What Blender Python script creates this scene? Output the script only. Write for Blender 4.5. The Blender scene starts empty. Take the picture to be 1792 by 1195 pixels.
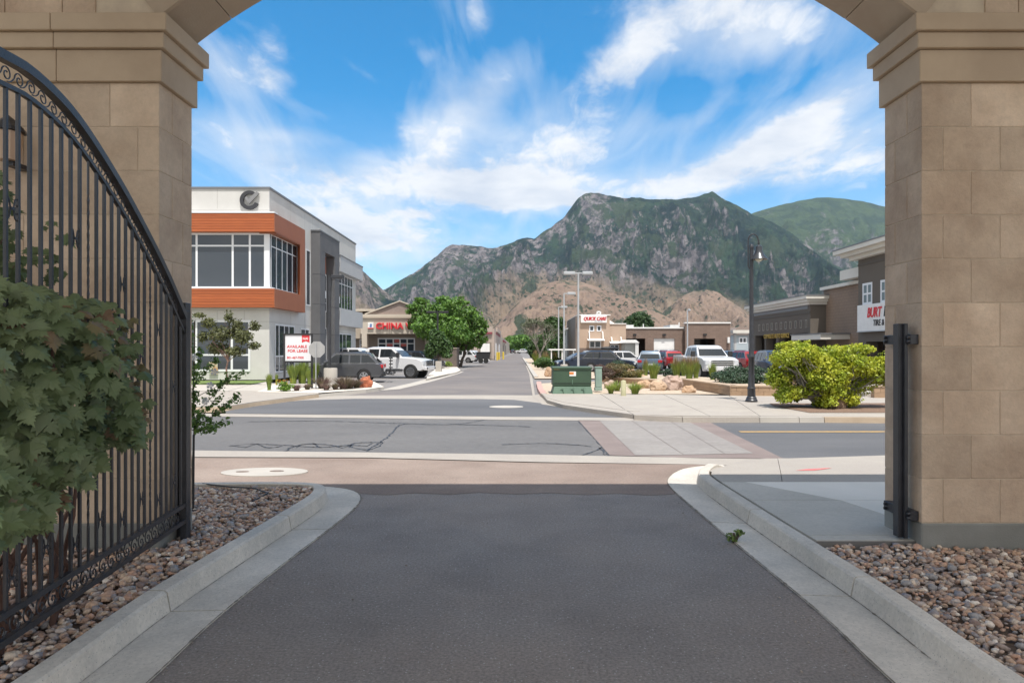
import bpy, math, random
import numpy as np
from mathutils import Vector, Matrix
R = math.radians
rnd = random.Random(7)
rs = np.random.RandomState(11)
sc = bpy.context.scene
col = sc.collection
F, HC, VX, VY = 1195.0, 1.9, 905.0, 611.0      # focal length in photo pixels, eye height, vanishing point

# ---------------------------------------------------------------- camera
cam = bpy.data.cameras.new('camera'); co = bpy.data.objects.new('camera', cam); col.objects.link(co)
co.location = (0, 0, HC); co.rotation_euler = (R(90), 0, 0)
cam.sensor_width = 36; cam.lens = 36 * F / 1792
cam.shift_x = -(VX - 896) / 1792; cam.shift_y = (VY - 597.5) / 1792
cam.clip_start = 0.05; cam.clip_end = 30000
sc.camera = co
# ---------------------------------------------------------------- light
SUN_EL, SUN_AZ = 69.0, 165.0
world = bpy.data.worlds.new('World'); sc.world = world; world.use_nodes = True
sun = bpy.data.lights.new('sun', 'SUN'); sun.energy = 2.0; sun.angle = R(0.53); sun.color = (1, .96, .9)
so = bpy.data.objects.new('sun', sun); col.objects.link(so)
sd = Vector((math.sin(R(SUN_AZ)) * math.cos(R(SUN_EL)), math.cos(R(SUN_AZ)) * math.cos(R(SUN_EL)), math.sin(R(SUN_EL))))
so.rotation_euler = sd.to_track_quat('Z', 'Y').to_euler()
sc.view_settings.view_transform = 'Standard'; sc.view_settings.look = 'None'
sc.view_settings.gamma = 1; sc.view_settings.use_curve_mapping = False
sc.view_settings.exposure = 1.5
sc.cycles.use_denoising = True
sc.cycles.max_bounces = 8; sc.cycles.diffuse_bounces = 4; sc.cycles.transparent_max_bounces = 8
sc.cycles.volume_bounces = 0

def build_sky():
    nt = world.node_tree; N = nt.nodes; L = nt.links; N.clear()
    out = N.new('ShaderNodeOutputWorld'); bg = N.new('ShaderNodeBackground')
    bg.inputs['Strength'].default_value = 0.15
    L.new(bg.outputs[0], out.inputs[0])
    sky = N.new('ShaderNodeTexSky'); sky.sky_type = 'NISHITA'; sky.sun_disc = False
    sky.sun_elevation = R(SUN_EL); sky.sun_rotation = R(SUN_AZ); sky.altitude = 1400
    sky.air_density = 1.0; sky.dust_density = 0.6; sky.ozone_density = 3.0
    hs = N.new('ShaderNodeHueSaturation'); hs.inputs['Hue'].default_value = .487; hs.inputs['Saturation'].default_value = 1.45; hs.inputs['Value'].default_value = .50
    L.new(sky.outputs[0], hs.inputs['Color'])
    tc = N.new('ShaderNodeTexCoord'); sp = N.new('ShaderNodeSeparateXYZ'); L.new(tc.outputs['Generated'], sp.inputs[0])
    def M(op, a, b=None, c=None):
        n = N.new('ShaderNodeMath'); n.operation = op
        for i, v in enumerate((a, b, c)):
            if v is None: continue
            if isinstance(v, (int, float)): n.inputs[i].default_value = v
            else: L.new(v, n.inputs[i])
        return n.outputs[0]
    az = M('ARCTAN2', sp.outputs[0], sp.outputs[1]); el = M('ARCSINE', sp.outputs[2])
    cb = N.new('ShaderNodeCombineXYZ'); L.new(az, cb.inputs[0]); L.new(el, cb.inputs[1])
    # cloud banks by compass direction and height: (photo x, photo y, half-width, half-height, tilt deg, amount)
    banks = [(475, 85, 40, 60, -10, .25), (500, 150, 50, 26, 0, .22), (545, 60, 22, 14, 0, .2), (640, 130, 60, 14, 28, .3), (560, 200, 80, 12, 15, .2), (715, 75, 26, 18, 0, .26), (745, 98, 18, 12, 0, .24), (420, 130, 60, 42, 25, .40), (395, 235, 110, 40, 8, .42), (520, 240, 80, 14, 0, .24), (480, 90, 50, 55, 10, .16),
             (600, 330, 230, 55, 6, .34), (740, 245, 85, 50, -10, .52), (860, 150, 110, 38, -40, .40), (830, 20, 30, 40, -10, .32),
             (950, 265, 190, 75, -18, .50), (760, 320, 230, 36, 2, .40), (1250, 30, 190, 62, 6, .58), (1090, 105, 95, 45, -20, .52),
             (1330, 265, 240, 52, -14, .46), (1430, 190, 180, 40, -24, .46), (1180, 330, 260, 34, 0, .34), (930, 355, 110, 22, 0, .40),
             (690, 430, 170, 45, 0, .40), (1420, 60, 110, 55, 0, .30), (1230, 200, 60, 24, -20, .20), (640, 170, 70, 12, 25, .14),
             (1500, 280, 120, 50, -5, .3), (720, 375, 34, 10, 0, .3), (560, 400, 160, 60, 0, .38), (1180, 165, 60, 40, 0, -.2),
             (640, 90, 200, 90, 0, -.18), (980, 60, 90, 60, 0, -.16), (1190, 175, 60, 30, 0, -.3), (620, 215, 90, 30, 20, -.2)]
    tot = None
    for (px, py, hw, hh, tilt, amt) in banks:
        a0 = math.atan((px - VX) / F); e0 = math.atan((VY - py) / math.hypot(F, px - VX))
        mp = N.new('ShaderNodeMapping'); mp.vector_type = 'TEXTURE'
        mp.inputs['Location'].default_value = (a0, e0, 0); mp.inputs['Rotation'].default_value = (0, 0, R(-tilt))
        mp.inputs['Scale'].default_value = (hw * 1.55 / F * math.cos(a0), hh * 1.55 / F * math.cos(a0), 1)
        L.new(cb.outputs[0], mp.inputs[0])
        vm = N.new('ShaderNodeVectorMath'); vm.operation = 'LENGTH'; L.new(mp.outputs[0], vm.inputs[0])
        mr = N.new('ShaderNodeMapRange'); mr.interpolation_type = 'SMOOTHSTEP'
        mr.inputs[1].default_value = 1.0; mr.inputs[2].default_value = 0.0; mr.inputs[3].default_value = 0; mr.inputs[4].default_value = amt
        L.new(vm.outputs['Value'], mr.inputs[0])
        tot = mr.outputs[0] if tot is None else M('ADD', tot, mr.outputs[0])
    away = N.new('ShaderNodeMapRange'); away.interpolation_type = 'SMOOTHSTEP'; away.inputs[1].default_value = .55; away.inputs[2].default_value = -.2; away.inputs[4].default_value = .95  # thicker cloud behind and overhead, out of view, added to brighten the shade
    L.new(sp.outputs[1], away.inputs[0]); tot = M('ADD', tot, away.outputs[0])
    # cloud texture laid on a sky plane, so clouds shrink towards the horizon
    zz = M('ADD', M('MAXIMUM', sp.outputs[2], 0), 0.16)
    qx = M('DIVIDE', sp.outputs[0], zz); qy = M('DIVIDE', sp.outputs[1], zz)
    q = N.new('ShaderNodeCombineXYZ'); L.new(qx, q.inputs[0]); L.new(qy, q.inputs[1])
    def noise(scale, detail, rough, loc, sx=1, rot=0, dist=0.0):
        mp = N.new('ShaderNodeMapping'); mp.inputs['Location'].default_value = loc
        mp.inputs['Rotation'].default_value = (0, 0, R(rot)); mp.inputs['Scale'].default_value = (sx, 1, 1)
        L.new(q.outputs[0], mp.inputs[0])
        n = N.new('ShaderNodeTexNoise'); n.inputs['Scale'].default_value = scale; n.inputs['Detail'].default_value = detail
        n.inputs['Roughness'].default_value = rough; n.inputs['Distortion'].default_value = dist
        L.new(mp.outputs[0], n.inputs['Vector']); return n.outputs['Fac']
    n1 = noise(1.7, 11, .60, (3.1, 1.7, 0), dist=.25)
    n2 = noise(1.1, 7, .6, (8.1, 4.7, 0), 3.2, 35, .6)
    n3 = noise(6.0, 9, .68, (1.1, 2.7, 0), 1.8, 30, .4)
    base = M('ADD', M('MULTIPLY', n1, .80), M('MULTIPLY', n3, .70))
    dens = M('ADD', base, tot)
    mr = N.new('ShaderNodeMapRange'); mr.interpolation_type = 'SMOOTHERSTEP'
    mr.inputs[1].default_value = .86; mr.inputs[2].default_value = 1.50; L.new(dens, mr.inputs[0])
    veil = N.new('ShaderNodeMapRange'); veil.inputs[1].default_value = .50; veil.inputs[2].default_value = .90; veil.inputs[4].default_value = .62
    L.new(M('ADD', n2, M('MULTIPLY', tot, .50)), veil.inputs[0])
    low = N.new('ShaderNodeMapRange'); low.inputs[1].default_value = .0; low.inputs[2].default_value = .35; low.inputs[3].default_value = .34; low.inputs[4].default_value = 0
    L.new(el, low.inputs[0])
    fac = M('MINIMUM', M('ADD', M('MAXIMUM', mr.outputs[0], veil.outputs[0]), low.outputs[0]), .93)
    # cloud shade: thick parts a little greyer
    cr = N.new('ShaderNodeValToRGB'); e = cr.color_ramp.elements
    e[0].position = .45; e[0].color = (2.7, 2.66, 2.6, 1); e[1].position = .66; e[1].color = (1.95, 2.04, 2.2, 1)
    L.new(noise(2.4, 7, .6, (5.3, 9.7, 0)), cr.inputs[0])
    mx = N.new('ShaderNodeMix'); mx.data_type = 'RGBA'
    L.new(fac, mx.inputs['Factor']); L.new(hs.outputs[0], mx.inputs['A']); L.new(cr.outputs[0], mx.inputs['B'])
    L.new(mx.outputs['Result'], bg.inputs['Color'])
build_sky()

# ---------------------------------------------------------------- helpers
def G(px, py, z=0.0):
    Y = F * (HC - z) / (py - VY); return Vector(((px - VX) / F * Y, Y, z))
def P(px, py, Y): return Vector(((px - VX) / F * Y, Y, HC - (py - VY) / F * Y))
def X_(px, Y): return (px - VX) / F * Y
def Z_(py, Y): return HC - (py - VY) / F * Y

_org = {}
def org(o):
    while o is not None:
        if o.name in _org: return _org[o.name]
        o = o.parent
    return Vector((0, 0, 0))
def tag(o, label=None, cat=None, group=None, kind=None):
    if label: o['label'] = label
    if cat: o['category'] = cat
    if group: o['group'] = group
    if kind: o['kind'] = kind
    return o
def thing(name, loc, label=None, cat=None, group=None, kind=None):
    o = bpy.data.objects.new(name, None); col.objects.link(o); o.location = loc; o.empty_display_size = .2
    _org[o.name] = Vector(loc); return tag(o, label, cat, group, kind)
def link(name, me, parent=None, loc=(0, 0, 0)):
    o = bpy.data.objects.new(name, me); col.objects.link(o); o.location = loc
    if parent is not None: o.parent = parent
    return o
def copy_tree(o, parent=None):
    c = o.copy(); col.objects.link(c); c.parent = parent
    for ch in list(o.children): copy_tree(ch, c)
    return c

def npmesh(name, V, faces_flat, starts, mat, parent=None, smooth=False, world=True):
    me = bpy.data.meshes.new(name)
    V = np.asarray(V, dtype=np.float64).reshape(-1, 3)
    if world and parent is not None: V = V - np.array(org(parent))
    me.vertices.add(len(V)); me.vertices.foreach_set('co', V.astype(np.float32).ravel())
    ff = np.asarray(faces_flat, dtype=np.int32); st = np.asarray(starts, dtype=np.int32)
    me.loops.add(len(ff)); me.loops.foreach_set('vertex_index', ff)
    me.polygons.add(len(st)); me.polygons.foreach_set('loop_start', st)
    me.update(calc_edges=True); me.validate()
    if smooth: me.polygons.foreach_set('use_smooth', np.ones(len(me.polygons), dtype=bool))
    me.materials.append(mat)
    return link(name, me, parent)

class MB:
    def __init__(s): s.v = []; s.f = []
    def add(s, vs, fs):
        n = len(s.v); s.v += [tuple(v) for v in vs]; s.f += [tuple(i + n for i in f) for f in fs]; return s
    def box(s, x0, x1, y0, y1, z0, z1, rz=0, piv=None):
        if x0 > x1: x0, x1 = x1, x0
        if y0 > y1: y0, y1 = y1, y0
        if z0 > z1: z0, z1 = z1, z0
        vs = [(x0, y0, z0), (x1, y0, z0), (x1, y1, z0), (x0, y1, z0), (x0, y0, z1), (x1, y0, z1), (x1, y1, z1), (x0, y1, z1)]
        if rz:
            cx, cy = piv or ((x0 + x1) / 2, (y0 + y1) / 2); c, q = math.cos(rz), math.sin(rz)
            vs = [(cx + (x - cx) * c - (y - cy) * q, cy + (x - cx) * q + (y - cy) * c, z) for x, y, z in vs]
        return s.add(vs, [(0, 3, 2, 1), (4, 5, 6, 7), (0, 1, 5, 4), (1, 2, 6, 5), (2, 3, 7, 6), (3, 0, 4, 7)])
    def cbox(s, x0, x1, y0, y1, z0, z1, c=.004):      # box with chamfered edges
        vs = []; 
        for sx in (0, 1):
            for sy in (0, 1):
                for sz in (0, 1):
                    X = (x0, x1)[sx]; Y = (y0, y1)[sy]; Z = (z0, z1)[sz]
                    dx = c * (1, -1)[sx]; dy = c * (1, -1)[sy]; dz = c * (1, -1)[sz]
                    vs += [(X, Y + dy, Z + dz), (X + dx, Y, Z + dz), (X + dx, Y + dy, Z)]
        i = lambda a, b, d, k: (a * 4 + b * 2 + d) * 3 + k
        f = []
        for a in (0, 1):
            q = [i(a, 0, 0, 0), i(a, 1, 0, 0), i(a, 1, 1, 0), i(a, 0, 1, 0)]; f.append(q if a else q[::-1])
            q = [i(0, a, 0, 1), i(1, a, 0, 1), i(1, a, 1, 1), i(0, a, 1, 1)]; f.append(q[::-1] if a else q)
            q = [i(0, 0, a, 2), i(1, 0, a, 2), i(1, 1, a, 2), i(0, 1, a, 2)]; f.append(q if a else q[::-1])
        for a in (0, 1):
            for b in (0, 1):
                for (e0, e1, k0, k1) in (((a, b, 0), (a, b, 1), 0, 1), ((a, 0, b), (a, 1, b), 0, 2), ((0, a, b), (1, a, b), 1, 2)):
                    f.append([i(*e0, k0), i(*e1, k0), i(*e1, k1), i(*e0, k1)])
        for a in (0, 1):
            for b in (0, 1):
                for d in (0, 1): f.append([i(a, b, d, 0), i(a, b, d, 1), i(a, b, d, 2)])
        return s.add(vs, f)
    def tube(s, pts, r, n=8, cap=True):
        pts = [Vector(p) for p in pts]; rr = r if isinstance(r, (list, tuple)) else [r] * len(pts)
        vs = []; fs = []; up = Vector((0, 0, 1)); prev = None
        for i, p in enumerate(pts):
            d = (pts[min(i + 1, len(pts) - 1)] - pts[max(i - 1, 0)])
            if d.length < 1e-9: d = Vector((0, 0, 1))
            d.normalize()
            if prev is None:
                a = d.cross(Vector((0, 1, 0)) if abs(d.y) < .9 else Vector((1, 0, 0)))
            else:
                a = prev - d * prev.dot(d)
            a.normalize(); prev = a; b = d.cross(a)
            for k in range(n):
                t = 2 * math.pi * k / n + math.pi / n
                vs.append(p + (a * math.cos(t) + b * math.sin(t)) * rr[i])
        for i in range(len(pts) - 1):
            for k in range(n):
                k2 = (k + 1) % n; fs.append((i * n + k, i * n + k2, (i + 1) * n + k2, (i + 1) * n + k))
        if cap:
            fs.append(tuple(range(n))[::-1]); fs.append(tuple((len(pts) - 1) * n + k for k in range(n)))
        return s.add(vs, fs)
    def lathe(s, prof, c=(0, 0, 0), n=16, axis='z'):
        vs = []; fs = []
        for (r, h) in prof:
            for k in range(n):
                t = 2 * math.pi * k / n
                if axis == 'z': vs.append((c[0] + r * math.cos(t), c[1] + r * math.sin(t), c[2] + h))
                elif axis == 'y': vs.append((c[0] + r * math.cos(t), c[1] + h, c[2] + r * math.sin(t)))
                else: vs.append((c[0] + h, c[1] + r * math.cos(t), c[2] + r * math.sin(t)))
        for i in range(len(prof) - 1):
            for k in range(n):
                k2 = (k + 1) % n; fs.append((i * n + k, i * n + k2, (i + 1) * n + k2, (i + 1) * n + k))
        if prof[0][0] > 1e-6: fs.append(tuple(range(n))[::-1])
        if prof[-1][0] > 1e-6: fs.append(tuple((len(prof) - 1) * n + k for k in range(n)))
        return s.add(vs, fs)
    def prism(s, poly, a, b, axis='z'):     # poly of 2D points extruded between a and b
        n = len(poly)
        def p3(p, h):
            return (p[0], p[1], h) if axis == 'z' else ((p[0], h, p[1]) if axis == 'y' else (h, p[0], p[1]))
        vs = [p3(p, a) for p in poly] + [p3(p, b) for p in poly]
        fs = [tuple(range(n))[::-1], tuple(range(n, 2 * n))] + [(i, (i + 1) % n, n + (i + 1) % n, n + i) for i in range(n)]
        return s.add(vs, fs)
    def slab(s, pts, th):                   # top points with their own z, extruded down
        n = len(pts); vs = [tuple(p) for p in pts] + [(p[0], p[1], p[2] - th) for p in pts]
        return s.add(vs, [tuple(range(n)), tuple(range(n, 2 * n))[::-1]] + [(i, n + i, n + (i + 1) % n, (i + 1) % n) for i in range(n)])
    def blob(s, c, r, seed=0, n=2, amp=.25, flat=1.0):     # irregular stone
        import bmesh
        from mathutils import noise
        bm = bmesh.new(); bmesh.ops.create_icosphere(bm, subdivisions=n, radius=1)
        vs = []
        for v in bm.verts:
            d = v.co.normalized(); k = 1 + amp * noise.noise(d * 1.6 + Vector((seed * 3.7, seed, 0))) + amp * .5 * noise.noise(d * 4 + Vector((seed, 0, 5)))
            # facet the stone a little
            q = Vector((round(d.x * 2.2) / 2.2, round(d.y * 2.2) / 2.2, round(d.z * 2.2) / 2.2)) * .35 + d * .65
            vs.append((c[0] + q.x * r[0] * k, c[1] + q.y * r[1] * k, max(c[2] + q.z * r[2] * k, c[2] - r[2] * flat)))
        fs = [tuple(v.index for v in f.verts) for f in bm.faces]; bm.free()
        return s.add(vs, fs)
    def build(s, name, mat, parent=None, smooth=False, world=True, fixn=True):
        me = bpy.data.meshes.new(name); o0 = org(parent) if (parent is not None and world) else Vector((0, 0, 0))
        me.from_pydata([(v[0] - o0[0], v[1] - o0[1], v[2] - o0[2]) for v in s.v], [], s.f)
        if fixn:
            import bmesh
            bm = bmesh.new(); bm.from_mesh(me); bmesh.ops.recalc_face_normals(bm, faces=bm.faces[:]); bm.to_mesh(me); bm.free()
        me.update()
        if smooth:
            me.polygons.foreach_set('use_smooth', [True] * len(me.polygons))
            if smooth != 'all':
                try: me.set_sharp_from_angle(angle=R(35))
                except Exception: pass
        me.materials.append(mat)
        return link(name, me, parent)

# ---------------------------------------------------------------- materials
_m = {}
def mat(name, c1, c2=None, scale=3.0, rough=.7, metal=0.0, bump=0.0, bscale=None, detail=6, spec=.5, coord='pos', stretch=(1, 1, 1),
        speck=None, objvar=0.0, islvar=0.0, c3=None, lo=.35, hi=.65, trans=0.0, coat=0.0, emit=None, big=None, fine=None):
    if name in _m: return _m[name]
    m = bpy.data.materials.new(name); m.use_nodes = True; nt = m.node_tree; N = nt.nodes; L = nt.links
    b = N['Principled BSDF']; out = N['Material Output']
    b.inputs['Roughness'].default_value = rough; b.inputs['Metallic'].default_value = metal
    b.inputs['Specular IOR Level'].default_value = spec
    if coat: b.inputs['Coat Weight'].default_value = coat; b.inputs['Coat Roughness'].default_value = .05
    tc = N.new('ShaderNodeTexCoord')
    if coord == 'pos':
        g = N.new('ShaderNodeNewGeometry'); src = g.outputs['Position']
    elif coord == 'obj': src = tc.outputs['Object']
    else: src = tc.outputs['Generated']
    mp = N.new('ShaderNodeMapping'); mp.inputs['Scale'].default_value = stretch; L.new(src, mp.inputs[0])
    def noise(sc_, det=6, rg=.6, off=0):
        n = N.new('ShaderNodeTexNoise'); n.inputs['Scale'].default_value = sc_; n.inputs['Detail'].default_value = det; n.inputs['Roughness'].default_value = rg
        L.new(mp.outputs[0], n.inputs['Vector']); return n.outputs['Fac']
    def mixc(f, a, bb, typ='MIX'):
        mx = N.new('ShaderNodeMix'); mx.data_type = 'RGBA'; mx.blend_type = typ
        for k, v in (('Factor', f), ('A', a), ('B', bb)):
            s_ = mx.inputs[k]
            if isinstance(v, (int, float)): s_.default_value = v
            elif isinstance(v, tuple): s_.default_value = (*v[:3], 1)
            else: L.new(v, s_)
        return mx.outputs['Result']
    def ramp(f, a, bb, lo_, hi_):
        mr = N.new('ShaderNodeMapRange'); mr.inputs[1].default_value = lo_; mr.inputs[2].default_value = hi_; mr.inputs[3].default_value = a; mr.inputs[4].default_value = bb
        L.new(f, mr.inputs[0]); return mr.outputs[0]
    c = tuple(c1)
    if c2 is not None: c = mixc(ramp(noise(scale, detail), 0, 1, lo, hi), tuple(c1), tuple(c2))
    if c3 is not None: c = mixc(ramp(noise(scale * .23, 4), 0, 1, .45, .7), c, tuple(c3))
    if big: c = mixc(ramp(noise(big[0], 5), 0, big[2], .42, .68), c, tuple(big[1]))
    if fine:
        cf = ramp(noise(fine[0], 3, .7), 1 - fine[1], 1 + fine[1], .32, .68); c4 = N.new('ShaderNodeCombineColor'); [L.new(cf, c4.inputs[i]) for i in range(3)]; c = mixc(1.0, c, c4.outputs[0], 'MULTIPLY')
    if speck:       # (scale, colour, amount)
        v = N.new('ShaderNodeTexVoronoi'); v.inputs['Scale'].default_value = speck[0]; L.new(mp.outputs[0], v.inputs['Vector'])
        wn = N.new('ShaderNodeSeparateColor'); L.new(v.outputs['Color'], wn.inputs[0])
        f = ramp(wn.outputs[0], 0, 1, 1 - speck[2], 1 - speck[2] + .02); f2 = ramp(v.outputs['Distance'], 1, 0, .25, .5)
        mm = N.new('ShaderNodeMath'); mm.operation = 'MULTIPLY'; L.new(f, mm.inputs[0]); L.new(f2, mm.inputs[1])
        c = mixc(mm.outputs[0], c, tuple(speck[1]))
    if objvar or islvar:
        if objvar: oi = N.new('ShaderNodeObjectInfo'); rv = oi.outputs['Random']; am = objvar
        else: gi = N.new('ShaderNodeNewGeometry'); rv = gi.outputs['Random Per Island']; am = islvar
        v = ramp(rv, 1 - am, 1 + am, 0, 1)
        cc = N.new('ShaderNodeCombineColor')
        for i in range(3): L.new(v, cc.inputs[i])
        c = mixc(1.0, c, cc.outputs[0], 'MULTIPLY')
    if isinstance(c, tuple): b.inputs['Base Color'].default_value = (*c[:3], 1)
    else: L.new(c, b.inputs['Base Color'])
    if bump:
        bp = N.new('ShaderNodeBump'); bp.inputs['Strength'].default_value = min(1, bump); bp.inputs['Distance'].default_value = .02 if bump <= 1 else .02 * bump
        L.new(noise(bscale or scale * 4, 8, .65), bp.inputs['Height']); L.new(bp.outputs[0], b.inputs['Normal'])
    if trans:
        tr = N.new('ShaderNodeBsdfTranslucent'); ms = N.new('ShaderNodeMixShader'); ms.inputs[0].default_value = trans
        if isinstance(c, tuple): tr.inputs[0].default_value = (*c[:3], 1)
        else: L.new(c, tr.inputs[0])
        L.new(b.outputs[0], ms.inputs[1]); L.new(tr.outputs[0], ms.inputs[2]); L.new(ms.outputs[0], out.inputs[0])
    if emit: b.inputs['Emission Color'].default_value = (*emit[0], 1); b.inputs['Emission Strength'].default_value = emit[1]
    _m[name] = m; return m

def brick_mat(name, c1, c2, mortar, bw, bh, swap=None, msize=.012):
    m = bpy.data.materials.new(name); m.use_nodes = True; nt = m.node_tree; N = nt.nodes; L = nt.links; b = N['Principled BSDF']
    b.inputs['Roughness'].default_value = .85
    g = N.new('ShaderNodeNewGeometry'); sp = N.new('ShaderNodeSeparateXYZ'); L.new(g.outputs['Position'], sp.inputs[0])
    ad = N.new('ShaderNodeMath'); ad.operation = 'ADD'; L.new(sp.outputs[0], ad.inputs[0]); L.new(sp.outputs[1], ad.inputs[1])
    cb = N.new('ShaderNodeCombineXYZ'); L.new(ad.outputs[0], cb.inputs[0]); L.new(sp.outputs[2], cb.inputs[1])
    t = N.new('ShaderNodeTexBrick'); t.inputs['Scale'].default_value = 1; t.inputs['Brick Width'].default_value = bw; t.inputs['Row Height'].default_value = bh
    t.inputs['Mortar Size'].default_value = msize; t.inputs['Color1'].default_value = (*c1, 1); t.inputs['Color2'].default_value = (*c2, 1); t.inputs['Mortar'].default_value = (*mortar, 1)
    L.new(cb.outputs[0], t.inputs['Vector'])
    n = N.new('ShaderNodeTexNoise'); n.inputs['Scale'].default_value = .6; L.new(g.outputs['Position'], n.inputs['Vector'])
    mr = N.new('ShaderNodeMapRange'); mr.inputs[3].default_value = .82; mr.inputs[4].default_value = 1.15; L.new(n.outputs['Fac'], mr.inputs[0])
    mx = N.new('ShaderNodeMix'); mx.data_type = 'RGBA'; mx.blend_type = 'MULTIPLY'; mx.inputs['Factor'].default_value = 1
    cc = N.new('ShaderNodeCombineColor')
    for i in range(3): L.new(mr.outputs[0], cc.inputs[i])
    L.new(t.outputs['Color'], mx.inputs['A']); L.new(cc.outputs[0], mx.inputs['B']); L.new(mx.outputs['Result'], b.inputs['Base Color'])
    bp = N.new('ShaderNodeBump'); bp.inputs['Strength'].default_value = .5; bp.inputs['Distance'].default_value = .01; bp.invert = True
    L.new(t.outputs['Fac'], bp.inputs['Height']); L.new(bp.outputs[0], b.inputs['Normal'])
    return m

def glass_mat(name, c=(.02, .026, .032), rough=.03, spec=.9):
    m = mat(name, c, rough=rough, spec=spec, coord='obj'); m.node_tree.nodes['Principled BSDF'].inputs['IOR'].default_value = 1.42
    return m

BLOCK = mat('cast_stone', (.61, .475, .355), (.50, .375, .27), 2.0, .85, bump=.5, bscale=35, fine=(16, .09), objvar=.13, detail=8, big=(.9, (.33, .225, .155), .65))
MOULD = mat('moulding_stone', (.49, .375, .265), (.40, .30, .21), 1.1, .8, bump=.15, bscale=50)
MORTAR = mat('mortar', (.58, .48, .36), (.48, .39, .3), 6, .95)
CONC = mat('concrete', (.37, .335, .29), (.325, .29, .255), 1.3, .88, bump=.2, bscale=90, fine=(35, .08), c3=(.33, .295, .26), speck=(130, (.33, .29, .25), .10))
CONC2 = mat('kerb_concrete', (.68, .615, .53), (.60, .54, .465), 1.6, .88, bump=.4, bscale=60, fine=(30, .10), big=(.9, (.40, .375, .335), .8), objvar=.06, speck=(110, (.3, .28, .25), .08))
CONCL = mat('pale_concrete', (.44, .405, .36), (.39, .36, .32), 1.2, .88, bump=.15, bscale=90)
CONCB = mat('pier_base_concrete', (.28, .28, .26), (.22, .22, .20), 1.5, .8, bump=.25, bscale=60, big=(.8, (.15, .14, .12), .6))
ASPH = mat('asphalt', (.31, .27, .243), (.25, .216, .195), 1.2, .85, bump=1, bscale=70, fine=(48, .30), speck=(75, (.55, .52, .5), .05), big=(.45, (.36, .295, .25), .7))
ASPH_RED = mat('reddish_asphalt', (.24, .178, .145), (.20, .148, .12), 1.2, .9, bump=.5, bscale=80, fine=(30, .14), speck=(80, (.24, .2, .17), .2), big=(.35, (.33, .26, .215), .8))
ASPH_ST = mat('street_asphalt', (.130, .125, .123), (.108, .104, .104), .8, .85, bump=.4, bscale=110, fine=(14, .16), big=(.25, (.155, .148, .143), .8), stretch=(.35, 1, 1))
ASPH_NEW = mat('dark_asphalt', (.108, .107, .112), (.09, .09, .094), .7, .8, bump=.4, bscale=110, big=(.25, (.15, .148, .15), .7), stretch=(.35, 1, 1))
ASPH_LOT = mat('lot_asphalt', (.20, .187, .183), (.165, .156, .155), .5, .88, bump=.3, bscale=80, big=(.15, (.24, .22, .205), .8))
PAV_RED = mat('red_paving', (.225, .18, .165), (.19, .15, .138), 1.2, .9, bump=.4, bscale=120)
SEAL = mat('crack_sealant', (.055, .055, .06), rough=.5)
JOINT = mat('joint_dirt', (.09, .08, .07), rough=.95)
STONE_W = mat('white_gravel', (.66, .61, .54), (.52, .47, .41), 60, .9, bump=1, bscale=60)
TANGRAVEL = mat('tan_gravel', (.50, .40, .30), (.38, .29, .21), 30, .95, bump=1, bscale=45, c3=(.55, .47, .38))
EARTH = mat('valley_ground', (.20, .17, .11), (.12, .13, .07), .02, .95, c3=(.26, .22, .16))
LAWN = mat('lawn', (.11, .19, .035), (.17, .21, .07), 4, .95, bump=1, bscale=80)
MULCH = mat('bark_mulch', (.24, .155, .11), (.14, .09, .065), 20, .95, bump=1, bscale=50)
BLACK = mat('black_metal', (.018, .019, .024), (.03, .031, .038), 6, .38, .0, bump=.15, bscale=60, spec=.6, coord='obj')
BLACKP = mat('black_plastic', (.022, .022, .024), rough=.55, coord='obj')
RUBBER = mat('tyre_rubber', (.018, .018, .018), rough=.85, coord='obj')
CHROME = mat('chrome', (.62, .63, .65), rough=.18, metal=1.0, coord='obj')
ALLOY = mat('alloy', (.45, .46, .48), rough=.3, metal=.9, coord='obj')
GREYPOLE = mat('grey_pole', (.44, .46, .48), (.38, .4, .42), 2, .45, coord='obj')
WHITE = mat('white_paint', (.78, .77, .75), (.72, .71, .69), 2, .6, coord='pos')
WHITEF = mat('white_frame', (.72, .73, .75), rough=.45)
GLASS = glass_mat('dark_glass')
GLASSB = glass_mat('office_glass', (.045, .055, .068))
RED = mat('red_letters', (.62, .03, .04), rough=.45)
BLK = mat('black_letters', (.03, .03, .035), rough=.5)
PLATE = mat('number_plate', (.6, .6, .62), rough=.5)
HEADL = mat('headlight_glass', (.55, .57, .6), rough=.12, spec=.8)
TAILL = mat('tail_light', (.42, .015, .02), rough=.2, spec=.7)
# ================================================================ GROUND
def struct(o): o['kind'] = 'structure'; return o
def sheet(name, pts, m, z=None, parent=None, kind=True):
    mb = MB(); mb.add([(p[0], p[1], p[2] if z is None else z) for p in pts], [tuple(range(len(pts)))])
    o = mb.build(name, m, parent, fixn=False)
    # make sure it faces up
    if o.data.polygons[0].normal.z < 0: o.data.flip_normals()
    if parent is None and kind: o['kind'] = 'structure'
    return o
def gp(l, z=0.0): return [G(x, y, z) for x, y in l]

sheet('ground', [(-9000, -40, -.12), (9000, -40, -.12), (9000, 9500, -.12), (-9000, 9500, -.12)], EARTH)
sheet('parking_lot', [(-60, 25, 0), (40, 25, 0), (60, 380, 0), (-60, 380, 0)], ASPH_LOT, -.008)
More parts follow.
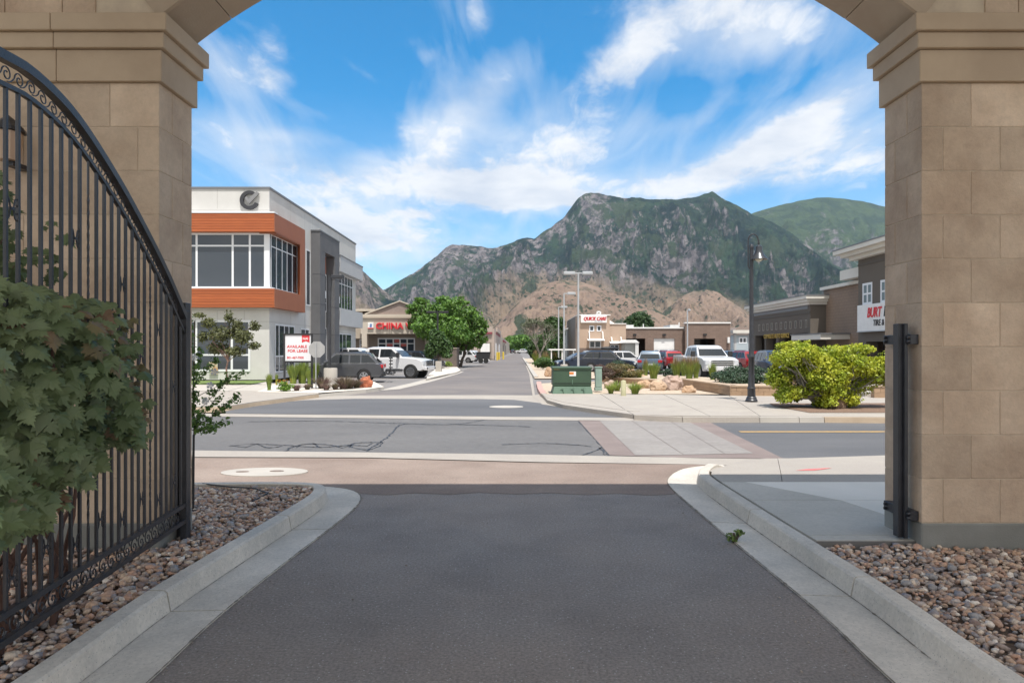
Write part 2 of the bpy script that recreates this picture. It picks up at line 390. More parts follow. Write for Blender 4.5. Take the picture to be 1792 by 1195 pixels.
# near driveway asphalt under the gatehouse
LA = [(-2.10, -2), (-2.10, -.5), (-2.10, 1.0), (-2.10, 2.0), (-2.10, 3.0), (-2.10, 3.9), (-2.118, 4.83), (-2.07, 5.84), (-1.99, 7.02), (-1.945, 7.8), (-1.94, 8.25), (-1.985, 8.65), (-2.10, 8.98), (-2.30, 9.23), (-2.65, 9.40), (-3.2, 9.46), (-4.4, 9.42), (-8.0, 9.30)]
RA = [(2.10, -2), (2.10, -.5), (2.11, 1.0), (2.12, 2.0), (2.14, 3.89), (2.175, 4.9), (2.15, 6.0), (2.12, 7.2), (2.10, 8.5), (2.10, 9.25), (2.16, 9.8), (2.37, 10.37), (2.65, 10.81), (3.03, 11.07), (3.6, 11.25)]
def catmull(pts, step=.12):
    P_ = [Vector(p).to_2d() if len(p) > 2 else Vector(p) for p in pts]; out = []
    for i in range(len(P_) - 1):
        p0 = P_[max(i - 1, 0)]; p1 = P_[i]; p2 = P_[i + 1]; p3 = P_[min(i + 2, len(P_) - 1)]
        n = max(1, int((p2 - p1).length / step))
        for k in range(n):
            t = k / n; out.append(.5 * ((2 * p1) + (p2 - p0) * t + (2 * p0 - 5 * p1 + 4 * p2 - p3) * t * t + (3 * p1 - p0 - 3 * p2 + p3) * t ** 3))
    out.append(P_[-1]); return out
LAc, RAc = catmull(LA), catmull(RA)
sheet('driveway', [(p.x, p.y, 0) for p in LAc] + [(-8, 9.6, 0), (8, 9.6, 0), (3.6, 11.25, 0)] + [(p.x, p.y, 0) for p in reversed(RAc[:-1])], ASPH, 0)
sheet('driveway_apron', [(p.x - .05, p.y + .02, 0) for p in LAc if p.y > 9.0 and p.x < -2.1][::-1] + [(-2.02, 8.98, 0), (-1.7, 8.9, 0), (-1.35, 9.02, 0), (-.9, 8.93, 0), (-.5, 9.05, 0), (0, 8.95, 0), (.45, 9.03, 0), (.9, 8.9, 0), (1.3, 9.0, 0), (1.7, 8.88, 0), (2.06, 8.95, 0)] +
      [(p.x, p.y, 0) for p in RAc if p.y > 9.0][:-1] + [(3.6, 11.3, 0), *[tuple(v) for v in gp([(1217, 813), (945, 810), (640, 802), (333, 801), (-200, 798)])]], ASPH_RED, .004)
sheet('unseen_ground', [(-9, -12, 0), (9, -12, 0), (9, 2.25, 0), (-9, 2.25, 0)], mat('unseen_ground_tone', (.14, .13, .12), (.11, .10, .095), 1, .9), .022)  # unseen ground behind the camera, added to control bounced light
# street
sheet('near_street_gutter', gp([(-400, 797), (333, 800), (640, 801), (945, 809), (1217, 813), (1262, 815), (1440, 806), (1560, 803), (2400, 800), (2400, 790), (1560, 797), (1362, 803), (1217, 801.5), (945, 796), (640, 792), (333, 788.5), (-400, 783)]), CONC, .008)
sheet('street', gp([(-900, 715), (335, 727), (900, 735), (1560, 737), (2800, 739), (2800, 800), (1560, 798), (1362, 804), (1217, 802), (945, 797), (640, 793), (333, 789.5), (-900, 784)]), ASPH_ST, 0)
sheet('street_east', gp([(1238, 739), (1560, 738), (2800, 739), (2800, 799), (1560, 798), (1362, 804)]), ASPH_NEW, .004)
cw = sheet('paved_crossing', gp([(1012, 735.5), (1240, 738), (1373, 804), (1217, 802), (1067, 797)]), PAV_RED, .008)
for q, mm in (([(1049, 736.6), (1105, 737), (1196, 797), (1112, 797.5)], CONC), ([(1106, 737), (1172, 737.6), (1268, 795), (1197, 796.6)], CONC), ([(1173, 737.6), (1204, 738), (1318, 794), (1269, 795)], CONC)):
    sheet('paving_slab', gp([(x, y) for x, y in q]), mat('crossing_slab', (.27, .25, .232), (.235, .215, .2), 1.1, .9, bump=.2, bscale=80, big=(.6, (.20, .18, .17), .7), fine=(12, .12), stretch=(.5, 1, 1)), .013, cw)
sheet('traffic_line', gp([(1292, 754.8), (1560, 754.6), (2800, 755), (2800, 757.6), (1560, 757.2), (1297, 757.4)]), mat('yellow_line', (.40, .25, .09), (.25, .19, .12), 9, .8), .012)
sheet('far_gutter_strip', gp([(-900, 709), (335, 723.5), (900, 729.5), (1108, 731), (1195, 731), (1560, 737), (1560, 739.5), (1195, 739), (1010, 736), (900, 735), (335, 728.5), (-900, 716)]), CONC, .008)
sheet('street_patch', gp([(395, 716), (445, 709), (532, 700.6), (620, 698), (844, 698.5), (900, 700), (948, 706), (1025, 717), (1104, 727.5), (1104, 731.2), (900, 729.4), (640, 726.6), (395, 723.8)]), ASPH_NEW, .012)
sheet('side_gutter_strip', gp([(430, 712), (532, 701), (620, 698.4), (844, 698.8), (948, 706.5), (935, 692), (844, 691.5), (677, 692), (560, 693), (430, 708)]), CONC, .008)
sheet('side_road', gp([(600, 693.5), (844, 692), (934, 692.5), (929, 660), (922, 640), (914, 624), (909, 617), (904.5, 616.6), (893, 621.5), (800, 651), (700, 676), (668, 682)]), mat('side_road_asphalt', (.165, .148, .142), (.135, .122, .12), .6, .9, bump=.3, bscale=80, big=(.2, (.20, .175, .16), .8)), .004)
sheet('lot_gutter', gp([(655, 684.5), (700, 681), (755, 668), (800, 655), (812, 650.5), (794, 650), (762, 659), (718, 671), (668, 682), (640, 684)]), CONCL, .012)
# crack sealant lines on the street
cs = MB()
for line in ([(715, 741), (700, 744), (690, 754), (672, 770), (655, 780), (643, 790)], [(400, 781), (440, 777), (500, 779), (560, 783), (610, 779), (640, 781), (650, 776)], [(405, 779.5), (430, 783), (450, 777), (470, 784), (495, 780)],
             [(500, 790), (512, 782), (540, 777), (580, 779), (600, 784), (618, 778)], [(612, 783), (620, 776), (650, 774), (668, 774), (660, 783), (640, 787), (625, 785), (612, 781)], [(435, 738), (560, 737), (700, 741), (790, 743), (830, 738), (845, 735)],
             [(520, 783), (528, 778), (550, 776), (560, 783)], [(1012, 736), (1025, 750), (1040, 766), (1056, 785), (1066, 798)], [(790, 742.5), (880, 745), (925, 747)], [(1020, 796), (1035, 791), (1045, 787), (1050, 784), (1058, 796)], [(880, 778), (960, 776), (1035, 781)]):
    sm = catmull([(p.x, p.y) for p in gp(line)], .16); cq = random.Random(len(sm)); pts = [Vector((p.x + cq.uniform(-.025, .025), p.y + cq.uniform(-.025, .025), .0065)) for p in sm]
    for a, b in zip(pts, pts[1:]):
        d = (b - a).normalized(); nn = Vector((-d.y, d.x, 0)) * cq.uniform(.008, .026)
        if abs(d.x) > .8: nn = nn * 1.6
        a2 = a - d * .02; b2 = b + d * .02; cs.add([a2 + nn, a2 - nn, b2 - nn, b2 + nn], [(0, 1, 2, 3)])
o = cs.build('crack_seal', SEAL, fixn=False); o['kind'] = 'stuff'
for p_ in o.data.polygons:
    pass
# pale manhole surrounds
def manhole(c, r, rl, label, sq=.8):
    root = thing('manhole', (c[0], c[1], 0), label, 'manhole')
    m = MB(); m.lathe([(r, -.03), (r, .018), (r - .02, .0205), (0, .021)], (c[0], c[1], 0), 32); m.build('collar', CONCL, root); root.scale = (1, sq, 1)
    for (dx, dy, q) in rl:
        m = MB(); m.lathe([(q, .021), (q, .026), (q * .86, .027), (q * .84, .0245), (0, .0245)], (c[0] + dx, c[1] + dy, 0), 20); m.build('cover', mat('iron_cover', (.23, .17, .14), (.15, .12, .1), 9, .7), root)
manhole(G(886, 712.3), .56, [], 'pale round concrete manhole patch on the dark far asphalt')
manhole(G(463, 827), .66, [(-.33, -.05, .10), (.18, .05, .11)], 'pale oval concrete collar with two small covers beside the left pebble bed', .55)

# kerbs
def offs(path, d):
    out = []
    for i, p in enumerate(path):
        t = (path[min(i + 1, len(path) - 1)] - path[max(i - 1, 0)]).normalized(); out.append(p + Vector((-t.y, t.x)) * d)
    return out
def kerb(path, side, cuts, parent, mt, height=lambda s: 1.0, name='kerb_stone', prof=None):
    # profile: offset away from the road, z
    prof = prof or [(0, -.1), (0, .012), (.02, .014), (.385, .0), (.40, .004), (.425, .135), (.445, .150), (.56, .152), (.572, .142), (.575, -.1)]
    L_ = [0]
    for a, b in zip(path, path[1:]): L_.append(L_[-1] + (b - a).length)
    segs = []; cur = []; ci = 0
    for p, s in zip(path, L_):
        while ci < len(cuts) and s > cuts[ci]:
            if cur: segs.append(cur)
            cur = []; ci += 1
        cur.append((p, s))
    segs.append(cur)
    cols = {round(o_, 4): offs(path, o_ * side) for o_, _ in prof}
    idx = {tuple(p): i for i, p in enumerate(path)}
    for k, sg in enumerate(segs):
        ids = [idx[tuple(p)] for p, _ in sg]
        if k < len(segs) - 1: ids.append(ids[-1] + 1)
        vs = []; fs = []; n = len(prof)
        for j, i in enumerate(ids):
            for (o_, z) in prof:
                q = cols[round(o_, 4)][i]; h = height(L_[i]); zz = z if z <= .03 else .012 + (z - .012) * h
                if j == len(ids) - 1 and k < len(segs) - 1:      # leave an open joint
                    q = q + (cols[round(o_, 4)][i - 1] - q).normalized() * .016
                vs.append((q.x, q.y, zz))
        for j in range(len(ids) - 1):
            for a in range(n):
                b = (a + 1) % n; fs.append((j * n + a, j * n + b, (j + 1) * n + b, (j + 1) * n + a))
        fs.append(tuple(range(n))); fs.append(tuple((len(ids) - 1) * n + a for a in range(n))[::-1])
        MB().add(vs, fs).build(name, mt, parent, smooth=True)
lk = thing('left_kerb', (-2.5, 4, 0), kind='structure'); rk = thing('right_kerb', (2.5, 4, 0), kind='structure')
kerb(LAc, 1, [6.84, 9.05], lk, CONC2)
kerb(RAc[:-2], -1, [7.17, 9.46], rk, CONC2, height=lambda s: max(.05, min(1, 1 - max(0, s - 12.9) / 1.0)))
# grit line where the gutter meets the asphalt
def kerb_inner(path, side, d): return [p for p in offs(path, d * side)]
LK, RK = kerb_inner(LAc, 1, .59), kerb_inner(RAc, -1, .59)

# dirt gathered along the gutter lips, grit on the asphalt
def dirt_line(path, side, off, w0, w1, z, seed):
    q = random.Random(seed); a = offs(path, off * side); vs = []; fs = []
    for i, p in enumerate(a):
        t = (a[min(i + 1, len(a) - 1)] - a[max(i - 1, 0)]).normalized(); nn = Vector((-t.y, t.x)) * side; w = q.uniform(w0, w1) * (1 if q.random() > .15 else 2.0)
        vs += [(p.x - nn.x * w, p.y - nn.y * w, z), (p.x + nn.x * w * .5, p.y + nn.y * w * .5, z)]
    for i in range(len(a) - 1): fs.append((i * 2, i * 2 + 1, i * 2 + 3, i * 2 + 2))
    o = MB().add(vs, fs).build('gutter_dirt', mat('gutter_dirt', (.14, .115, .09), (.24, .21, .17), 25, .95), fixn=False); o['kind'] = 'stuff'
    if o.data.polygons[0].normal.z < 0: o.data.flip_normals()
def resamp(path, y0_, y1_, n):
    pts = [p for p in path if y0_ <= p.y <= y1_]; out = []
    for a, b in zip(pts, pts[1:]):
        for k in range(n): out.append(a.lerp(b, k / n))
    return out + [pts[-1]]
dirt_line(resamp(LAc[:-60] if len(LAc) > 200 else LAc, 2.5, 9.35, 3), 1, -.002, .001, .009, .0165, 1)
dirt_line(resamp(RAc, 2.5, 10.9, 3), -1, -.002, .001, .010, .0165, 2)
dirt_line(resamp(RAc, 4.2, 9.0, 3), -1, .388, .001, .008, .0035, 3)
dirt_line(resamp(LAc, 2.5, 8.2, 3), 1, .388, .001, .004, .0035, 4)
gv, gf = [], []
q = random.Random(5)
for k in range(900):
    y = q.uniform(3.0, 11.5); sd_ = q.choice((-1, 1)); x = sd_ * (2.1 - abs(q.gauss(0, .16))) if q.random() < .55 else q.uniform(-1.9, 2.0)
    if y > 9: x = q.uniform(-1.8, 1.9)
    r_ = q.uniform(.002, .007) * (1 if q.random() > .08 else 1.8); b = len(gv)
    for a in range(4): gv.append((x + r_ * math.cos(a * 1.57 + k), y + r_ * 1.3 * math.sin(a * 1.57 + k), .006))
    gv.append((x, y, .006 + r_)); gf += [(b, b + 1, b + 4), (b + 1, b + 2, b + 4), (b + 2, b + 3, b + 4), (b + 3, b, b + 4)]
o = MB().add(gv, gf).build('grit', mat('grit', (.42, .36, .3), (.16, .13, .11), 40, .9, islvar=.4)); o['kind'] = 'stuff'

# pavement beyond the right kerb: cast panels
SW = .150
pav = thing('pavement', (4.5, 8.5, 0), kind='structure')
def panel(pts, m, th=.1): 
    return MB().slab(pts, th).build('pavement_panel', m, pav)
def kx(y):          # kerb back x at depth y
    best = min(RK, key=lambda p: abs(p.y - y) + (0 if p.y < 9.9 else 9)); return best.x + .012
def band(y0, y1, x1, m, xa=None, diag=None):
    n = 6; ys = [y0 + (y1 - y0) * i / n for i in range(n + 1)]
    pts = [(kx(y), y, SW) for y in ys] if xa is None else [(xa[0], y0, SW), (xa[1], y1, SW)]
    pts = pts[::-1] + [(x1[0], y0, SW), (x1[1], y1, SW)] if isinstance(x1, tuple) else pts[::-1] + [(x1, y0, SW), (x1, y1, SW)]
    return panel(pts, m)
CW1 = mat('pavement_concrete', (.56, .515, .45), (.49, .455, .395), 1.0, .9, bump=.15, bscale=90, objvar=.05, fine=(30, .08), big=(.5, (.44, .405, .35), .6))
CW2 = mat('pavement_pale_tone', (.70, .65, .58), (.63, .59, .52), 1.0, .9, bump=.15, bscale=90, objvar=.03)  # paler tone for the panels right of the diagonal
y0 = 6.26; y1 = 6.43; y2 = 7.92; y3 = 9.02; g = .008
band(y0, y1, 7.2, CW1)
band(y1 + g, y2, (4.05, 3.75), CW1)
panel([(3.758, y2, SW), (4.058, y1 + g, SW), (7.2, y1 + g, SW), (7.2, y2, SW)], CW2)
band(y2 + g, y3, (3.742, 3.0), CW1)
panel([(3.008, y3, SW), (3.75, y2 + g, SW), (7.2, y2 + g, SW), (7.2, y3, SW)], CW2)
# sloping corner panels
rkx = [p for p in RK if p.y > y3 + .01 and p.y < 10.9]
za = lambda y: SW - max(0, (y - 9.6)) / 2.2 * .13
cornerp = [(p.x + .012, p.y, za(p.y)) for p in rkx]
seam = lambda y: 3.5 + (y - 9.03) * .36
def slope_panel(rows):
    vs = []; fs = []
    for (xa_, xb_, y) in rows: vs += [(xa_, y, za(y)), (xb_, y, za(y)), (xb_, y, za(y) - .2), (xa_, y, za(y) - .2)]
    for i in range(len(rows) - 1):
        for k in range(4): fs.append((i * 4 + k, i * 4 + (k + 1) % 4, i * 4 + 4 + (k + 1) % 4, i * 4 + 4 + k))
    fs += [(0, 1, 2, 3), tuple(len(vs) - 4 + k for k in range(4))[::-1]]
    return MB().add(vs, fs).build('pavement_panel', CONC, pav)
rows = [(kx(y3), seam(y3 + g), y3 + g)]
for y in (9.2, 9.4, 9.6, 9.8, 10.0, 10.2): rows.append((kx(y), seam(y), y))
rows += [(2.93, seam(10.35), 10.35), (3.15, seam(10.5), 10.5), (3.35, seam(10.8), 10.8), (3.62, seam(11.2), 11.2), (3.95, seam(11.6), 11.6), (4.3, seam(11.75), 11.75)]
slope_panel(rows)
slope_panel([(seam(y) + g, 9, y) for y in (y3 + g, 9.6, 10.6, 11.2, 11.78)])
struct(sheet('kerb_paint', [(4.05, 9.95, 0), (4.3, 10.15, 0), (4.75, 10.3, 0), (4.62, 10.18, 0), (4.35, 9.98, 0)], mat('red_kerb_paint', (.62, .13, .13), (.5, .2, .18), 14, .8), .15))
bpy.data.objects['kerb_paint'].location = (0, 0, 0)
for v in bpy.data.objects['kerb_paint'].data.vertices: v.co.z = za(v.co.y) + .005
MB().box(2.74, 7.2, 6.238, 6.252, .02, .145).build('bed_edging', mat('edging', (.16, .15, .14)), pav)

# far side of the street: pavements
def zset(l, z): return gp(l, z)
FZ = .13
fp = thing('far_pavement', G(1200, 720, 0), kind='structure')
def fpanel(l, m=CONC, z=FZ): return MB().slab(gp(l, z), .16).build('pavement_panel', m, fp)
fpanel([(948, 689), (958, 700), (985, 708), (1040, 716), (1108, 725), (1104, 723), (1050, 689)])
fpanel([(1051, 689), (1105, 723), (1110, 725.2), (1200, 727.5), (1242, 727.7), (1160, 690)])
fpanel([(1161, 690), (1243, 727.7), (1330, 728), (1275, 692)])
fpanel([(1276, 692), (1331, 728), (1700, 730), (2600, 732), (2600, 692), (1700, 692)])
# far kerb in separate lengths
fk = thing('far_kerb', G(1300, 738, 0), kind='structure')
def fkerb(l, m, w=6): 
    a = gp(l, FZ + .012)
    top = a; vs = []; fs = []
    for p in a: vs += [(p.x, p.y, p.z), (p.x, p.y - .02, -.02), (p.x, p.y + .16, p.z)]
    for i in range(len(a) - 1):
        b = i * 3; fs += [(b, b + 3, b + 4, b + 1), (b, b + 2, b + 5, b + 3)]
    fs += [(0, 1, 2), (len(vs) - 3, len(vs) - 1, len(vs) - 2)]
    MB().add(vs, fs).build('kerb_stone', m, fk)
fkerb([(1110, 726), (1150, 728), (1194, 730)], CONC); fkerb([(1195, 730), (1218, 730), (1262, 730), (1329, 730)], CONC)
fkerb([(1330, 730), (1352, 730), (1398, 730)], CONCL); fkerb([(1399, 730), (1442, 730)], CONCL); fkerb([(1443, 730), (1560, 731), (1800, 732), (2600, 735)], mat('tan_kerb', (.42, .33, .24), (.36, .28, .2), 2, .9))
# side road kerbs (right)
def strip3(name, l, w, z0, z1, m, parent):
    a = gp(l, 0); vs = []; fs = []
    for p in a: vs += [(p.x, p.y, z0), (p.x, p.y, z1), (p.x + w, p.y, z1), (p.x + w, p.y, z0)]
    for i in range(len(a) - 1):
        b = i * 4; fs += [(b + k, b + k + 1, b + 5 + k, b + 4 + k) for k in range(3)]
    fs += [(0, 3, 2, 1), (len(vs) - 4, len(vs) - 3, len(vs) - 2, len(vs) - 1)]
    return MB().add(vs, fs).build(name, m, parent)
REDK = mat('red_painted_kerb', (.50, .26, .23), (.42, .33, .28), 8, .8)
sheet('road_gutter', gp([(936, 692), (944, 690), (955, 701), (985, 710), (1040, 719), (1108, 729), (1108, 731), (1025, 719), (948, 708), (932, 693), (926, 655), (920, 640), (924, 640), (931, 655)]), CONC, .016)
strip3('kerb_stone', [(1108, 728), (1040, 718.5), (985, 710.5), (958, 703), (946, 694)], .2, -.02, FZ + .01, CONC, fk)
strip3('kerb_stone', [(946, 694), (941, 685), (939, 676), (939, 672)], .25, -.02, FZ + .01, REDK, fk)
strip3('kerb_stone', [(934, 662), (928, 652), (922, 640), (914, 627)], .3, -.02, FZ + .01, CONCL, fk)
sheet('gravel_verge', gp([(946, 690), (940, 672), (1000, 668), (1600, 668), (2200, 670), (2200, 693), (1100, 690)], .1), TANGRAVEL, .118)
sheet('island_verge', gp([(936, 664), (929, 652), (923, 641), (916, 628), (1010, 628), (1060, 664)]), TANGRAVEL, .06)
struct(sheet('shrub_bed', [(G(1355, 716).x, 19.0, 0), (G(1600, 716).x + 3, 19.0, 0), (15, 22.5, 0), (5.2 + 3, 22.2, 0), (G(1375, 712).x - .9, 21.2, 0)], MULCH, FZ + .012))
# left far side
lp = thing('left_far_pavement', G(450, 700, 0), kind='structure')
def lpanel(l, m=CONC, z=.12): return MB().slab(gp(l, z), .14).build('pavement_panel', m, lp)
lpanel([(-600, 700), (335, 712), (400, 710), (445, 703), (500, 696), (558, 688.5), (552, 686), (455, 684), (335, 685), (-600, 684)])
lpanel([(400, 684), (455, 684), (480, 672), (470, 667), (440, 673)], CONCL)
lpanel([(-600, 683.8), (399, 683.8), (439, 673), (335, 673), (-600, 672)], CONCL)
kb = thing('left_far_kerb', G(500, 700, 0), kind='structure')
def lkerb(l, m):
    a = gp(l, .13); vs = []; fs = []
    for p in a: vs += [(p.x, p.y, p.z), (p.x + .02, p.y - .04, -.02), (p.x, p.y + .18, p.z)]
    for i in range(len(a) - 1):
        b = i * 3; fs += [(b, b + 3, b + 4, b + 1), (b, b + 2, b + 5, b + 3)]
    MB().add(vs, fs).build('kerb_stone', m, kb)
lkerb([(-600, 702), (335, 714), (400, 711.5), (445, 704.5), (500, 697.5), (558, 690)], mat('tan_kerb', (.42, .33, .24)))
lkerb([(558, 690), (600, 686), (640, 682.5), (662, 679.5), (672, 677)], CONCL)
lkerb([(745, 663), (770, 657), (800, 651), (806, 648)], CONCL)
sheet('white_gravel_bed', gp([(447, 686), (555, 688), (640, 682), (672, 677), (655, 668), (600, 672), (480, 672), (455, 684)], .12), STONE_W, .128)
sheet('lawn', gp([(-600, 672), (335, 673), (440, 673), (470, 667), (430, 655), (335, 652), (-600, 652)], .12), LAWN, .145)
sheet('small_gravel_bed', gp([(746, 663), (800, 651), (806, 648), (800, 642), (770, 640), (750, 655)], .12), STONE_W, .128)

# ================================================================ GATEHOUSE
AX = .21; HW = 3.44; YN, YF = 6.16, 6.78; ZT = 4.3
CH = (ZT - .334) / 10
gh_r = thing('stone_pier', (AX + HW + 1.4, YN, 0), 'tan cast stone pier with black steel gate post, right of the driveway', 'pier')
gh_l = thing('stone_pier', (AX - HW - 1.4, YN, 0), 'tan cast stone pier behind the black iron gate', 'pier')
_bc = {}
def block(parent, x0, x1, y0, y1, z0, z1, name='block', m=BLOCK, c=.004):
    k = (round(x1 - x0, 3), round(y1 - y0, 3), round(z1 - z0, 3), m.name, c)
    if k not in _bc:
        mb = MB(); mb.cbox(-k[0] / 2, k[0] / 2, -k[1] / 2, k[1] / 2, -k[2] / 2, k[2] / 2, c)
        o = mb.build(name, m, None); _bc[k] = o.data; o.parent = parent
    else: o = link(name, _bc[k], parent)
    og = org(parent); o.location = ((x0 + x1) / 2 - og.x, (y0 + y1) / 2 - og.y, (z0 + z1) / 2 - og.z); return o
def pier(root, sgn, xin, xout):
    # sgn +1: extends to +x from the reveal plane xin
    def bx(a, b): return (xin + sgn * a, xin + sgn * b) if sgn > 0 else (xin + sgn * b, xin + sgn * a)
    W = abs(xout - xin)
    a, b = bx(.006, W); MB().box(a, b, YN + .006, YF - .006, .3, ZT + .5).build('core', MORTAR, root)
    a, b = bx(-.006, W + .01); MB().cbox(a, b, YN - .012, YF + .006, -.05, .330, .012).build('footing', CONCB, root)
    g = .0035
    for i in range(10):
        z0 = .334 + i * CH + g; z1 = .334 + (i + 1) * CH - g
        fw, rw = ((.19, .437) if i % 2 == 0 else (.443, .234))
        a, b = bx(0, fw - g); block(root, a, b, YN, YN + rw - g, z0, z1)
        a, b = bx(0, .22); block(root, a, b, YN + rw + g, YF, z0, z1)
        x = fw
        while x < W - .02:
            x2 = min(x + .515, W); a, b = bx(x + g, x2 - g if x2 < W else W); block(root, a, b, YN, YN + .1, z0, z1); x = x2
        a, b = bx(.23, W); block(root, a, b, YF - .1, YF, z0, z1)
    z = ZT
    for (pr, h) in ((.04, .285), (.08, .14), (.12, .155)):
        # moulding lengths with butt joints
        mb = MB(); a, b = bx(-pr, .9)
        mb.cbox(a, b, YN - pr, YF + pr, z, z + h - .002, .006)
        mb.build('moulding', MOULD, root)
        x = .9
        while x < W:
            x2 = min(x + 1.1, W + .01); a, b = bx(x + .004, x2); block(root, a, b, YN - pr, YF + pr, z, z + h - .002, 'moulding', MOULD, .006); x = x2
        z += h
pier(gh_r, 1, AX + HW, 6.0)
pier(gh_l, -1, AX - HW, -5.6)
# arch wall
ZS = ZT + .58
arch = thing('arch_wall', (AX, YN, ZS), 'stone archway wall spanning the driveway between the two piers', 'archway')
RR = 5.5; CZ = ZS - math.sqrt(RR ** 2 - HW ** 2); TH = math.asin(HW / RR)
ZTOP = 7.05
vs = []; fs = []; n = 40
for i in range(n + 1):
    t = -TH + 2 * TH * i / n; x = AX + (RR + .06) * math.sin(t); z = CZ + (RR + .06) * math.cos(t)
    for y in (YN + .012, YF - .012): vs += [(x, y, z), (x, y, ZTOP)]
for i in range(n):
    b = i * 4; fs += [(b, b + 4, b + 5, b + 1), (b + 2, b + 3, b + 7, b + 6), (b, b + 2, b + 6, b + 4), (b + 1, b + 5, b + 7, b + 3)]
MB().add(vs, fs).build('arch_core', MORTAR, arch)
for (a, b) in ((-5.6, AX - HW - .03), (AX + HW + .03, 6.0)): MB().box(a, b, YN + .012, YF - .012, ZS, ZTOP).build('arch_core', MORTAR, arch)
nv = 15
for i in range(nv):
    t0 = -TH + 2 * TH * i / nv + .0006; t1 = -TH + 2 * TH * (i + 1) / nv - .0006; vs = []; k = 4
    for j in range(k + 1):
        t = t0 + (t1 - t0) * j / k
        for (r_, y) in ((RR, YN + .01), (RR + .012, YN - .012), (RR + .36, YN - .012), (RR + .36, YF + .012), (RR + .012, YF + .012), (RR, YF - .01)):
            zz = CZ + r_ * math.cos(t); vs.append((AX + r_ * math.sin(t), y, max(zz, ZS + .002)))
    fs = []
    for j in range(k):
        for a in range(6): fs.append((j * 6 + a, j * 6 + (a + 1) % 6, (j + 1) * 6 + (a + 1) % 6, (j + 1) * 6 + a))
    fs += [tuple(range(6))[::-1], tuple(k * 6 + a for a in range(6))]
    MB().add(vs, fs).build('voussoir', mat('arch_stone', (.43, .345, .26), (.37, .28, .205), 1.4, .85, bump=.2, bscale=50, objvar=.08), arch)
for sgn, xo in ((1, 6.0), (-1, 5.6)):
    for row in range(5):
        z0 = ZS + .004 + row * CH; z1 = z0 + CH - .008
        r_ = RR + .37; zc = z1
        tt = math.sqrt(max(0, r_ ** 2 - (z0 - CZ) ** 2)) if r_ > z0 - CZ else 0
        x = max(tt, HW - 3.3 if row > 2 else 0) + .01
        first = True
        end = xo - AX * sgn if sgn > 0 else xo + AX
        while x < end - .05:
            x2 = min(x + (.515 if not first else .3 + .26 * (row % 2)), end); first = False
            a, b = (AX + sgn * x + (.0035 if sgn > 0 else -.0035), AX + sgn * x2)
            if a > b: a, b = b, a
            block(arch, a, b, YN, YN + .1, z0, z1); x = x2 + (0.0035)
# roof of the gatehouse, unseen, cut to shade the foreground yet let light in
PLAST = mat('soffit_plaster', (.70, .66, .58), rough=.9)
MB().box(-5.75, 6.15, .85, YF + .12, ZTOP + .002, ZTOP + .30).build('gatehouse_roof', PLAST)['kind'] = 'structure'

# steel gate post on the right pier's reveal
post = thing('gate_post', (3.52, 6.35, 0), 'black steel gate post bolted to the inner face of the right pier', 'gate post')
mb = MB(); mb.cbox(3.505, 3.572, 6.28, 6.37, .17, 2.135, .004); mb.build('post', BLACK, post)
mb = MB(); mb.cbox(3.545, 3.575, 6.245, 6.279, .17, 2.135, .002); mb.build('stop_plate', BLACK, post)
for z, in ((1.99,), (.385,)):
    br = MB().cbox(3.573, 3.646, 6.20, 6.66, z - .045, z + .045, .004).build('bracket', BLACK, post)
    for y in (6.225, 6.62):
        for dz in (-.02, .02):
            MB().lathe([(.0, -.034), (.014, -.03), (.014, -.006), (0, -.004)], (3.58 , y - .01, z + dz), 8, 'x').build('bolt', BLACK, br)
            
# ================================================================ IRON GATE
gx = lambda Y: -3.125 - .113 * (Y - 6.44)
TOPP = [(2.9, 3.33), (3.3, 3.46), (3.72, 3.505), (4.03, 3.515), (4.475, 3.42), (5.02, 3.165), (5.51, 2.87), (5.967, 2.555), (6.40, 2.20)]
def ztop(Y):
    for (a, za_), (b, zb) in zip(TOPP, TOPP[1:]):
        if a <= Y <= b:
            t = (Y - a) / (b - a); return za_ + (zb - za_) * t
    return TOPP[0][1] if Y < TOPP[0][0] else TOPP[-1][1]
TC = catmull([(y, z) for y, z in TOPP], .08)
gate = thing('iron_gate', (gx(6.4), 6.4, .2), 'black wrought iron driveway gate with arched top, swung open on the left', 'gate')
tp = [Vector((gx(p.x), p.x, p.y)) for p in TC]
def rail_sweep(name, pts, hw, hh):      # rectangular rail along a path that lies in the gate plane
    mb = MB(); vs = []; fs = []; nx = Vector((1, .113, 0)).normalized()
    for i, p in enumerate(pts):
        d = (pts[min(i + 1, len(pts) - 1)] - pts[max(i - 1, 0)]).normalized(); nz = d.cross(nx).normalized()
        for a, b in ((-hw, -hh), (hw, -hh), (hw, hh), (-hw, hh)): vs.append(p + nx * a + nz * b)
    for i in range(len(pts) - 1):
        for k in range(4): fs.append((i * 4 + k, i * 4 + (k + 1) % 4, i * 4 + 4 + (k + 1) % 4, i * 4 + 4 + k))
    fs += [(0, 1, 2, 3), tuple(len(vs) - 4 + k for k in range(4))[::-1]]
    return mb.add(vs, fs).build(name, BLACK, gate)
rail_sweep('top_rail', tp, .028, .027)
rail_sweep('top_rail', [p + Vector((0, 0, -.155)) for p in tp], .014, .013)
for z0, z1 in ((.275, .312), (.425, .462)):
    rail_sweep('bottom_rail', [Vector((gx(2.9), 2.9, (z0 + z1) / 2)), Vector((gx(6.4), 6.4, (z0 + z1) / 2))], .02, (z1 - z0) / 2)
MB().cbox(gx(6.42) - .03, gx(6.42) + .03, 6.385, 6.445, .12, 2.26, .003).build('hinge_stile', BLACK, gate)
ps = MB(); ps.cbox(-3.222, -3.135, 6.46, 6.56, -.02, 2.34, .004); ps.box(-3.225, -3.10, 6.45, 6.6, -.02, .09)
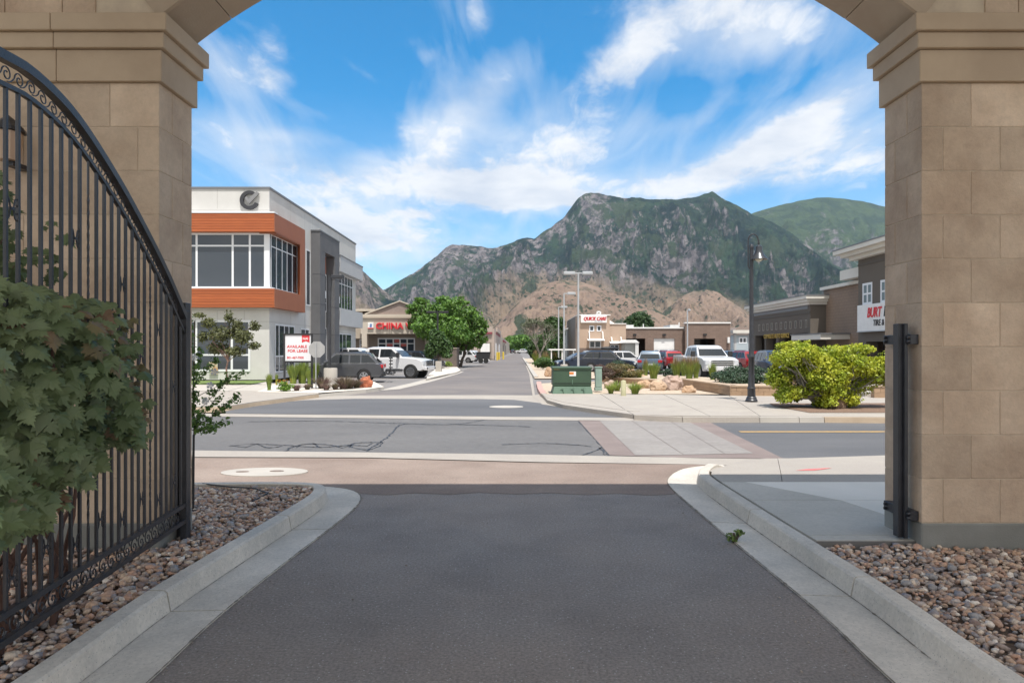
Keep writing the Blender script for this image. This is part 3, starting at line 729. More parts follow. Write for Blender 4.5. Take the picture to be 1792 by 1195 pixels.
po = ps.build('hinge_post', BLACK); tag(po, 'black square steel post carrying the open iron gate, against the left pier', 'gate post')
c0 = 2864.0; u = 1.3158e-3; k0 = u; picks = []
for i in range(-8, 40):
    Y = c0 * (1.3158e-3 + .0386e-3 * i)
    if 2.95 < Y < 6.36: picks.append((i, Y))
pkx = {}
for n_, (i, Y) in enumerate(picks):
    z1 = ztop(Y) - .155; x = gx(Y); mb = MB(); hw = .0098
    if i % 9 == 8:      # twisted bar
        m_ = 60; mb.tube([(x, Y, .46 + (z1 - .46) * k / m_) for k in range(m_ + 1)], .009, 4)
        vv = mb.v
        for k in range(m_ + 1):
            t = .9 * k if 5 < k < 55 else .9 * (5 if k <= 5 else 55); c_, s_ = math.cos(t), math.sin(t)
            for q in range(4):
                vx, vy, vz = vv[k * 4 + q]; dx, dy = vx - x, vy - Y; vv[k * 4 + q] = (x + dx * c_ - dy * s_, Y + dx * s_ + dy * c_, vz)
    else: mb.cbox(x - hw, x + hw, Y - hw, Y + hw, .46, z1, .002)
    mb.build('picket', BLACK, gate)
def scroll_pair(name, Y, z, s, m=BLACK):       # two C scrolls back to back on one bar, ends curled outwards
    mb = MB()
    for sg in (-1, 1):
        up = [(.70 + .34 * (1 - .35 * (1 - k / 12)) * math.cos(a), .62 + .38 * (1 - .35 * (1 - k / 12)) * math.sin(a)) for k, a in [(k, -2.1 + (math.pi + 2.1) * k / 12) for k in range(13)]]
        path = up + [(.30, .35), (.24, .12)]; path = path + [(x_, -z_) for x_, z_ in path[::-1]]
        mb.tube([(gx(Y + sg * x_ * s), Y + sg * x_ * s, z + z_ * s) for x_, z_ in path], .0048, 5)
    mb.box(gx(Y) - .008, gx(Y) + .008, Y - s * .25, Y + s * .25, z - .008, z + .008)
    return mb.build(name, m, gate, smooth=True)
for i, Y in picks:
    if i % 3 == 0 and Y > 3.0:
        zt = ztop(Y) - .155
        frac = (.74, .80, .78, .82)[(i // 3) % 4]
        scroll_pair('scroll', Y + .055, .46 + (zt - .46) * .77 if (i // 3) % 2 == 0 else .46 + (zt - .46) * .60, .062)
        scroll_pair('scroll', Y + .055, .70 if (i // 3) % 2 else .62, .062)
# scroll work in the curved top band and the bottom band
def frieze(name, y0_, y1_, zf, step, r):
    Y = y0_
    while Y < y1_:
        mb = MB(); z = zf(Y); sl = (zf(Y + .05) - zf(Y - .05)) / .1
        sp_ = [(Y + r * (1 - .72 * k / 18) * math.cos(a_), z + r * (1 - .72 * k / 18) * math.sin(a_)) for k, a_ in [(k, math.pi * 1.0 - k / 18 * 2 * math.pi * 1.35) for k in range(19)]]
        tail = [(Y - r - step * .55 + step * .55 * t / 5, z - r * .9 + r * .9 * (t / 5) ** 2) for t in range(5)]
        mb.tube([(gx(y_), y_, z_ + sl * (y_ - Y)) for y_, z_ in tail + sp_], .0042, 4)
        mb.build(name, BLACK, gate, smooth=True); Y += step
frieze('scroll', 2.97, 6.3, lambda Y: ztop(Y) - .085, .115, .044)
def ring_row():
    Y = 2.98
    while Y < 6.33:
        mb = MB(); r_ = .052; z = .368
        mb.tube([(gx(Y + r_ * math.cos(a)), Y + r_ * math.cos(a), z + r_ * math.sin(a)) for a in [2 * math.pi * k / 16 + .3 for k in range(15)]], .005, 4)
        mb.tube([(gx(Y), Y + .026 * math.cos(a) * (1 - k / 16), z - .01 + .03 * math.sin(a) * (1 - k / 20)) for k, a in [(k, -1.2 + k * .45) for k in range(13)]], .0045, 4)
        mb.build('scroll', BLACK, gate, smooth=True); Y += .125
ring_row()

# ================================================================ PEBBLE BEDS
import bmesh
def ico(n):
    bm = bmesh.new(); bmesh.ops.create_icosphere(bm, subdivisions=n, radius=1)
    v = np.array([x.co[:] for x in bm.verts]); f = np.array([[q.index for q in x.verts] for x in bm.faces]); bm.free(); return v, f
def inpoly(px, py, poly):
    ins = np.zeros(len(px), bool); n = len(poly); j = n - 1
    for i in range(n):
        xi, yi = poly[i][:2]; xj, yj = poly[j][:2]
        c = ((yi > py) != (yj > py)) & (px < (xj - xi) * (py - yi) / (yj - yi + 1e-12) + xi); ins ^= c; j = i
    return ins
def pebbles(name, poly, dens, zb, label, avoid=None, m=None, rmul=1.0):
    xs = [p[0] for p in poly]; ys = [p[1] for p in poly]
    A = (max(xs) - min(xs)) * (max(ys) - min(ys)); n = int(A * dens)
    x = rs.uniform(min(xs), max(xs), n); y = rs.uniform(min(ys), max(ys), n); k = inpoly(x, y, poly)
    if avoid is not None:
        for (a, b, c, d) in avoid: k &= ~((x > a) & (x < b) & (y > c) & (y < d))
    x, y = x[k], y[k]; n = len(x)
    v, f = ico(2 if False else 1)
    rad = rs.lognormal(math.log(.0205), .32, n).clip(.010, .043) * rmul
    sx = rad * rs.uniform(.9, 1.45, n); sy = rad * rs.uniform(.8, 1.1, n); sz = rad * rs.uniform(.42, .8, n)
    z = zb + sz * .5 + rs.uniform(0, .028, n) + .012 * np.sin(x * 3.1) * np.sin(y * 2.7)
    az = rs.uniform(0, 2 * np.pi, n); tl = rs.normal(0, .35, n); 
    V = v[None] * np.stack([sx, sy, sz], 1)[:, None]
    V = V * (1 + .12 * rs.normal(size=(n, len(v), 1)))
    c, s = np.cos(tl)[:, None], np.sin(tl)[:, None]; Vx = V[..., 0] * c - V[..., 2] * s; Vz = V[..., 0] * s + V[..., 2] * c
    c, s = np.cos(az)[:, None], np.sin(az)[:, None]; X = Vx * c - V[..., 1] * s; Yv = Vx * s + V[..., 1] * c
    W = np.stack([X + x[:, None], Yv + y[:, None], Vz + z[:, None]], 2)
    FF = (f[None] + (np.arange(n) * len(v))[:, None, None]).reshape(-1, 3)
    o = npmesh(name, W.reshape(-1, 3), FF.ravel(), np.arange(len(FF)) * 3, m, smooth=True)
    tag(o, label, 'pebbles', kind='stuff'); return n
pm = bpy.data.materials.new('river_pebble'); pm.use_nodes = True
def _():
    nt = pm.node_tree; N = nt.nodes; L = nt.links; b = N['Principled BSDF']; b.inputs['Roughness'].default_value = .62
    g_ = N.new('ShaderNodeNewGeometry'); r_ = N.new('ShaderNodeValToRGB'); r_.color_ramp.interpolation = 'CONSTANT'; e = r_.color_ramp.elements
    cols = [(.30, .19, .135), (.38, .25, .17), (.25, .19, .16), (.42, .31, .225), (.22, .205, .20), (.33, .21, .15), (.46, .37, .29), (.19, .13, .105), (.36, .30, .265), (.29, .23, .19), (.40, .24, .165), (.55, .48, .41), (.21, .185, .185), (.31, .22, .17)]
    e[0].color = (*cols[0], 1); e[0].position = 0; e[1].position = 1 / 14; e[1].color = (*cols[1], 1)
    for i in range(2, 14): q = e.new(i / 14); q.color = (*cols[i], 1)
    L.new(g_.outputs['Random Per Island'], r_.inputs[0])
    n = N.new('ShaderNodeTexNoise'); n.inputs['Scale'].default_value = 55; n.inputs['Detail'].default_value = 4; L.new(g_.outputs['Position'], n.inputs['Vector'])
    mr = N.new('ShaderNodeMapRange'); mr.inputs[1].default_value = .3; mr.inputs[2].default_value = .7; mr.inputs[3].default_value = 1.0; mr.inputs[4].default_value = 1.65; L.new(n.outputs['Fac'], mr.inputs[0])
    cc = N.new('ShaderNodeCombineColor'); [L.new(mr.outputs[0], cc.inputs[i]) for i in range(3)]
    mx = N.new('ShaderNodeMix'); mx.data_type = 'RGBA'; mx.blend_type = 'MULTIPLY'; mx.inputs['Factor'].default_value = 1
    L.new(r_.outputs[0], mx.inputs['A']); L.new(cc.outputs[0], mx.inputs['B']); L.new(mx.outputs['Result'], b.inputs['Base Color'])
_()
SOIL = mat('bed_soil', (.16, .115, .085), (.10, .075, .06), 30, .95)
lbed = [(p.x - .01, p.y) for p in LK if 2.4 < p.y] 
lbed = [q for q in lbed if q[0] > -7.2]
lpoly = lbed + [(-7.2, lbed[-1][1]), (-7.2, 2.3), (lbed[0][0], 2.3)]
sheet('left_bed_soil', [(x, y, 0) for x, y in lpoly], SOIL, .075)
rbed = [(p.x + .01, p.y) for p in RK if 2.4 < p.y < 6.22]
rpoly = rbed + [(rbed[-1][0], 6.22), (6.9, 6.22), (6.9, 2.3), (rbed[0][0], 2.3)]
sheet('right_bed_soil', [(x, y, 0) for x, y in rpoly], SOIL, .075)
npb = pebbles('pebbles', lpoly, 780, .085, 'rounded brown and grey river pebbles filling the left bed under the gate', [(-7.2, AX - HW, YN, YF)], pm)
npb += pebbles('pebbles', rpoly, 780, .085, 'rounded brown and grey river pebbles in front of the right pier', [(AX + HW, 6.9, YN - .02, YF)], pm)
# irrigation pipe
mb = MB(); mb.tube([(-4.1, 8.9, .15), (-3.7, 8.75, .14), (-3.3, 8.6, .15), (-3.05, 8.35, .14), (-3.1, 8.0, .12)], .009, 6); tag(mb.build('irrigation_pipe', BLACKP, smooth=True), 'thin black irrigation pipe curving over the left pebbles', 'pipe')
mb = MB(); mb.tube([(-4.0 + .32 * math.cos(a), 7.55 + .33 * math.sin(a), .14) for a in [k * .45 - 2.6 for k in range(13)]], .012, 6); tag(mb.build('garden_hose', mat('grey_hose', (.12, .115, .1)), smooth=True), 'loop of dark hose lying on pebbles by the young tree', 'hose')
# ================================================================ BUILDINGS
def windows(parent, axis, plane, a0, a1, z0, z1, va, hz, fm=WHITEF, gm=GLASS, out=-1, fw=.06, dep=.12, name='window', proud=.03):
    """window in a wall. axis 'y': wall faces -y (a is x); 'x+': wall faces +x (a is y); 'x-': wall faces -x."""
    mb = MB()
    def bar(u0, u1, w0, w1, q0, q1):
        if axis == 'y': mb.box(u0, u1, plane - q1, plane - q0, w0, w1)
        elif axis == 'x+': mb.box(plane + q0, plane + q1, u0, u1, w0, w1)
        else: mb.box(plane - q1, plane - q0, u0, u1, w0, w1)
    h = fw / 2
    bar(a0 - h, a1 + h, z0 - h, z0 + h, .012, proud); bar(a0 - h, a1 + h, z1 - h, z1 + h, .012, proud)
    for v in [a0] + list(va) + [a1]: bar(v - h, v + h, z0 + h, z1 - h, .012, proud)
    us = sorted([a0] + list(va) + [a1])
    for q in hz:
        for a, b in zip(us, us[1:]): bar(a + h, b - h, q - h * .8, q + h * .8, .012, proud - .006)
    w = mb.build(name, fm, parent)
    zs = [z0] + sorted(hz) + [z1]
    for a, b in zip(us, us[1:]):
        for c, d in zip(zs, zs[1:]):
            m2 = MB()
            if axis == 'y': m2.box(a, b, plane - .010, plane + dep, c, d)
            elif axis == 'x+': m2.box(plane - dep, plane + .010, a, b, c, d)
            else: m2.box(plane - .010, plane + dep, a, b, c, d)
            m2.build('pane', gm, w)
    return w
def text(parent, s, loc, size, m, rz=0, extrude=.03, shear=0, bold=0, align='LEFT', sx=1.0, name='lettering'):
    cu = bpy.data.curves.new(name, 'FONT'); cu.body = s; cu.size = size; cu.extrude = extrude; cu.shear = shear; cu.offset = bold * size
    cu.align_x = align; cu.resolution_u = 3; cu.materials.append(m)
    t = bpy.data.objects.new(name, cu); col.objects.link(t); me = bpy.data.meshes.new_from_object(t.evaluated_get(bpy.context.evaluated_depsgraph_get())); bpy.data.objects.remove(t)
    o = bpy.data.objects.new(name, me); col.objects.link(o); o.parent = parent
    o.location = Vector(loc) - (org(parent) if parent else Vector()); o.rotation_euler = (R(90), 0, rz); o.scale = (sx, 1, 1); return o

STUC = mat('white_stucco', (.58, .57, .545), (.54, .53, .51), .7, .85, bump=.1, bscale=40, big=(.35, (.50, .49, .465), .6))
WOOD = mat('orange_wood_cladding', (.40, .105, .03), (.32, .08, .024), 3, .55, stretch=(.4, .4, 9), objvar=.13, bump=.1)
COPP = mat('copper_panel', (.32, .115, .055), (.29, .10, .05), 1.5, .55, objvar=.04)
GREYP = mat('grey_portal', (.125, .125, .13), (.105, .105, .11), 1.0, .8)
LGREY = mat('light_grey_panel', (.46, .465, .47), (.43, .435, .44), 1, .7)
TRIMG = mat('roof_trim', (.16, .165, .175), rough=.4)

# --- white two-storey office, left
WX, WY = -13.79, 38.0
of = thing('office_building', (WX, WY, .4), 'white two-storey office with orange wood box windows and grey portal', 'office building')
XL = -26.0
mb = MB()
zr = 10.8
mb.box(XL, WX, WY, 58.3, .2, zr); mb.build('wall', STUC, of)
# ground floor of the far wing, panels and joints
jm = mat('panel_joint', (.42, .41, .39))
mb = MB()
for z in (4.05, 9.62, 3.42): mb.box(XL, WX + .004, WY - .004, WY - .0, z, z + .03); 
for x in (-16.7, -19.6, -15.2): mb.box(x, x + .03, WY - .004, WY, 3.42, 4.05); mb.box(x, x + .03, WY - .004, WY, 9.7, zr)
for y in (41.5, 44.3, 46, 53, 56): mb.box(WX, WX + .004, y, y + .03, .4, 4.1); mb.box(WX, WX + .004, y, y + .03, 9.4, zr)
mb.box(WX, WX + .004, WY, 58.2, 3.42, 3.45)
mb.build('panel_joint', jm, of)
mb = MB(); mb.box(XL - .03, WX + .05, WY - .05, 58.35, zr, zr + .12); mb.build('roof_coping', TRIMG, of)
# wood box round the corner window
BX, BY = -13.34, 37.55
def boards(z0, z1, n):
    h = (z1 - z0) / n
    for i in range(n): block(of, XL, BX - .02, BY, WY + .02, z0 + i * h + .006, z0 + (i + 1) * h - .006, 'board', WOOD, .006)
boards(8.36, 9.38, 7); boards(4.19, 5.24, 7)
MB().box(XL, BX + .01, BY - .03, WY + .02, 9.38, 9.46).build('white_trim', WHITEF, of)
MB().box(XL, BX - .2, BY + .02, WY, 5.24, 5.32).build('white_trim', WHITEF, of)
# side of the box (copper coloured panels)
YE = 42.97
MB().box(BX - .02, BX, BY, YE, 8.36, 9.38).build('copper_panel', COPP, of)
MB().box(BX - .02, BX, BY, YE, 4.19, 5.24).build('copper_panel', COPP, of)
MB().box(BX - .02, BX, 42.0, YE, 5.24, 8.36).build('copper_panel', COPP, of)
MB().box(WX, BX - .02, 42.72, YE, 4.19, 9.38).build('reveal_panel', WOOD, of)
MB().box(WX - .5, BX - .021, BY + .3, YE, 8.30, 8.355).build('soffit', COPP, of)
MB().box(WX - .5, BX - .021, BY + .05, YE, 9.30, 9.375).build('box_top', COPP, of)
MB().box(WX - .5, BX - .021, BY + .05, YE, 4.20, 4.26).build('box_floor', COPP, of)
MB().box(WX - .5, BX - .021, BY + .05, YE, 5.16, 5.24).build('sill', WHITEF, of)
windows(of, 'y', WY - .04, X_(330, 38) - 5, X_(464.5, 38), 5.32, 8.30, [X_(v, 38) for v in (345, 408, 438)] + [X_(310, 38)], [Z_(430, 37.9)], gm=GLASSB, fw=.11, dep=.04)
MB().box(X_(465, 38), WX + .04, WY - .08, WY + .0, 5.26, 8.34).build('corner_post', WHITEF, of)
windows(of, 'x+', WX + .04, 38.1, 42.62, 5.32, 8.30, [38.95, 39.9, 40.75, 41.7], [Z_(430, 37.9)], gm=GLASSB, fw=.08, dep=.04)
# ground floor windows
windows(of, 'y', WY, X_(300, 38), X_(436.5, 38), .72, Z_(562, 38), [X_(343.7, 38), X_(406, 38)], [Z_(621, 38)], gm=GLASSB, fw=.12)
windows(of, 'x+', WX, 38.9, 42.2, .6, 3.3, [39.5, 40.4, 41.2], [1.5], gm=GLASSB, fw=.09)
windows(of, 'x+', WX, 43.5, 45.2, .6, 3.2, [44.4], [1.5], gm=GLASSB, fw=.09)
windows(of, 'x+', WX, 44.6, 45.45, 4.8, 8.4, [], [], gm=GLASSB, fw=.08)
# grey portal
PX = -13.17
mb = MB(); mb.box(WX + .002, PX, 45.65, 50.6, 8.54, 9.8); mb.build('portal_lintel', GREYP, of)
MB().box(WX + .002, PX, 45.65, 46.9, .3, 8.535).build('portal_column', GREYP, of)
MB().box(WX + .002, PX, 49.3, 50.6, .3, 8.535).build('portal_column', GREYP, of)
MB().box(WX, PX + .03, 45.6, 50.65, 9.8, 9.88).build('portal_cap', TRIMG, of)
mb = MB()
for z in (2.9, 4.9, 6.9):
    for a, b in ((45.65, 46.9), (49.3, 50.6)): mb.box(WX + .1, PX + .004, a - .004, b, z, z + .035)
mb.build('panel_joint', mat('dark_joint', (.05, .05, .055)), of)
windows(of, 'x+', WX + .02, 47.0, 49.2, 4.6, 7.2, [47.7, 48.5], [5.2], gm=GLASSB, fw=.07)
MB().box(WX, WX + .03, 47.0, 49.2, 7.3, 8.5).build('wood_infill', WOOD, of)
windows(of, 'x+', WX + .02, 47.0, 49.2, .6, 3.4, [48.1], [], gm=GLASSB, fw=.07)
for y, z in ((46.95, 5.4), (50.65, 5.3)): MB().box(PX - .2, PX - .02, y - .02, y + .18, z, z + .5).build('wall_light', WHITEF, of)
# far wing
FX = -13.25
MB().box(WX, FX, 51.2, 58.6, 7.75, 8.9).build('light_grey_canopy', LGREY, of)
MB().box(WX, FX + .03, 51.15, 58.65, 8.9, 8.98).build('canopy_cap', TRIMG, of)
MB().box(WX, FX, 51.2, 58.6, 3.7, 5.0).build('light_grey_band', LGREY, of)
windows(of, 'x+', WX + .02, 52.5, 57.0, 5.05, 7.7, [53.5, 54.4, 55.3, 56.2], [7.0], gm=GLASSB, fw=.08)
windows(of, 'x+', WX + .02, 51.9, 56.6, .5, 3.1, [52.8, 53.8, 54.9], [], gm=GLASSB, fw=.08)
# rooftop unit
mb = MB(); mb.lathe([(.55, 0), (.6, .25), (.4, .5), (0, .55)], (X_(433, 42), 42, zr + .1), 12); mb.build('roof_vent', TRIMG, of, smooth=True)
mb = MB(); mb.lathe([(.3, 0), (.3, .15), (0, .2)], (X_(407, 41), 41, zr + .1), 10); mb.build('roof_vent', TRIMG, of)
# check-in-C emblem on the parapet
cx, cz, r1, r0 = X_(437.5, 38), Z_(351, 38) - .0, .53, .33
mb = MB(); a0, a1 = R(48), R(338); pts = []
k = 26
outer = [(cx + r1 * math.cos(a0 + (a1 - a0) * i / k), cz + r1 * math.sin(a0 + (a1 - a0) * i / k)) for i in range(k + 1)]
inner = [(cx + r0 * math.cos(a0 + (a1 - a0) * i / k), cz + r0 * math.sin(a0 + (a1 - a0) * i / k)) for i in range(k + 1)]
for i in range(k): mb.prism([outer[i], outer[i + 1], inner[i + 1], inner[i]], WY - .12, WY - .006, 'y')
em = mb.build('emblem_ring', mat('emblem_black', (.035, .035, .04), rough=.5), of)
mb = MB(); ck = [(cx - .24, cz + .10), (cx - .12, cz + .20), (cx - .02, cz + .04), (cx + .42, cz + .48), (cx + .56, cz + .36), (cx, cz - .22)]
mb.prism([ck[0], ck[1], ck[2], ck[5]], WY - .17, WY - .05, 'y'); mb.prism([ck[2], ck[3], ck[4], ck[5]], WY - .171, WY - .05, 'y'); mb.build('emblem_tick', mat('emblem_grey', (.22, .22, .225), rough=.5), of)

# --- china wall strip-mall building
TANW = mat('tan_stucco', (.42, .355, .285), (.38, .32, .255), .7, .9)
TANL = mat('tan_stucco_light', (.52, .46, .38), (.48, .42, .345), .7, .9)
TANR = mat('shingle_roof', (.30, .235, .205), (.25, .195, .17), 4, .9, stretch=(1, 1, 5))
DKTAN = mat('dark_tan_wall', (.24, .20, .165), (.21, .175, .145), .7, .9)
STN = mat('rubble_stone', (.28, .235, .195), (.19, .165, .145), 2.5, .9, bump=1, bscale=8)
Yc = 75.0
cw_ = thing('restaurant_building', (X_(700, Yc), Yc, 0), 'tan strip mall restaurant with red letters and low gable, left of the side road', 'restaurant')
x = lambda p: X_(p, Yc); z = lambda p: Z_(p, Yc)
MB().box(x(560), x(762), Yc + 2.2, Yc + 22, 0, z(584)).build('wall', DKTAN, cw_)
MB().box(x(631), x(762), Yc, Yc + 20, z(584), z(557)).build('fascia', TANL, cw_)
MB().box(x(629.5), x(762), Yc - .15, Yc + 20, z(557), z(554.5)).build('cornice', TANW, cw_)
MB().box(x(630.5), x(762), Yc - .05, Yc + 20, z(554.5), z(550)).build('cornice', TANL, cw_)
MB().box(x(560), x(631) - .01, Yc + 1.0, Yc + 21, z(592), z(544)).build('side_fascia', TANW, cw_)
MB().box(x(560), x(654), Yc + .6, Yc + 21, z(544), z(540)).build('side_cornice', TANL, cw_)
MB().prism([(x(640), z(550)), (x(760), z(550)), (x(699), z(527))], Yc + .3, Yc + 18, 'y').build('gable_roof', TANR, cw_)
MB().tube([(x(638), Yc + .2, z(549.5)), (x(699), Yc + .2, z(526.5)), (x(761), Yc + .2, z(549.5))], .10, 4).build('gable_trim', TANL, cw_)
for p0, p1 in ((633, 642), (744, 757)):
    MB().box(x(p0), x(p1), Yc, Yc + .7, z(607), z(584)).build('column', TANL, cw_)
    MB().box(x(p0) - .12, x(p1) + .12, Yc - .12, Yc + .82, 0, z(607)).build('column_base', STN, cw_)
windows(cw_, 'y', Yc + 2.2, x(655), x(720), .5, z(592), [x(669), x(682), x(694), x(707)], [z(601)], gm=GLASS, fw=.14)
for p0, p1, q0, q1 in ((671, 681, 601, 606), (684, 693, 593, 599), (696, 706, 601, 606)):
    MB().box(x(p0), x(p1), Yc + 2.17, Yc + 2.183, z(q1), z(q0)).build('red_poster', mat('poster_red', (.42, .09, .08)), cw_)
windows(cw_, 'y', Yc + 2.2, x(622), x(631), .3, z(594), [], [z(603)], fw=.12)
text(cw_, 'CHINA WALL', (x(658), Yc - .12, z(575.4)), (z(565) - z(575.4)) / .70, RED, extrude=.10, bold=.028, sx=1.03)
MB().cbox(x(644), x(654), Yc - .14, Yc - .01, z(575), z(564.5), .02).build('sign_box', WHITE, cw_)
MB().add([(x(647), Yc - .145, z(573)), (x(651), Yc - .145, z(573)), (x(651.5), Yc - .145, z(567)), (x(648), Yc - .145, z(566.5))], [(0, 1, 2, 3)]).build('sign_mark', mat('sign_blue', (.12, .2, .42)), cw_)
MB().box(x(644), x(654), Yc - .16, Yc - .142, z(575.2), z(573.6)).build('sign_band', RED, cw_)
# small dark block-built bin enclosure
en = thing('bin_enclosure', (X_(785, 68), 68, 0), 'brown block wall bin enclosure behind the small tree, left of the side road', 'enclosure')
MB().box(X_(772, 68), X_(799, 68), 68, 71, 0, Z_(610, 68)).build('wall', mat('enclosure_block', (.16, .125, .105), (.13, .105, .09), 3, .9), en)
MB().box(X_(771.5, 68), X_(799.5, 68), 67.95, 71.05, Z_(610, 68), Z_(608.5, 68)).build('cap', TANW, en)

# --- long service building along the side road
Ys = 118.0
sb = thing('service_building', (X_(850, Ys), Ys, 0), 'long tan service building with maroon stripes and roller door along the side road', 'service building')
x = lambda p: X_(p, Ys); z = lambda p: Z_(p, Ys)
XR = x(865)
PINK = mat('pinkish_stucco', (.42, .345, .295), (.38, .315, .27), .4, .9); MAR = mat('maroon_stripe', (.24, .045, .06))
MB().box(x(780), XR, Ys, 170, 0, z(575)).build('wall', PINK, sb)
MB().box(x(832), x(862), Ys - .3, Ys, z(582), z(571)).build('parapet', PINK, sb)
MB().box(x(832.5), x(861.5), Ys - .33, Ys - .302, z(584.5), z(581)).build('stripe', MAR, sb)
MB().box(XR - 8, XR - .01, 170, 350, 0, 5.1).build('wall', TANW, sb)
MB().box(XR + .0, XR + .05, 126, 160, z(583), z(579.5)).build('stripe', MAR, sb)
MB().box(XR - .0, XR + .25, 128, 158, z(578), z(570)).build('parapet', PINK, sb)
MB().box(XR + .06, XR + .28, 185, 230, 3.9, 4.4).build('stripe', MAR, sb)
dr = MB().box(x(838), x(860), Ys - .12, Ys, 0, z(599)).build('door_surround', DKTAN, sb)
MB().box(x(841), x(857), Ys - .16, Ys - .122, 0, z(601)).build('roller_door', WHITE, dr)
for a, b in ((124, 130), (146, 153), (190, 200), (228, 240)): MB().box(XR, XR + .06, a, b, 0, 3.0).build('door', WHITE if a < 150 else DKTAN, sb)
MB().box(x(851), x(854), Ys - .55, Ys - .31, z(591), z(588)).build('wall_light', BLACKP, sb)
for i, px in enumerate((866, 869.5, 877)):
    b = MB().lathe([(.16, 0), (.16, 1.3), (.1, 1.38), (0, 1.4)], (X_(px, 117 + i * 6) + .4, 117 + i * 6, 0), 8).build('bollard', mat('bollard_yellow', (.62, .45, .05))); tag(b, ('yellow bollard at the corner of the long service building', 'yellow bollard just past the service building corner', 'farthest yellow bollard by the service building door')[i], 'bollard')

# --- quick care building
Yq = 85.0; x = lambda p: X_(p, Yq); z = lambda p: Z_(p, Yq)
QT = mat('peach_stucco', (.45, .335, .255), (.42, .31, .235), .5, .9)
qc = thing('clinic_building', (x(1040), Yq, 0), 'peach stucco clinic building with red QUICK CARE sign board', 'clinic')
MB().box(x(1012), x(1067), Yq, Yq + 16, 0, z(552)).build('wall', QT, qc)
MB().box(x(1008), x(1012) - .01, Yq + .5, Yq + 16, 0, z(553)).build('side_pier', mat('grey_brown', (.2, .17, .15)), qc)
MB().box(x(1067) + .01, x(1096), Yq + .25, Yq + 16, 0, z(567)).build('wall', QT, qc)
MB().box(x(1011), x(1068), Yq - .1, Yq + 16.1, z(552), z(550.4)).build('coping', WHITE, qc)
MB().box(x(1067.5), x(1096.5), Yq + .15, Yq + 16, z(567), z(565.6)).build('coping', WHITE, qc)
MB().box(x(1012), x(1067), Yq - .06, Yq, 0, z(609)).build('brick_plinth', brick_mat('clinic_brick', (.17, .125, .10), (.14, .10, .085), (.2, .17, .15), .6, .2), qc)
sg_ = MB().cbox(x(1016), x(1061.6), Yq - .3, Yq - .02, z(565), z(552.6), .03).build('sign_board', WHITE, qc)
for dx_, dz_ in ((0, 0), (.035, .01), (.07, 0), (.035, -.015)): text(qc, 'QUICK CARE', (x(1020) + dx_, Yq - .305 - dx_ * .2, z(560.6) + dz_), (z(554.8) - z(560.6)) / .70, RED, extrude=.006, shear=.35, sx=.80)
[MB().box(x(p), x(p + .9), Yq - .31, Yq - .301, z(563.0), z(561.9)).build('small_print', mat('navy_letters', (.05, .06, .2)), qc) for p in (1040, 1041.5, 1043, 1045.5, 1047, 1048.5, 1050, 1051.5, 1053)]
for p0, p1 in ((1032, 1039), (1045, 1051.5)): windows(qc, 'y', Yq, x(p0), x(p1), z(579), z(570.5), [], [], fw=.12)
windows(qc, 'y', Yq, x(1032), x(1051), z(616), z(597), [x(1041)], [z(608)], fw=.12)
windows(qc, 'y', Yq + .25, x(1068.5), x(1083), z(616), z(603.5), [x(1076)], [z(610)], fw=.12)
for p0, p1, q in ((1027.5, 1057, 592), (1066.5, 1089, 597)):
    MB().prism([(Yq - 1.1, z(q + 4)), (Yq + .2, z(q + 4)), (Yq + .2, z(q))], x(p0), x(p1), 'x').build('awning', WHITE, qc)
    for pp in (p0 + 3, p1 - 3): MB().tube([(x(pp), Yq + .1, z(q - 12 if q < 595 else q - 7)), (x(pp), Yq - .5, z(q - 10 if q < 595 else q - 6)), (x(pp), Yq - .9, z(q + 3))], .07, 5).build('awning_rod', WHITE, qc)
MB().box(x(1014), x(1060), Yq + 17, Yq + 17.3, z(617), z(600)).build('back_wall', QT, qc)
mb = MB()
for a, b in (((1067, 551), (1090, 566)), ((1067, 554), (1085, 566)), ((1045, 550), (1056, 545)), ((1055, 545), (1055, 541)), ((1055, 541), (1061, 541)), ((1061, 541), (1061, 550)), ((1055, 546), (1061, 546))):
    mb.tube([(x(a[0]), Yq + 6, z(a[1])), (x(b[0]), Yq + 6, z(b[1]))], .12, 4)
mb.build('roof_frame', WHITE, qc)
# brick garage range
BR = brick_mat('garage_brick', (.215, .150, .118), (.185, .128, .10), (.16, .115, .095), .8, .24, msize=.02)
gb = thing('garage_building', (x(1190), Yq + 1, 0), 'long brown brick garage building with white and open bay doors', 'garage')
def holed(parent, x0, x1, z0, z1, y, th, holes, m, axis='y'):
    # wall with rectangular openings (x0,x1,ztop), openings start at the floor z0
    xs = x0
    for (a, b, t) in sorted(holes):
        if axis == 'y':
            MB().box(xs, a, y, y + th, z0, z1).build('wall', m, parent); MB().box(a, b, y, y + th, t, z1).build('wall', m, parent)
        xs = b
    MB().box(xs, x1, y, y + th, z0, z1).build('wall', m, parent)
holed(gb, x(1096.5), x(1200), 0, z(574.5), Yq + 1, .5, [(x(1098), x(1132), z(592)), (x(1147), x(1184), z(592))], BR)
holed(gb, x(1200), x(1279), 0, z(566), Yq + .2, .5, [(x(1215.5), x(1252.5), z(592.5))], BR)
MB().box(x(1096.5), x(1200), Yq + 9, Yq + 9.5, 0, z(574.5)).build('back_wall', BR, gb)
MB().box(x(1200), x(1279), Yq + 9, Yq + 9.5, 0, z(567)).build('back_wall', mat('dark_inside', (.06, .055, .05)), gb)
MB().box(x(1279) - .4, x(1279), Yq + .71, Yq + 8.99, 0, z(567)).build('side_wall', BR, gb)
MB().box(x(1096.5), x(1279), Yq + 1.51, Yq + 8.99, z(577), z(575)).build('roof', TRIMG, gb)
MB().box(x(1096), x(1200), Yq + .9, Yq + 1.7, z(574.5), z(572)).build('coping', WHITE, gb)
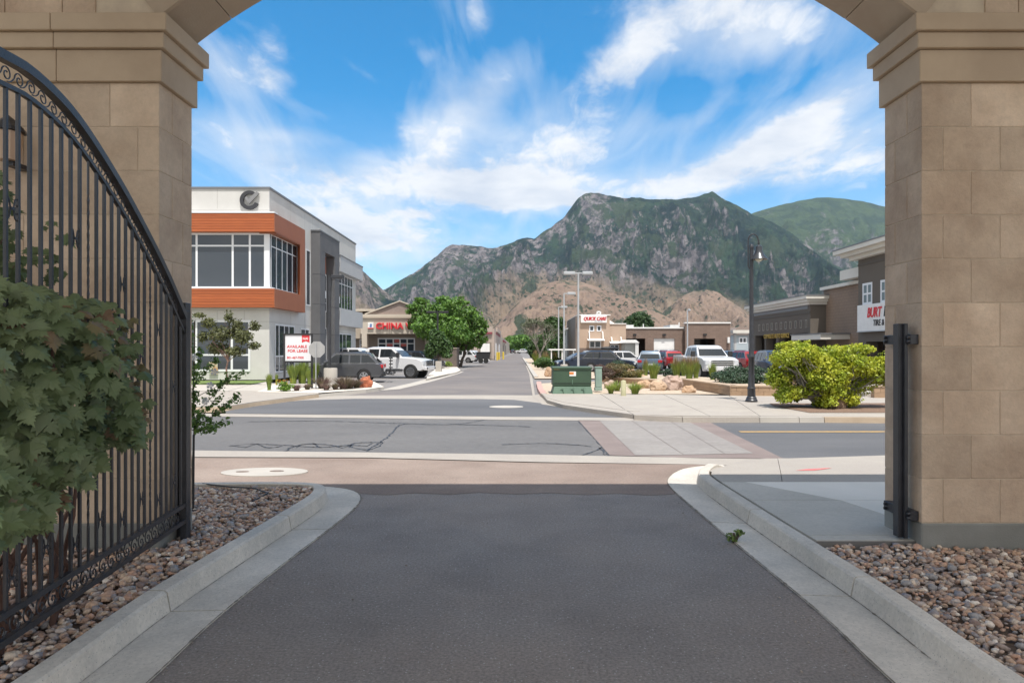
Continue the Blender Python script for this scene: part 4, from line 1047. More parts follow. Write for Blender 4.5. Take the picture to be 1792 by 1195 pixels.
MB().box(x(1199.5), x(1279.5), Yq + .1, Yq + .9, z(566), z(563.7)).build('coping', WHITE, gb)
MB().box(x(1182), x(1199), Yq + 3, Yq + 7, z(573), z(567)).build('rooftop_box', WHITE, gb)
MB().box(x(1096.5), x(1116), Yq + 3, Yq + 7, z(573), z(567)).build('rooftop_box', WHITE, gb)
do = MB().box(x(1147), x(1184), Yq + 1.15, Yq + 1.25, z(611), z(592)).build('roller_door', WHITE, gb)
windows(gb, 'y', Yq + 1.2, x(1147.5), x(1183.5), .2, z(611), [x(1156), x(1165), x(1174)], [z(616), z(622)], fw=.25, dep=.02)
mb = MB(); [mb.box(x(1216), x(1231), Yq + 1.6, Yq + 1.7, z(610 - i * 4) - .12, z(610 - i * 4)) for i in range(5)]; mb.build('roller_door', mat('grey_door', (.18, .17, .15)), gb)
for px in (1113, 1165, 1234): MB().box(x(px) - .2, x(px) + .2, Yq - .1 if px > 1200 else Yq + .8, Yq + .19 if px > 1200 else Yq + .99, z(587), z(584)).build('wall_light', BLACKP, gb)
MB().box(x(1273), x(1276.5), Yq - .15, Yq + .19, z(600), z(590)).build('wall_light', WHITE, gb)
for px, t in ((1131, 566), (1195, 563)): MB().tube([(x(px), Yq + 2, z(573)), (x(px), Yq + 2, z(t))], .07, 5).build('flue', WHITE, gb)
# white lean-to porch between clinic and garage
pc = thing('side_shed', (x(1104), Yq - 4, 0), 'grey shed with white gabled porch between clinic and garage bay', 'shed')
MB().box(X_(1094, 81), X_(1113, 81), 81, 84, 0, Z_(600, 81)).build('wall', mat('grey_siding', (.36, .37, .35), (.33, .34, .32), 2, .8, stretch=(1, 1, 8)), pc)
MB().prism([(X_(1088, 81), Z_(600, 81)), (X_(1118, 81), Z_(600, 81)), (X_(1112, 81), Z_(594.5, 81)), (X_(1095, 81), Z_(594.5, 81))], 80.6, 84.4, 'y').build('roof', WHITE, pc)
for px in (1112.5, 1115.5): MB().box(X_(px, 81) - .08, X_(px, 81) + .08, 80.7, 80.86, 0, Z_(600, 81)).build('porch_post', WHITE, pc)
# pale sided house behind, left of the clinic
hs_ = thing('sided_house', (X_(1003, 98), 98, 0), 'grey sided building with white roof edge just left of the clinic', 'house')
MB().box(X_(993, 98), X_(1014, 98), 98, 108, 0, Z_(574, 98)).build('wall', mat('pale_siding', (.34, .36, .35), (.30, .32, .31), 1, .8, stretch=(6, 6, 1)), hs_)
MB().prism([(X_(991, 98), Z_(575, 98)), (X_(1030, 98), Z_(557, 98)), (X_(1030, 98), Z_(562, 98)), (X_(991, 98), Z_(577, 98))], 97.4, 108.5, 'y').build('roof', WHITE, hs_)
MB().box(X_(985, 104), X_(993, 104), 104, 112, 0, Z_(582, 104)).build('annex', mat('annex_grey', (.13, .135, .14)), hs_)
# flat white carport
cp = thing('carport', (X_(983, 72), 72, 0), 'flat white carport roof behind the parked cars, left of the clinic', 'carport')
MB().box(X_(961, 72), X_(1008, 72), 72, 76, Z_(613, 72), Z_(610.5, 72)).build('roof', WHITE, cp)
for px in (965, 984, 1004): MB().box(X_(px, 72) - .06, X_(px, 72) + .06, 72.1, 72.22, 0, Z_(613, 72)).build('post', WHITE, cp)
# pale blue house and fuel canopy glimpsed past the garage
ph = thing('pale_house', (X_(1297, 120), 120, 0), 'pale blue house glimpsed between the garage and the auto service shop', 'house')
MB().box(X_(1283, 120), X_(1312, 120), 120, 130, 0, Z_(586, 120)).build('wall', mat('pale_blue', (.40, .45, .48), (.36, .41, .44), 1, .8, stretch=(1, 1, 4)), ph)
MB().prism([(X_(1279, 120), Z_(586, 120)), (X_(1316, 120), Z_(586, 120)), (X_(1309, 120), Z_(573, 120)), (X_(1288, 120), Z_(573, 120))], 119.5, 131, 'y').build('roof', TANR, ph)
windows(ph, 'y', 120, X_(1294, 120), X_(1306, 120), Z_(600, 120), Z_(591, 120), [X_(1300, 120)], [], fw=.2)

# --- auto service shop on the right
TAUPE = mat('taupe_stucco', (.135, .115, .095), (.12, .102, .084), .5, .9)
BR2 = brick_mat('shop_brick', (.25, .18, .135), (.235, .17, .125), (.18, .13, .10), .5, .22, msize=.012)
CREAM = mat('cream_cornice', (.66, .63, .57), (.62, .59, .53), 1, .7)
XB = 22.4
bb = thing('auto_shop', (XB, 52, 0), 'taupe auto service shop with cream cornices and white tyre sign, right', 'shop')
yy = lambda px, X=XB: F * X / (px - VX)
zz = lambda px, py, X=XB: HC + (VY - py) * X / (px - VX)
yA, yB = yy(1418), yy(1316)     # low wing
zt = zz(1418, 533)
def wallx(name, x0, x1, ya, yb, z0, z1, m): return MB().box(x0, x1, ya, yb, z0, z1).build(name, m, bb)
# wing wall with three bay openings and piers
zo = 3.15
bays = [(yy(1414), yy(1390)), (yy(1386), yy(1362)), (yy(1358), yy(1341)), (yy(1338), yy(1322))]
y0_ = yA
for a, b in bays:
    if a > y0_: wallx('wall_pier', XB, XB + .6, y0_, a, 0, zo, TAUPE)
    y0_ = b
wallx('wall_pier', XB, XB + .6, y0_, yB, 0, zo, TAUPE)
wallx('wall', XB, XB + .6, yA, yB, zo, zt, TAUPE)
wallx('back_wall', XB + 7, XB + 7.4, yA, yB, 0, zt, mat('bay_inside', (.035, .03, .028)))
wallx('end_wall', XB + .6, XB + 1.2, yA, yA + .4, 0, zt, TAUPE)
wallx('far_wall', XB + .6, XB + 7, yB - .3, yB, 0, zt, TAUPE)
MB().box(XB - .02, XB + 7.2, yA + .41, yB, zt - .3, zt - .01).build('roof', TRIMG, bb)
def cornice(x0, x1, ya, yb, z, ov=.45, sc_=1.0):
    for k, (o_, h0, h1) in enumerate(((ov * .35, 0, .22), (ov * .7, .222, .44), (ov, .442, .70))):
        MB().box(x0 - o_, x1, ya - o_, yb + o_, z + h0 * sc_, z + h1 * sc_).build('cornice', CREAM, bb)
    MB().box(x0 - ov - .04, x1, ya - ov - .04, yb + ov + .04, z + .702 * sc_, z + .78 * sc_).build('roof_edge', TRIMG, bb)
cornice(XB, XB + 7.3, yA, yB, zt, .55, .95)
MB().box(XB - .05, XB, yA, yB, zz(1418, 548), zz(1418, 545)).build('band', mat('band_taupe', (.10, .085, .07)), bb)
for i in range(11):
    px = 1411 - i * 9.4 + .12 * i * i
    ya_ = yy(px + 1.5); yb_ = yy(px - 1.3)
    windows(bb, 'x-', XB, ya_, yb_, zz(1411, 573), zz(1411, 560), [], [], gm=mat('slot_dark', (.03, .03, .03), rough=.3), fw=.035, fm=mat('tan_frame', (.42, .39, .34)))
text(bb, 'COMPLETE AUTO SERVICE', (XB - .07, yy(1338), zz(1362, 591.5)), (zz(1362, 584) - zz(1362, 592)) / .72, mat('gold_letters', (.50, .34, .06), rough=.4), rz=-math.pi / 2, extrude=.02, bold=.004, sx=(yy(1338) - yy(1387)) / (12.9 * (zz(1362, 584) - zz(1362, 592)) / .72))
# canopy over the door, then the brick wall set back
yC = yy(1502)
MB().box(XB + 1.2, XB + 1.6, yC, yA + .39, 0, zz(1439, 509, XB + 1.2)).build('brick_wall', BR2, bb)
MB().box(XB + .9, XB + 1.7, yC, yA + .4, zz(1439, 509, XB + 1.2), zz(1439, 504, XB + 1.2)).build('coping', CREAM, bb)
MB().box(XB - .9, XB + 1.2, yy(1458), yy(1405), zz(1430, 594.5), zz(1430, 586)).build('door_canopy', CREAM, bb)
MB().box(XB - .95, XB + 1.2, yy(1459), yy(1404), zz(1430, 586), zz(1430, 584)).build('roof_edge', TRIMG, bb)
# tower with the sign
yD = 30.0
zT = zz(1504, 455)
MB().box(XB, XB + 7, yD, yC, zz(1510, 598), zT).build('tower_wall', TAUPE, bb)
MB().box(XB, XB + .8, yC - 1.0, yC, 0, zz(1510, 598)).build('tower_column', TAUPE, bb)
MB().box(XB, XB + .8, yD, yy(1552), 0, zz(1510, 598)).build('tower_column', TAUPE, bb)
MB().box(XB + 2.5, XB + 3, yD, yC, 0, zz(1510, 598)).build('entry_wall', BR2, bb)
MB().box(XB - .05, XB, yD, yC, zz(1504, 466), zz(1504, 463)).build('band', mat('band_taupe', (.10, .085, .07)), bb)
cornice(XB, XB + 7, yD, yC, zT, 1.15, 1.0)
MB().box(XB + .3, XB + 3, yC + .02, yC + 3.2, zz(1490, 485), zz(1490, 468)).build('cornice', CREAM, bb)
for p0, p1 in ((1511, 1526), (1542.5, 1558)):
    windows(bb, 'x-', XB, yy(p1), yy(p0), zz(1518, 531), zz(1518, 497), [(yy(p1) + yy(p0)) / 2], [zz(1518, 514)], gm=mat('bluish_glass', (.18, .24, .26), rough=.1), fw=.14)
ysg0, ysg1 = yy(1590), yy(1507.5); zs0, zs1 = zz(1507, 580.5), zz(1507, 535)
MB().cbox(XB - .28, XB - .01, ysg0, ysg1, zs0, zs1, .02).build('sign_board', WHITE, bb)
MB().box(XB - .31, XB - .282, ysg0, ysg1, zs0 - .04, zs0 + .02).build('sign_edge', GREYPOLE, bb)
hB = zz(1517, 540) - zz(1517, 556)
text(bb, 'BURT ', (XB - .30, yy(1517, XB - .3), zz(1518, 556)), hB / .70, RED, rz=-math.pi / 2, extrude=.01, shear=.25, bold=.03, sx=.80)
text(bb, 'BROTHERS', (XB - .30, yy(1546, XB - .3), zz(1518, 556)), hB / .70, BLK, rz=-math.pi / 2, extrude=.01, shear=.25, bold=.03, sx=.72)
text(bb, 'TIRE & SERVICE', (XB - .30, yy(1527.5, XB - .3), zz(1527, 570.5)), (zz(1527, 560) - zz(1527, 570.5)) / .72, BLK, rz=-math.pi / 2, extrude=.01, shear=.12, bold=.012, sx=.86)
# steps and planter by the shop
for i in range(3):
    o = MB().box(13.0, 22, 25.5 + i * 1.6, 27.4 + i * 1.6 if i < 2 else 30, .05, .28 + i * .16).build('step', CONCL, bb)
# distant building behind the auto shop wing
cn = thing('fuel_canopy', (X_(1298, 92), 92, 0), 'pale flat canopy roof in front of the pale blue house', 'canopy')
MB().box(X_(1283, 92), X_(1330, 92), 92, 98, Z_(583, 92), Z_(577.5, 92)).build('roof', CREAM, cn)
for px in (1287, 1313): MB().box(X_(px, 92), X_(px, 92) + .3, 92.5, 92.8, 0, Z_(583, 92)).build('post', LGREY, cn)
# ================================================================ STREET FURNITURE
# bell lamp post
L0 = G(1315, 703, .13)
lpst = thing('street_lamp', L0, 'black street lamp with hooked arm and bell shade on the far pavement', 'street lamp')
mb = MB(); mb.lathe([(.20, 0), (.20, .06), (.17, .10), (.17, .14), (.135, .18), (.125, .42), (.14, .46), (.11, .52), (.095, 1.05), (.10, 1.45), (.115, 1.48), (.115, 1.53), (.085, 1.58), (.08, 1.75), (.072, 1.8), (.062, 5.15), (.075, 5.16), (.075, 5.24), (.05, 5.28), (.045, 5.3)], L0, 16)
mb.build('pole', BLACK, lpst, smooth=True)
mb = MB(); pts = [(L0.x, L0.y, L0.z + 4.4), (L0.x - .11, L0.y, L0.z + 4.55), (L0.x - .11, L0.y, L0.z + 5.25)] + [(L0.x + .06 - .17 * math.cos(a), L0.y, L0.z + 5.42 + .22 * math.sin(a)) for a in [k * math.pi / 10 for k in range(11)]] + [(L0.x + .23, L0.y, L0.z + 5.2)]
mb.tube(pts, .024, 8); mb.build('arm', BLACK, lpst, smooth=True)
sc_x = L0.x + .25
mb = MB(); mb.lathe([(.04, .40), (.07, .38), (.11, .34), (.12, .20), (.15, .12), (.20, .03), (.30, -.08), (.305, -.095), (.28, -.09), (.17, .02), (.0, .04)], (sc_x, L0.y, L0.z + 4.88), 24); mb.build('lamp_shade', mat('shade_grey', (.06, .063, .07), rough=.3, metal=.5), lpst, smooth=True)
mb = MB(); mb.lathe([(0, -.17), (.06, -.16), (.12, -.10), (.13, -.03), (.12, .0)], (sc_x, L0.y, L0.z + 4.88), 16); mb.build('lamp_glass', mat('frosted_glass', (.55, .53, .46), rough=.2), lpst, smooth=True)
mb = MB(); mb.lathe([(.02, .4), (.035, .46), (.02, .52), (.02, .56)], (sc_x, L0.y, L0.z + 4.88), 10); mb.build('finial', BLACK, lpst)
# parking lot poles
def lot_pole(px, pytop, Y, heads, label, base=True):
    X = X_(px, Y); zt_ = Z_(pytop, Y)
    r = thing('lot_light', (X, Y, 0), label, 'light pole', 'grey light poles of the right parking lot')
    MB().tube([(X, Y, .5), (X, Y, zt_ - .1)], [.085, .06], 8).build('pole', GREYPOLE, r, smooth=True)
    if base: MB().lathe([(.32, 0), (.32, .52), (.27, .56), (0, .56)], (X, Y, 0), 14).build('concrete_base', CONCL, r)
    MB().box(X - .35 if -1 in heads else X, X + .35, Y - .04, Y + .04, zt_ - .12, zt_ - .04).build('arm', GREYPOLE, r)
    for s in heads: MB().cbox(X + s * .28, X + s * 1.0, Y - .22, Y + .22, zt_ - .2, zt_ + .02, .03).build('lamp_head', GREYPOLE, r)
lot_pole(1012, 476, 48, (-1, 1), 'tall grey light pole with two heads behind the green transformer box')
lot_pole(987, 512, 60, (1,), 'grey light pole with one head, second from the road')
lot_pole(977.5, 536, 80, (1,), 'farthest and thinnest grey light pole, nearest the road')
lot_pole(1203, 541, 70, (.25,), 'thin grey light pole in front of the brick garage corner')
# left lot dark pole with one head on pedestal
Y = 37; X = X_(577, Y)
r = thing('lot_light', (X, Y, 0), 'dark square light pole on a white concrete pedestal by the grey car', 'light pole')
MB().box(X - .065, X + .065, Y - .065, Y + .065, .9, Z_(484, Y)).build('pole', BLACK, r)
MB().lathe([(.36, 0), (.36, .84), (.34, .88), (0, .88)], (X_(578.5, Y), Y, 0), 20).build('concrete_base', CONCL, r, smooth=True)
MB().box(X, X + .45, Y - .03, Y + .03, Z_(486, Y) - .05, Z_(486, Y) + .05).build('arm', BLACK, r)
MB().cbox(X + .12, X + .74, Y - .2, Y + .2, Z_(487.5, Y), Z_(481.5, Y), .02).build('lamp_head', BLACK, r)
Y = 66; X = X_(766, Y)
r = thing('lot_light', (X, Y, 0), 'dark twin-headed light pole standing in front of the big tree', 'light pole')
MB().box(X - .08, X + .08, Y - .08, Y + .08, .5, Z_(544, Y)).build('pole', BLACKP, r)
for s in (-1, 1): MB().cbox(X + s * .15, X + s * 1.05, Y - .2, Y + .2, Z_(548, Y), Z_(544.5, Y), .02).build('lamp_head', BLACKP, r)
MB().box(X - .3, X + .3, Y - .3, Y + .3, 0, .5).build('concrete_base', CONCL, r)
# for lease sign
Y = 31.0; x = lambda p: X_(p, Y); z = lambda p: Z_(p, Y)
r = thing('lease_sign', (x(522), Y, 0), 'black framed AVAILABLE FOR LEASE sign on two posts', 'sign')
MB().cbox(x(499), x(545), Y - .02, Y + .02, z(632), z(586), .004).build('sign_panel', mat('sign_white', (.70, .70, .72), rough=.5), r)
for p0, p1 in ((496.5, 499.3), (544.5, 547.3)): MB().cbox(x(p0), x(p1), Y - .05, Y + .05, .1, z(583.5), .004).build('post', BLACKP, r)
for a, b in ((583.5, 586.5), (631.5, 634.5)): MB().box(x(499.3) + .002, x(544.5) - .002, Y - .045, Y + .045, z(b), z(a)).build('frame', BLACKP, r)
c = .65
text(r, 'AVAILABLE', (x(502.5), Y - .025, z(608.6)), (z(603.8) - z(608.6)) / .71, RED, extrude=.002, bold=.022, sx=1.06)
text(r, 'FOR LEASE', (x(503.5), Y - .025, z(616.3)), (z(611.4) - z(616.3)) / .71, RED, extrude=.002, bold=.022, sx=1.06)
text(r, '801-467-7000', (x(502.5), Y - .025, z(627.6)), (z(623.6) - z(627.6)) / .71, RED, extrude=.002, bold=.02, sx=.92)
tg = MB().add([(x(528.5), Y - .025, z(586.6)), (x(542), Y - .025, z(586.6)), (x(542), Y - .025, z(599.5)), (x(535.5), Y - .025, z(597)), (x(528.5), Y - .025, z(599.5))], [(0, 1, 2, 3, 4)]).build('logo_tag', RED, r)
text(r, 'NAI', (x(530), Y - .03, z(594.5)), (z(590.5) - z(594.5)) / .71, WHITE, extrude=.001, bold=.02, sx=1.0)
# back of stop sign
Y = 30.6; x = lambda p: X_(p, Y); z = lambda p: Z_(p, Y)
r = thing('stop_sign', (x(553.5), Y, 0), 'back of a grey octagonal stop sign on a thin galvanised post', 'traffic sign')
GALV = mat('galvanised', (.40, .41, .42), (.34, .35, .36), 5, .5, metal=.3)
mb = MB(); oc = [(x(554.5) + .385 * math.cos(R(22.5 + 45 * k)), z(611.5) + .385 * math.sin(R(22.5 + 45 * k))) for k in range(8)]; mb.prism(oc, Y, Y + .006, 'y'); mb.build('sign_plate', mat('sign_back', (.36, .355, .35), (.31, .31, .31), 3, .55), r)
MB().box(x(553) - .02, x(553) + .025, Y - .04, Y - .003, .1, z(600)).build('post', GALV, r)
# green transformer
T0 = G(1002, 689, .12); Y = T0.y; x = lambda p: X_(p, Y); z = lambda p: Z_(p, Y)
TG = mat('transformer_green', (.045, .085, .05), (.035, .07, .042), 1.5, .5, coord='pos'); TG2 = mat('fibreglass_green', (.10, .17, .12), (.08, .14, .10), 2, .6)
r = thing('transformer_box', (T0.x, Y, T0.z), 'dark green steel transformer box on a sloped pale green base', 'transformer')
MB().cbox(x(967.5), x(1035), Y, Y + 1.25, z(676), z(644), .03).build('cabinet', TG, r)
MB().cbox(x(966.5), x(1036), Y - .04, Y + 1.3, z(646), z(642), .015).build('lid', TG, r)
MB().box(x(969), x(1033.5), Y - .012, Y - .001, z(672), z(669.5)).build('latch_rail', mat('transformer_dark_green', (.02, .04, .025)), r)  # thin strip in a darker green than the cabinet
mb = MB(); a, b, c_, d = x(966), x(1037.5), x(970), x(1034.5)
mb.add([(a, Y - .12, T0.z - .05), (b, Y - .12, T0.z - .05), (b, Y + 1.4, T0.z - .05), (a, Y + 1.4, T0.z - .05), (c_, Y - .02, z(676.2)), (d, Y - .02, z(676.2)), (d, Y + 1.3, z(676.2)), (c_, Y + 1.3, z(676.2))], [(0, 3, 2, 1), (4, 5, 6, 7), (0, 1, 5, 4), (1, 2, 6, 5), (2, 3, 7, 6), (3, 0, 4, 7)])
bs = mb.build('base', TG2, r)
for px in (984, 1002, 1020): MB().tube([(x(px) - .07, Y - .09, z(679)), (x(px) + .02, Y - .10, z(678.5)), (x(px) + .05, Y - .13, z(687))], .018, 6).build('rib', TG2, bs)
MB().box(x(996.5), x(1008), Y - .008, Y - .001, z(658), z(650)).build('warning_label', WHITE, r)
MB().box(x(996.5), x(1004), Y - .014, Y - .0085, z(655), z(651)).build('label_orange', mat('label_orange', (.65, .20, .04)), r)
MB().box(x(969), x(979), Y - .008, Y - .001, z(646.6), z(643.2)).build('yellow_label', mat('label_yellow', (.50, .30, .02)), r)
MB().box(x(1001), x(1002.5), Y - .03, Y - .001, z(672), z(664)).build('handle', TG2, r)
# small pale green utility pedestal
Y = 28.4; x = lambda p: X_(p, Y); z = lambda p: Z_(p, Y)
r = thing('utility_pedestal', (x(1048), Y, .1), 'slim pale green utility pedestal right of the transformer box', 'utility box')
PG = mat('pedestal_green', (.26, .36, .31), (.22, .31, .27), 3, .6)
MB().cbox(x(1042), x(1053.5), Y, Y + .28, z(678), z(643.5), .015).build('body', PG, r)
MB().cbox(x(1041.3), x(1054.2), Y - .02, Y + .3, z(643.5), z(642), .008).build('cap', PG, r)
MB().cbox(x(1041), x(1054), Y - .02, Y + .3, z(683.5), z(678.5), .01).build('base', PG, r)
Y = 26.0; x = lambda p: X_(p, Y); z = lambda p: Z_(p, Y)
mb = MB(); mb.lathe([(.10, 0), (.10, z(667) - .1), (.085, z(666) - .1), (.02, z(665) - .1), (0, z(665) - .1)], (x(1091), Y, .1), 14)
tag(mb.build('marker_post', mat('marker_beige', (.46, .44, .28), (.38, .36, .22), 3, .7), smooth=True), 'short beige green marker post between two grass tufts', 'marker post')
# planter walls
PW = mat('planter_block', (.36, .245, .155), (.30, .20, .13), 1.2, .9, bump=.5, bscale=14, objvar=.12)
PC = mat('planter_cap', (.47, .355, .25), (.42, .31, .22), 2, .9, objvar=.05)
r = thing('planter_wall', G(1240, 688, .12), 'low tan block planter wall stretching behind the lamp post', 'planter wall')
def wall_run(a, b, h, n, th=.25):
    a = Vector(a); b = Vector(b); d = (b - a); L_ = d.length; d.normalize(); nn = Vector((-d.y, d.x, 0)) * th
    hh = h / 2
    for row in range(2):
        m_ = n
        for i in range(m_ + (row % 2)):
            s0 = max(0, (i - .5 * (row % 2)) / m_) * L_; s1 = min(1, (i + 1 - .5 * (row % 2)) / m_) * L_
            p0 = a + d * (s0 + .004); p1 = a + d * (s1 - .004); q = [p0, p1, p1 + nn, p0 + nn]; z0 = a.z + row * hh * .93; z1 = z0 + hh * .93 - .006
            MB().prism([(v.x, v.y) for v in q], z0, z1).build('block', PW, r)
    ncap = max(1, n // 2)
    for i in range(ncap):
        p0 = a + d * (L_ * i / ncap + .003) - nn * .1; p1 = a + d * (L_ * (i + 1) / ncap - .003) - nn * .1
        q = [p0, p1, p1 + nn * 1.2, p0 + nn * 1.2]; MB().prism([(v.x, v.y) for v in q], a.z + hh * 1.86, a.z + hh * 1.86 + .055).build('cap_stone', PC, r)
w1, w2, w3, w4 = G(1052, 668, .13), G(1193, 677, .13), G(1278, 692, .13), G(1375, 693, .13)
wall_run(w1, w2, .24, 12); wall_run(w2 , w3, .36, 9); wall_run(w3 + Vector((.03, 0, 0)), w4, .36, 5)
r = thing('planter_wall', G(1500, 690, .12), 'tan block planter wall beside the steps at the far right', 'planter wall')
wall_run(G(1395, 690, .13) + Vector((0, 2, 0)), G(1480, 690, .13) + Vector((0, 2, 0)), .55, 6); wall_run(G(1530, 696, .13), G(1640, 696, .13), .42, 5)
sheet('planter_soil', [tuple(v) for v in (w1 + Vector((.2, .3, 0)), w2 + Vector((.2, .3, 0)), w3 + Vector((.1, .3, 0)), w4 + Vector((.3, .3, 0)), w4 + Vector((1, 9, 0)), w1 + Vector((3, 4, 0)))], TANGRAVEL, .40)

# boulders
BO = mat('tan_boulder', (.46, .30, .185), (.36, .25, .17), 1.8, .9, bump=1, bscale=6, c3=(.50, .38, .28))
BOP = mat('pink_boulder', (.44, .32, .26), (.33, .25, .21), 2.5, .9, bump=1, bscale=7)
BOO = mat('orange_boulder', (.46, .15, .075), (.33, .10, .05), 2.5, .85, bump=.6, bscale=9)
def boulder(px0, px1, py0, py1, label, m=BO, zb=.12, seed=1, group=None, depth=.8):
    py1 -= 0; g0 = G((px0 + px1) / 2, py1 - 1, zb); Y = g0.y; w = (px1 - px0) / F * Y; h = (py1 - py0) / F * Y
    mb = MB(); mb.blob((g0.x, Y, zb + h * .36), (w * .52, w * .4 * depth, h * .66), seed, 3, .34, .6)
    return tag(mb.build('boulder', m), label, 'boulder', group)
GB = 'landscape boulders along the far pavement'
boulder(630, 651, 660, 679, 'orange sandstone boulder at the end of the white gravel bed', BOO, .12, 3)
boulder(1137, 1166, 668, 684, 'smooth tan boulder with an orange patch, left of the jagged rock', BO, .12, 5, GB)
boulder(1160, 1195, 658, 683, 'large jagged pinkish rock at the corner of the planter wall', BOP, .12, 9, GB, 1)
boulder(1193, 1218, 676, 688, 'low tan rock right of the jagged pinkish rock', BO, .12, 12, GB)
boulder(1106, 1131, 655, 668, 'pale tan boulder behind the low planter wall', BO, .12, 15, GB)
boulder(1114, 1140, 667, 680, 'brown tan boulder against the low planter wall', BO, .12, 18, GB)
boulder(1058, 1078, 667, 680, 'flat pinkish rock right of the pale green pedestal', BOP, .12, 19, GB)
boulder(1094, 1110, 645, 656, 'rounded pale rock among the shrubs in front of the dark car', BO, .12, 22, GB)
boulder(953, 966, 644, 659, 'pale boulder beside the junipers left of the transformer', BO, .1, 25, GB)
boulder(1384, 1394, 652, 664, 'small tan rock beside the yellow-green shrub', BO, .3, 27, GB)
boulder(1244, 1252, 681, 687, 'single small pale stone on the gravel by the planter wall', BO, .12, 30)
o = boulder(1452, 1482, 697, 715, 'brown rock under the yellow-green shrub', mat('brown_rock', (.20, .135, .09), (.15, .10, .07), 4, .9, bump=1, bscale=9), .14, 33)

# ================================================================ CARS
PAINTS = {}
def paint(name, c, metal=.35, rough=.28):
    return mat(name, c, rough=rough, metal=metal, coat=.8, coord='obj')
CG = glass_mat('car_glass', (.015, .018, .02), .04)
LIN = mat('dark_trim', (.025, .025, .027), rough=.6, coord='obj')
def make_car(name, label, P_, kind='suv', cat='car', group=None, extras=()):
    S = dict(suv=dict(L=4.72, W=1.88, H=1.70, wb=2.75, r=.365, belt=1.05, hood=.98, nose=.72, cowl=.98, wtop=.42, rtop=-1.62, rbelt=-2.20, sill=.32, rr=.66),
             hatch=dict(L=4.5, W=1.82, H=1.50, wb=2.65, r=.335, belt=.94, hood=.90, nose=.66, cowl=.95, wtop=.30, rtop=-1.35, rbelt=-1.95, sill=.26, rr=.63),
             pickup=dict(L=6.2, W=2.03, H=1.98, wb=4.0, r=.43, belt=1.30, hood=1.32, nose=1.10, cowl=1.45, wtop=.85, rtop=-.92, rbelt=-1.05, sill=.52, rr=.72))[kind]
    r = thing(name, (0, 0, 0), label, cat, group)
    L_, W, H, wb, wr = S['L'], S['W'], S['H'], S['wb'], S['r']; hl = L_ / 2
    fx = wb / 2 + (.10 if kind != 'pickup' else .15); rx = fx - wb; ar = wr + .055
    sill, belt, hood = S['sill'], S['belt'], S['hood']
    def arc(cx_): return [(cx_ + ar * math.cos(a), wr + ar * math.sin(a)) for a in [math.pi * k / 8 for k in range(9)]]
    a_r, a_f = arc(rx)[::-1], arc(fx)[::-1]
    top_r = [(-hl + .02, sill + .12), (-hl, .62 if kind != 'pickup' else .8), (-hl + .05, belt - .03), (-hl + .16, belt + .04)] 
    prof = [(-hl + .12, sill)] + top_r
    if kind == 'pickup': prof = [(-hl + .12, sill + .1), (-hl, sill + .2), (-hl, .85)] + [(rx - .2, .86), (-.98, .86), (-.98, belt)]
    prof += [(S['cowl'] , belt + (.02 if kind != 'pickup' else .06)), (S['cowl'] + .2, hood + .04), (hl - .55, hood - .04), (hl - .22, hood - .12), (hl - .06, S['nose']), (hl, .5 if kind != 'pickup' else .7), (hl - .03, sill + .06), (hl - .2, sill - .03)]
    prof += [p for p in [(fx + ar, sill)]] + [p for p in a_f[::-1] if p[1] > sill] + [(fx - ar, sill)] + [(rx + ar, sill)] + [p for p in a_r[::-1] if p[1] > sill] + [(rx - ar, sill)]
    vs = []; fs = []; n = len(prof)
    lay = [(-W / 2, .93, .985), (-W / 2 + .07, .985, .997), (-W / 2 + .22, 1, 1), (W / 2 - .22, 1, 1), (W / 2 - .07, .985, .997), (W / 2, .93, .985)]
    for (y, kz, kx_) in lay:
        for (px_, pz) in prof:
            arch_ = abs(math.hypot(px_ - fx, pz - wr) - ar) < .02 or abs(math.hypot(px_ - rx, pz - wr) - ar) < .02
            zz_ = pz if (pz < sill + .05 or arch_) else .6 + (pz - .6) * kz
            # corners of nose and tail are rounded in plan
            xx = px_ * kx_ if not arch_ else px_
            if abs(px_) > hl - .35 and not arch_: xx = math.copysign(abs(px_) - {6: 0}.get(0, 0) - (.12 if abs(y) > W / 2 - .01 else (.035 if abs(y) > W / 2 - .1 else 0)), px_)
            vs.append((xx, y, zz_))
    for l in range(5):
        for i in range(n): fs.append((l * n + i, l * n + (i + 1) % n, (l + 1) * n + (i + 1) % n, (l + 1) * n + i))
    fs += [tuple(range(n)), tuple(5 * n + i for i in range(n))[::-1]]
    MB().add(vs, fs).build('body', P_, r, smooth=True)
    # greenhouse
    g0 = [(S['rbelt'], belt), (S['rtop'] - .12, H - .22), (S['rtop'], H - .08), (S['rtop'] + .35, H - .01), ((S['rtop'] + S['wtop']) / 2, H), (S['wtop'] - .2, H - .02), (S['wtop'] + .02, H - .07), (S['cowl'] + .12, belt + (.0 if kind != 'pickup' else .04))]
    if kind == 'pickup': g0[0] = (S['rbelt'], belt - .05); g0[1] = (S['rtop'] - .1, H - .2)
    hw0 = W / 2 - .09; hw1 = S['rr']
    yw = lambda z: hw0 + (hw1 - hw0) * max(0, min(1, (z - belt) / (H - belt))) ** 1.15
    n = len(g0); vs = []; fs = []
    for s, k in ((-1, 1), (-1, .82), (1, .82), (1, 1)):
        for (a, b) in g0: vs.append((a, s * yw(b) * (1 if k == 1 else .85), b + (.0 if k == 1 else (.035 if b > H - .12 else 0))))
    for l in range(3):
        for i in range(n): fs.append((l * n + i, l * n + (i + 1) % n, (l + 1) * n + (i + 1) % n, (l + 1) * n + i))
    fs += [tuple(range(n)), tuple(3 * n + i for i in range(n))[::-1]]
    MB().add(vs, fs).build('cabin', P_, r, smooth=True)
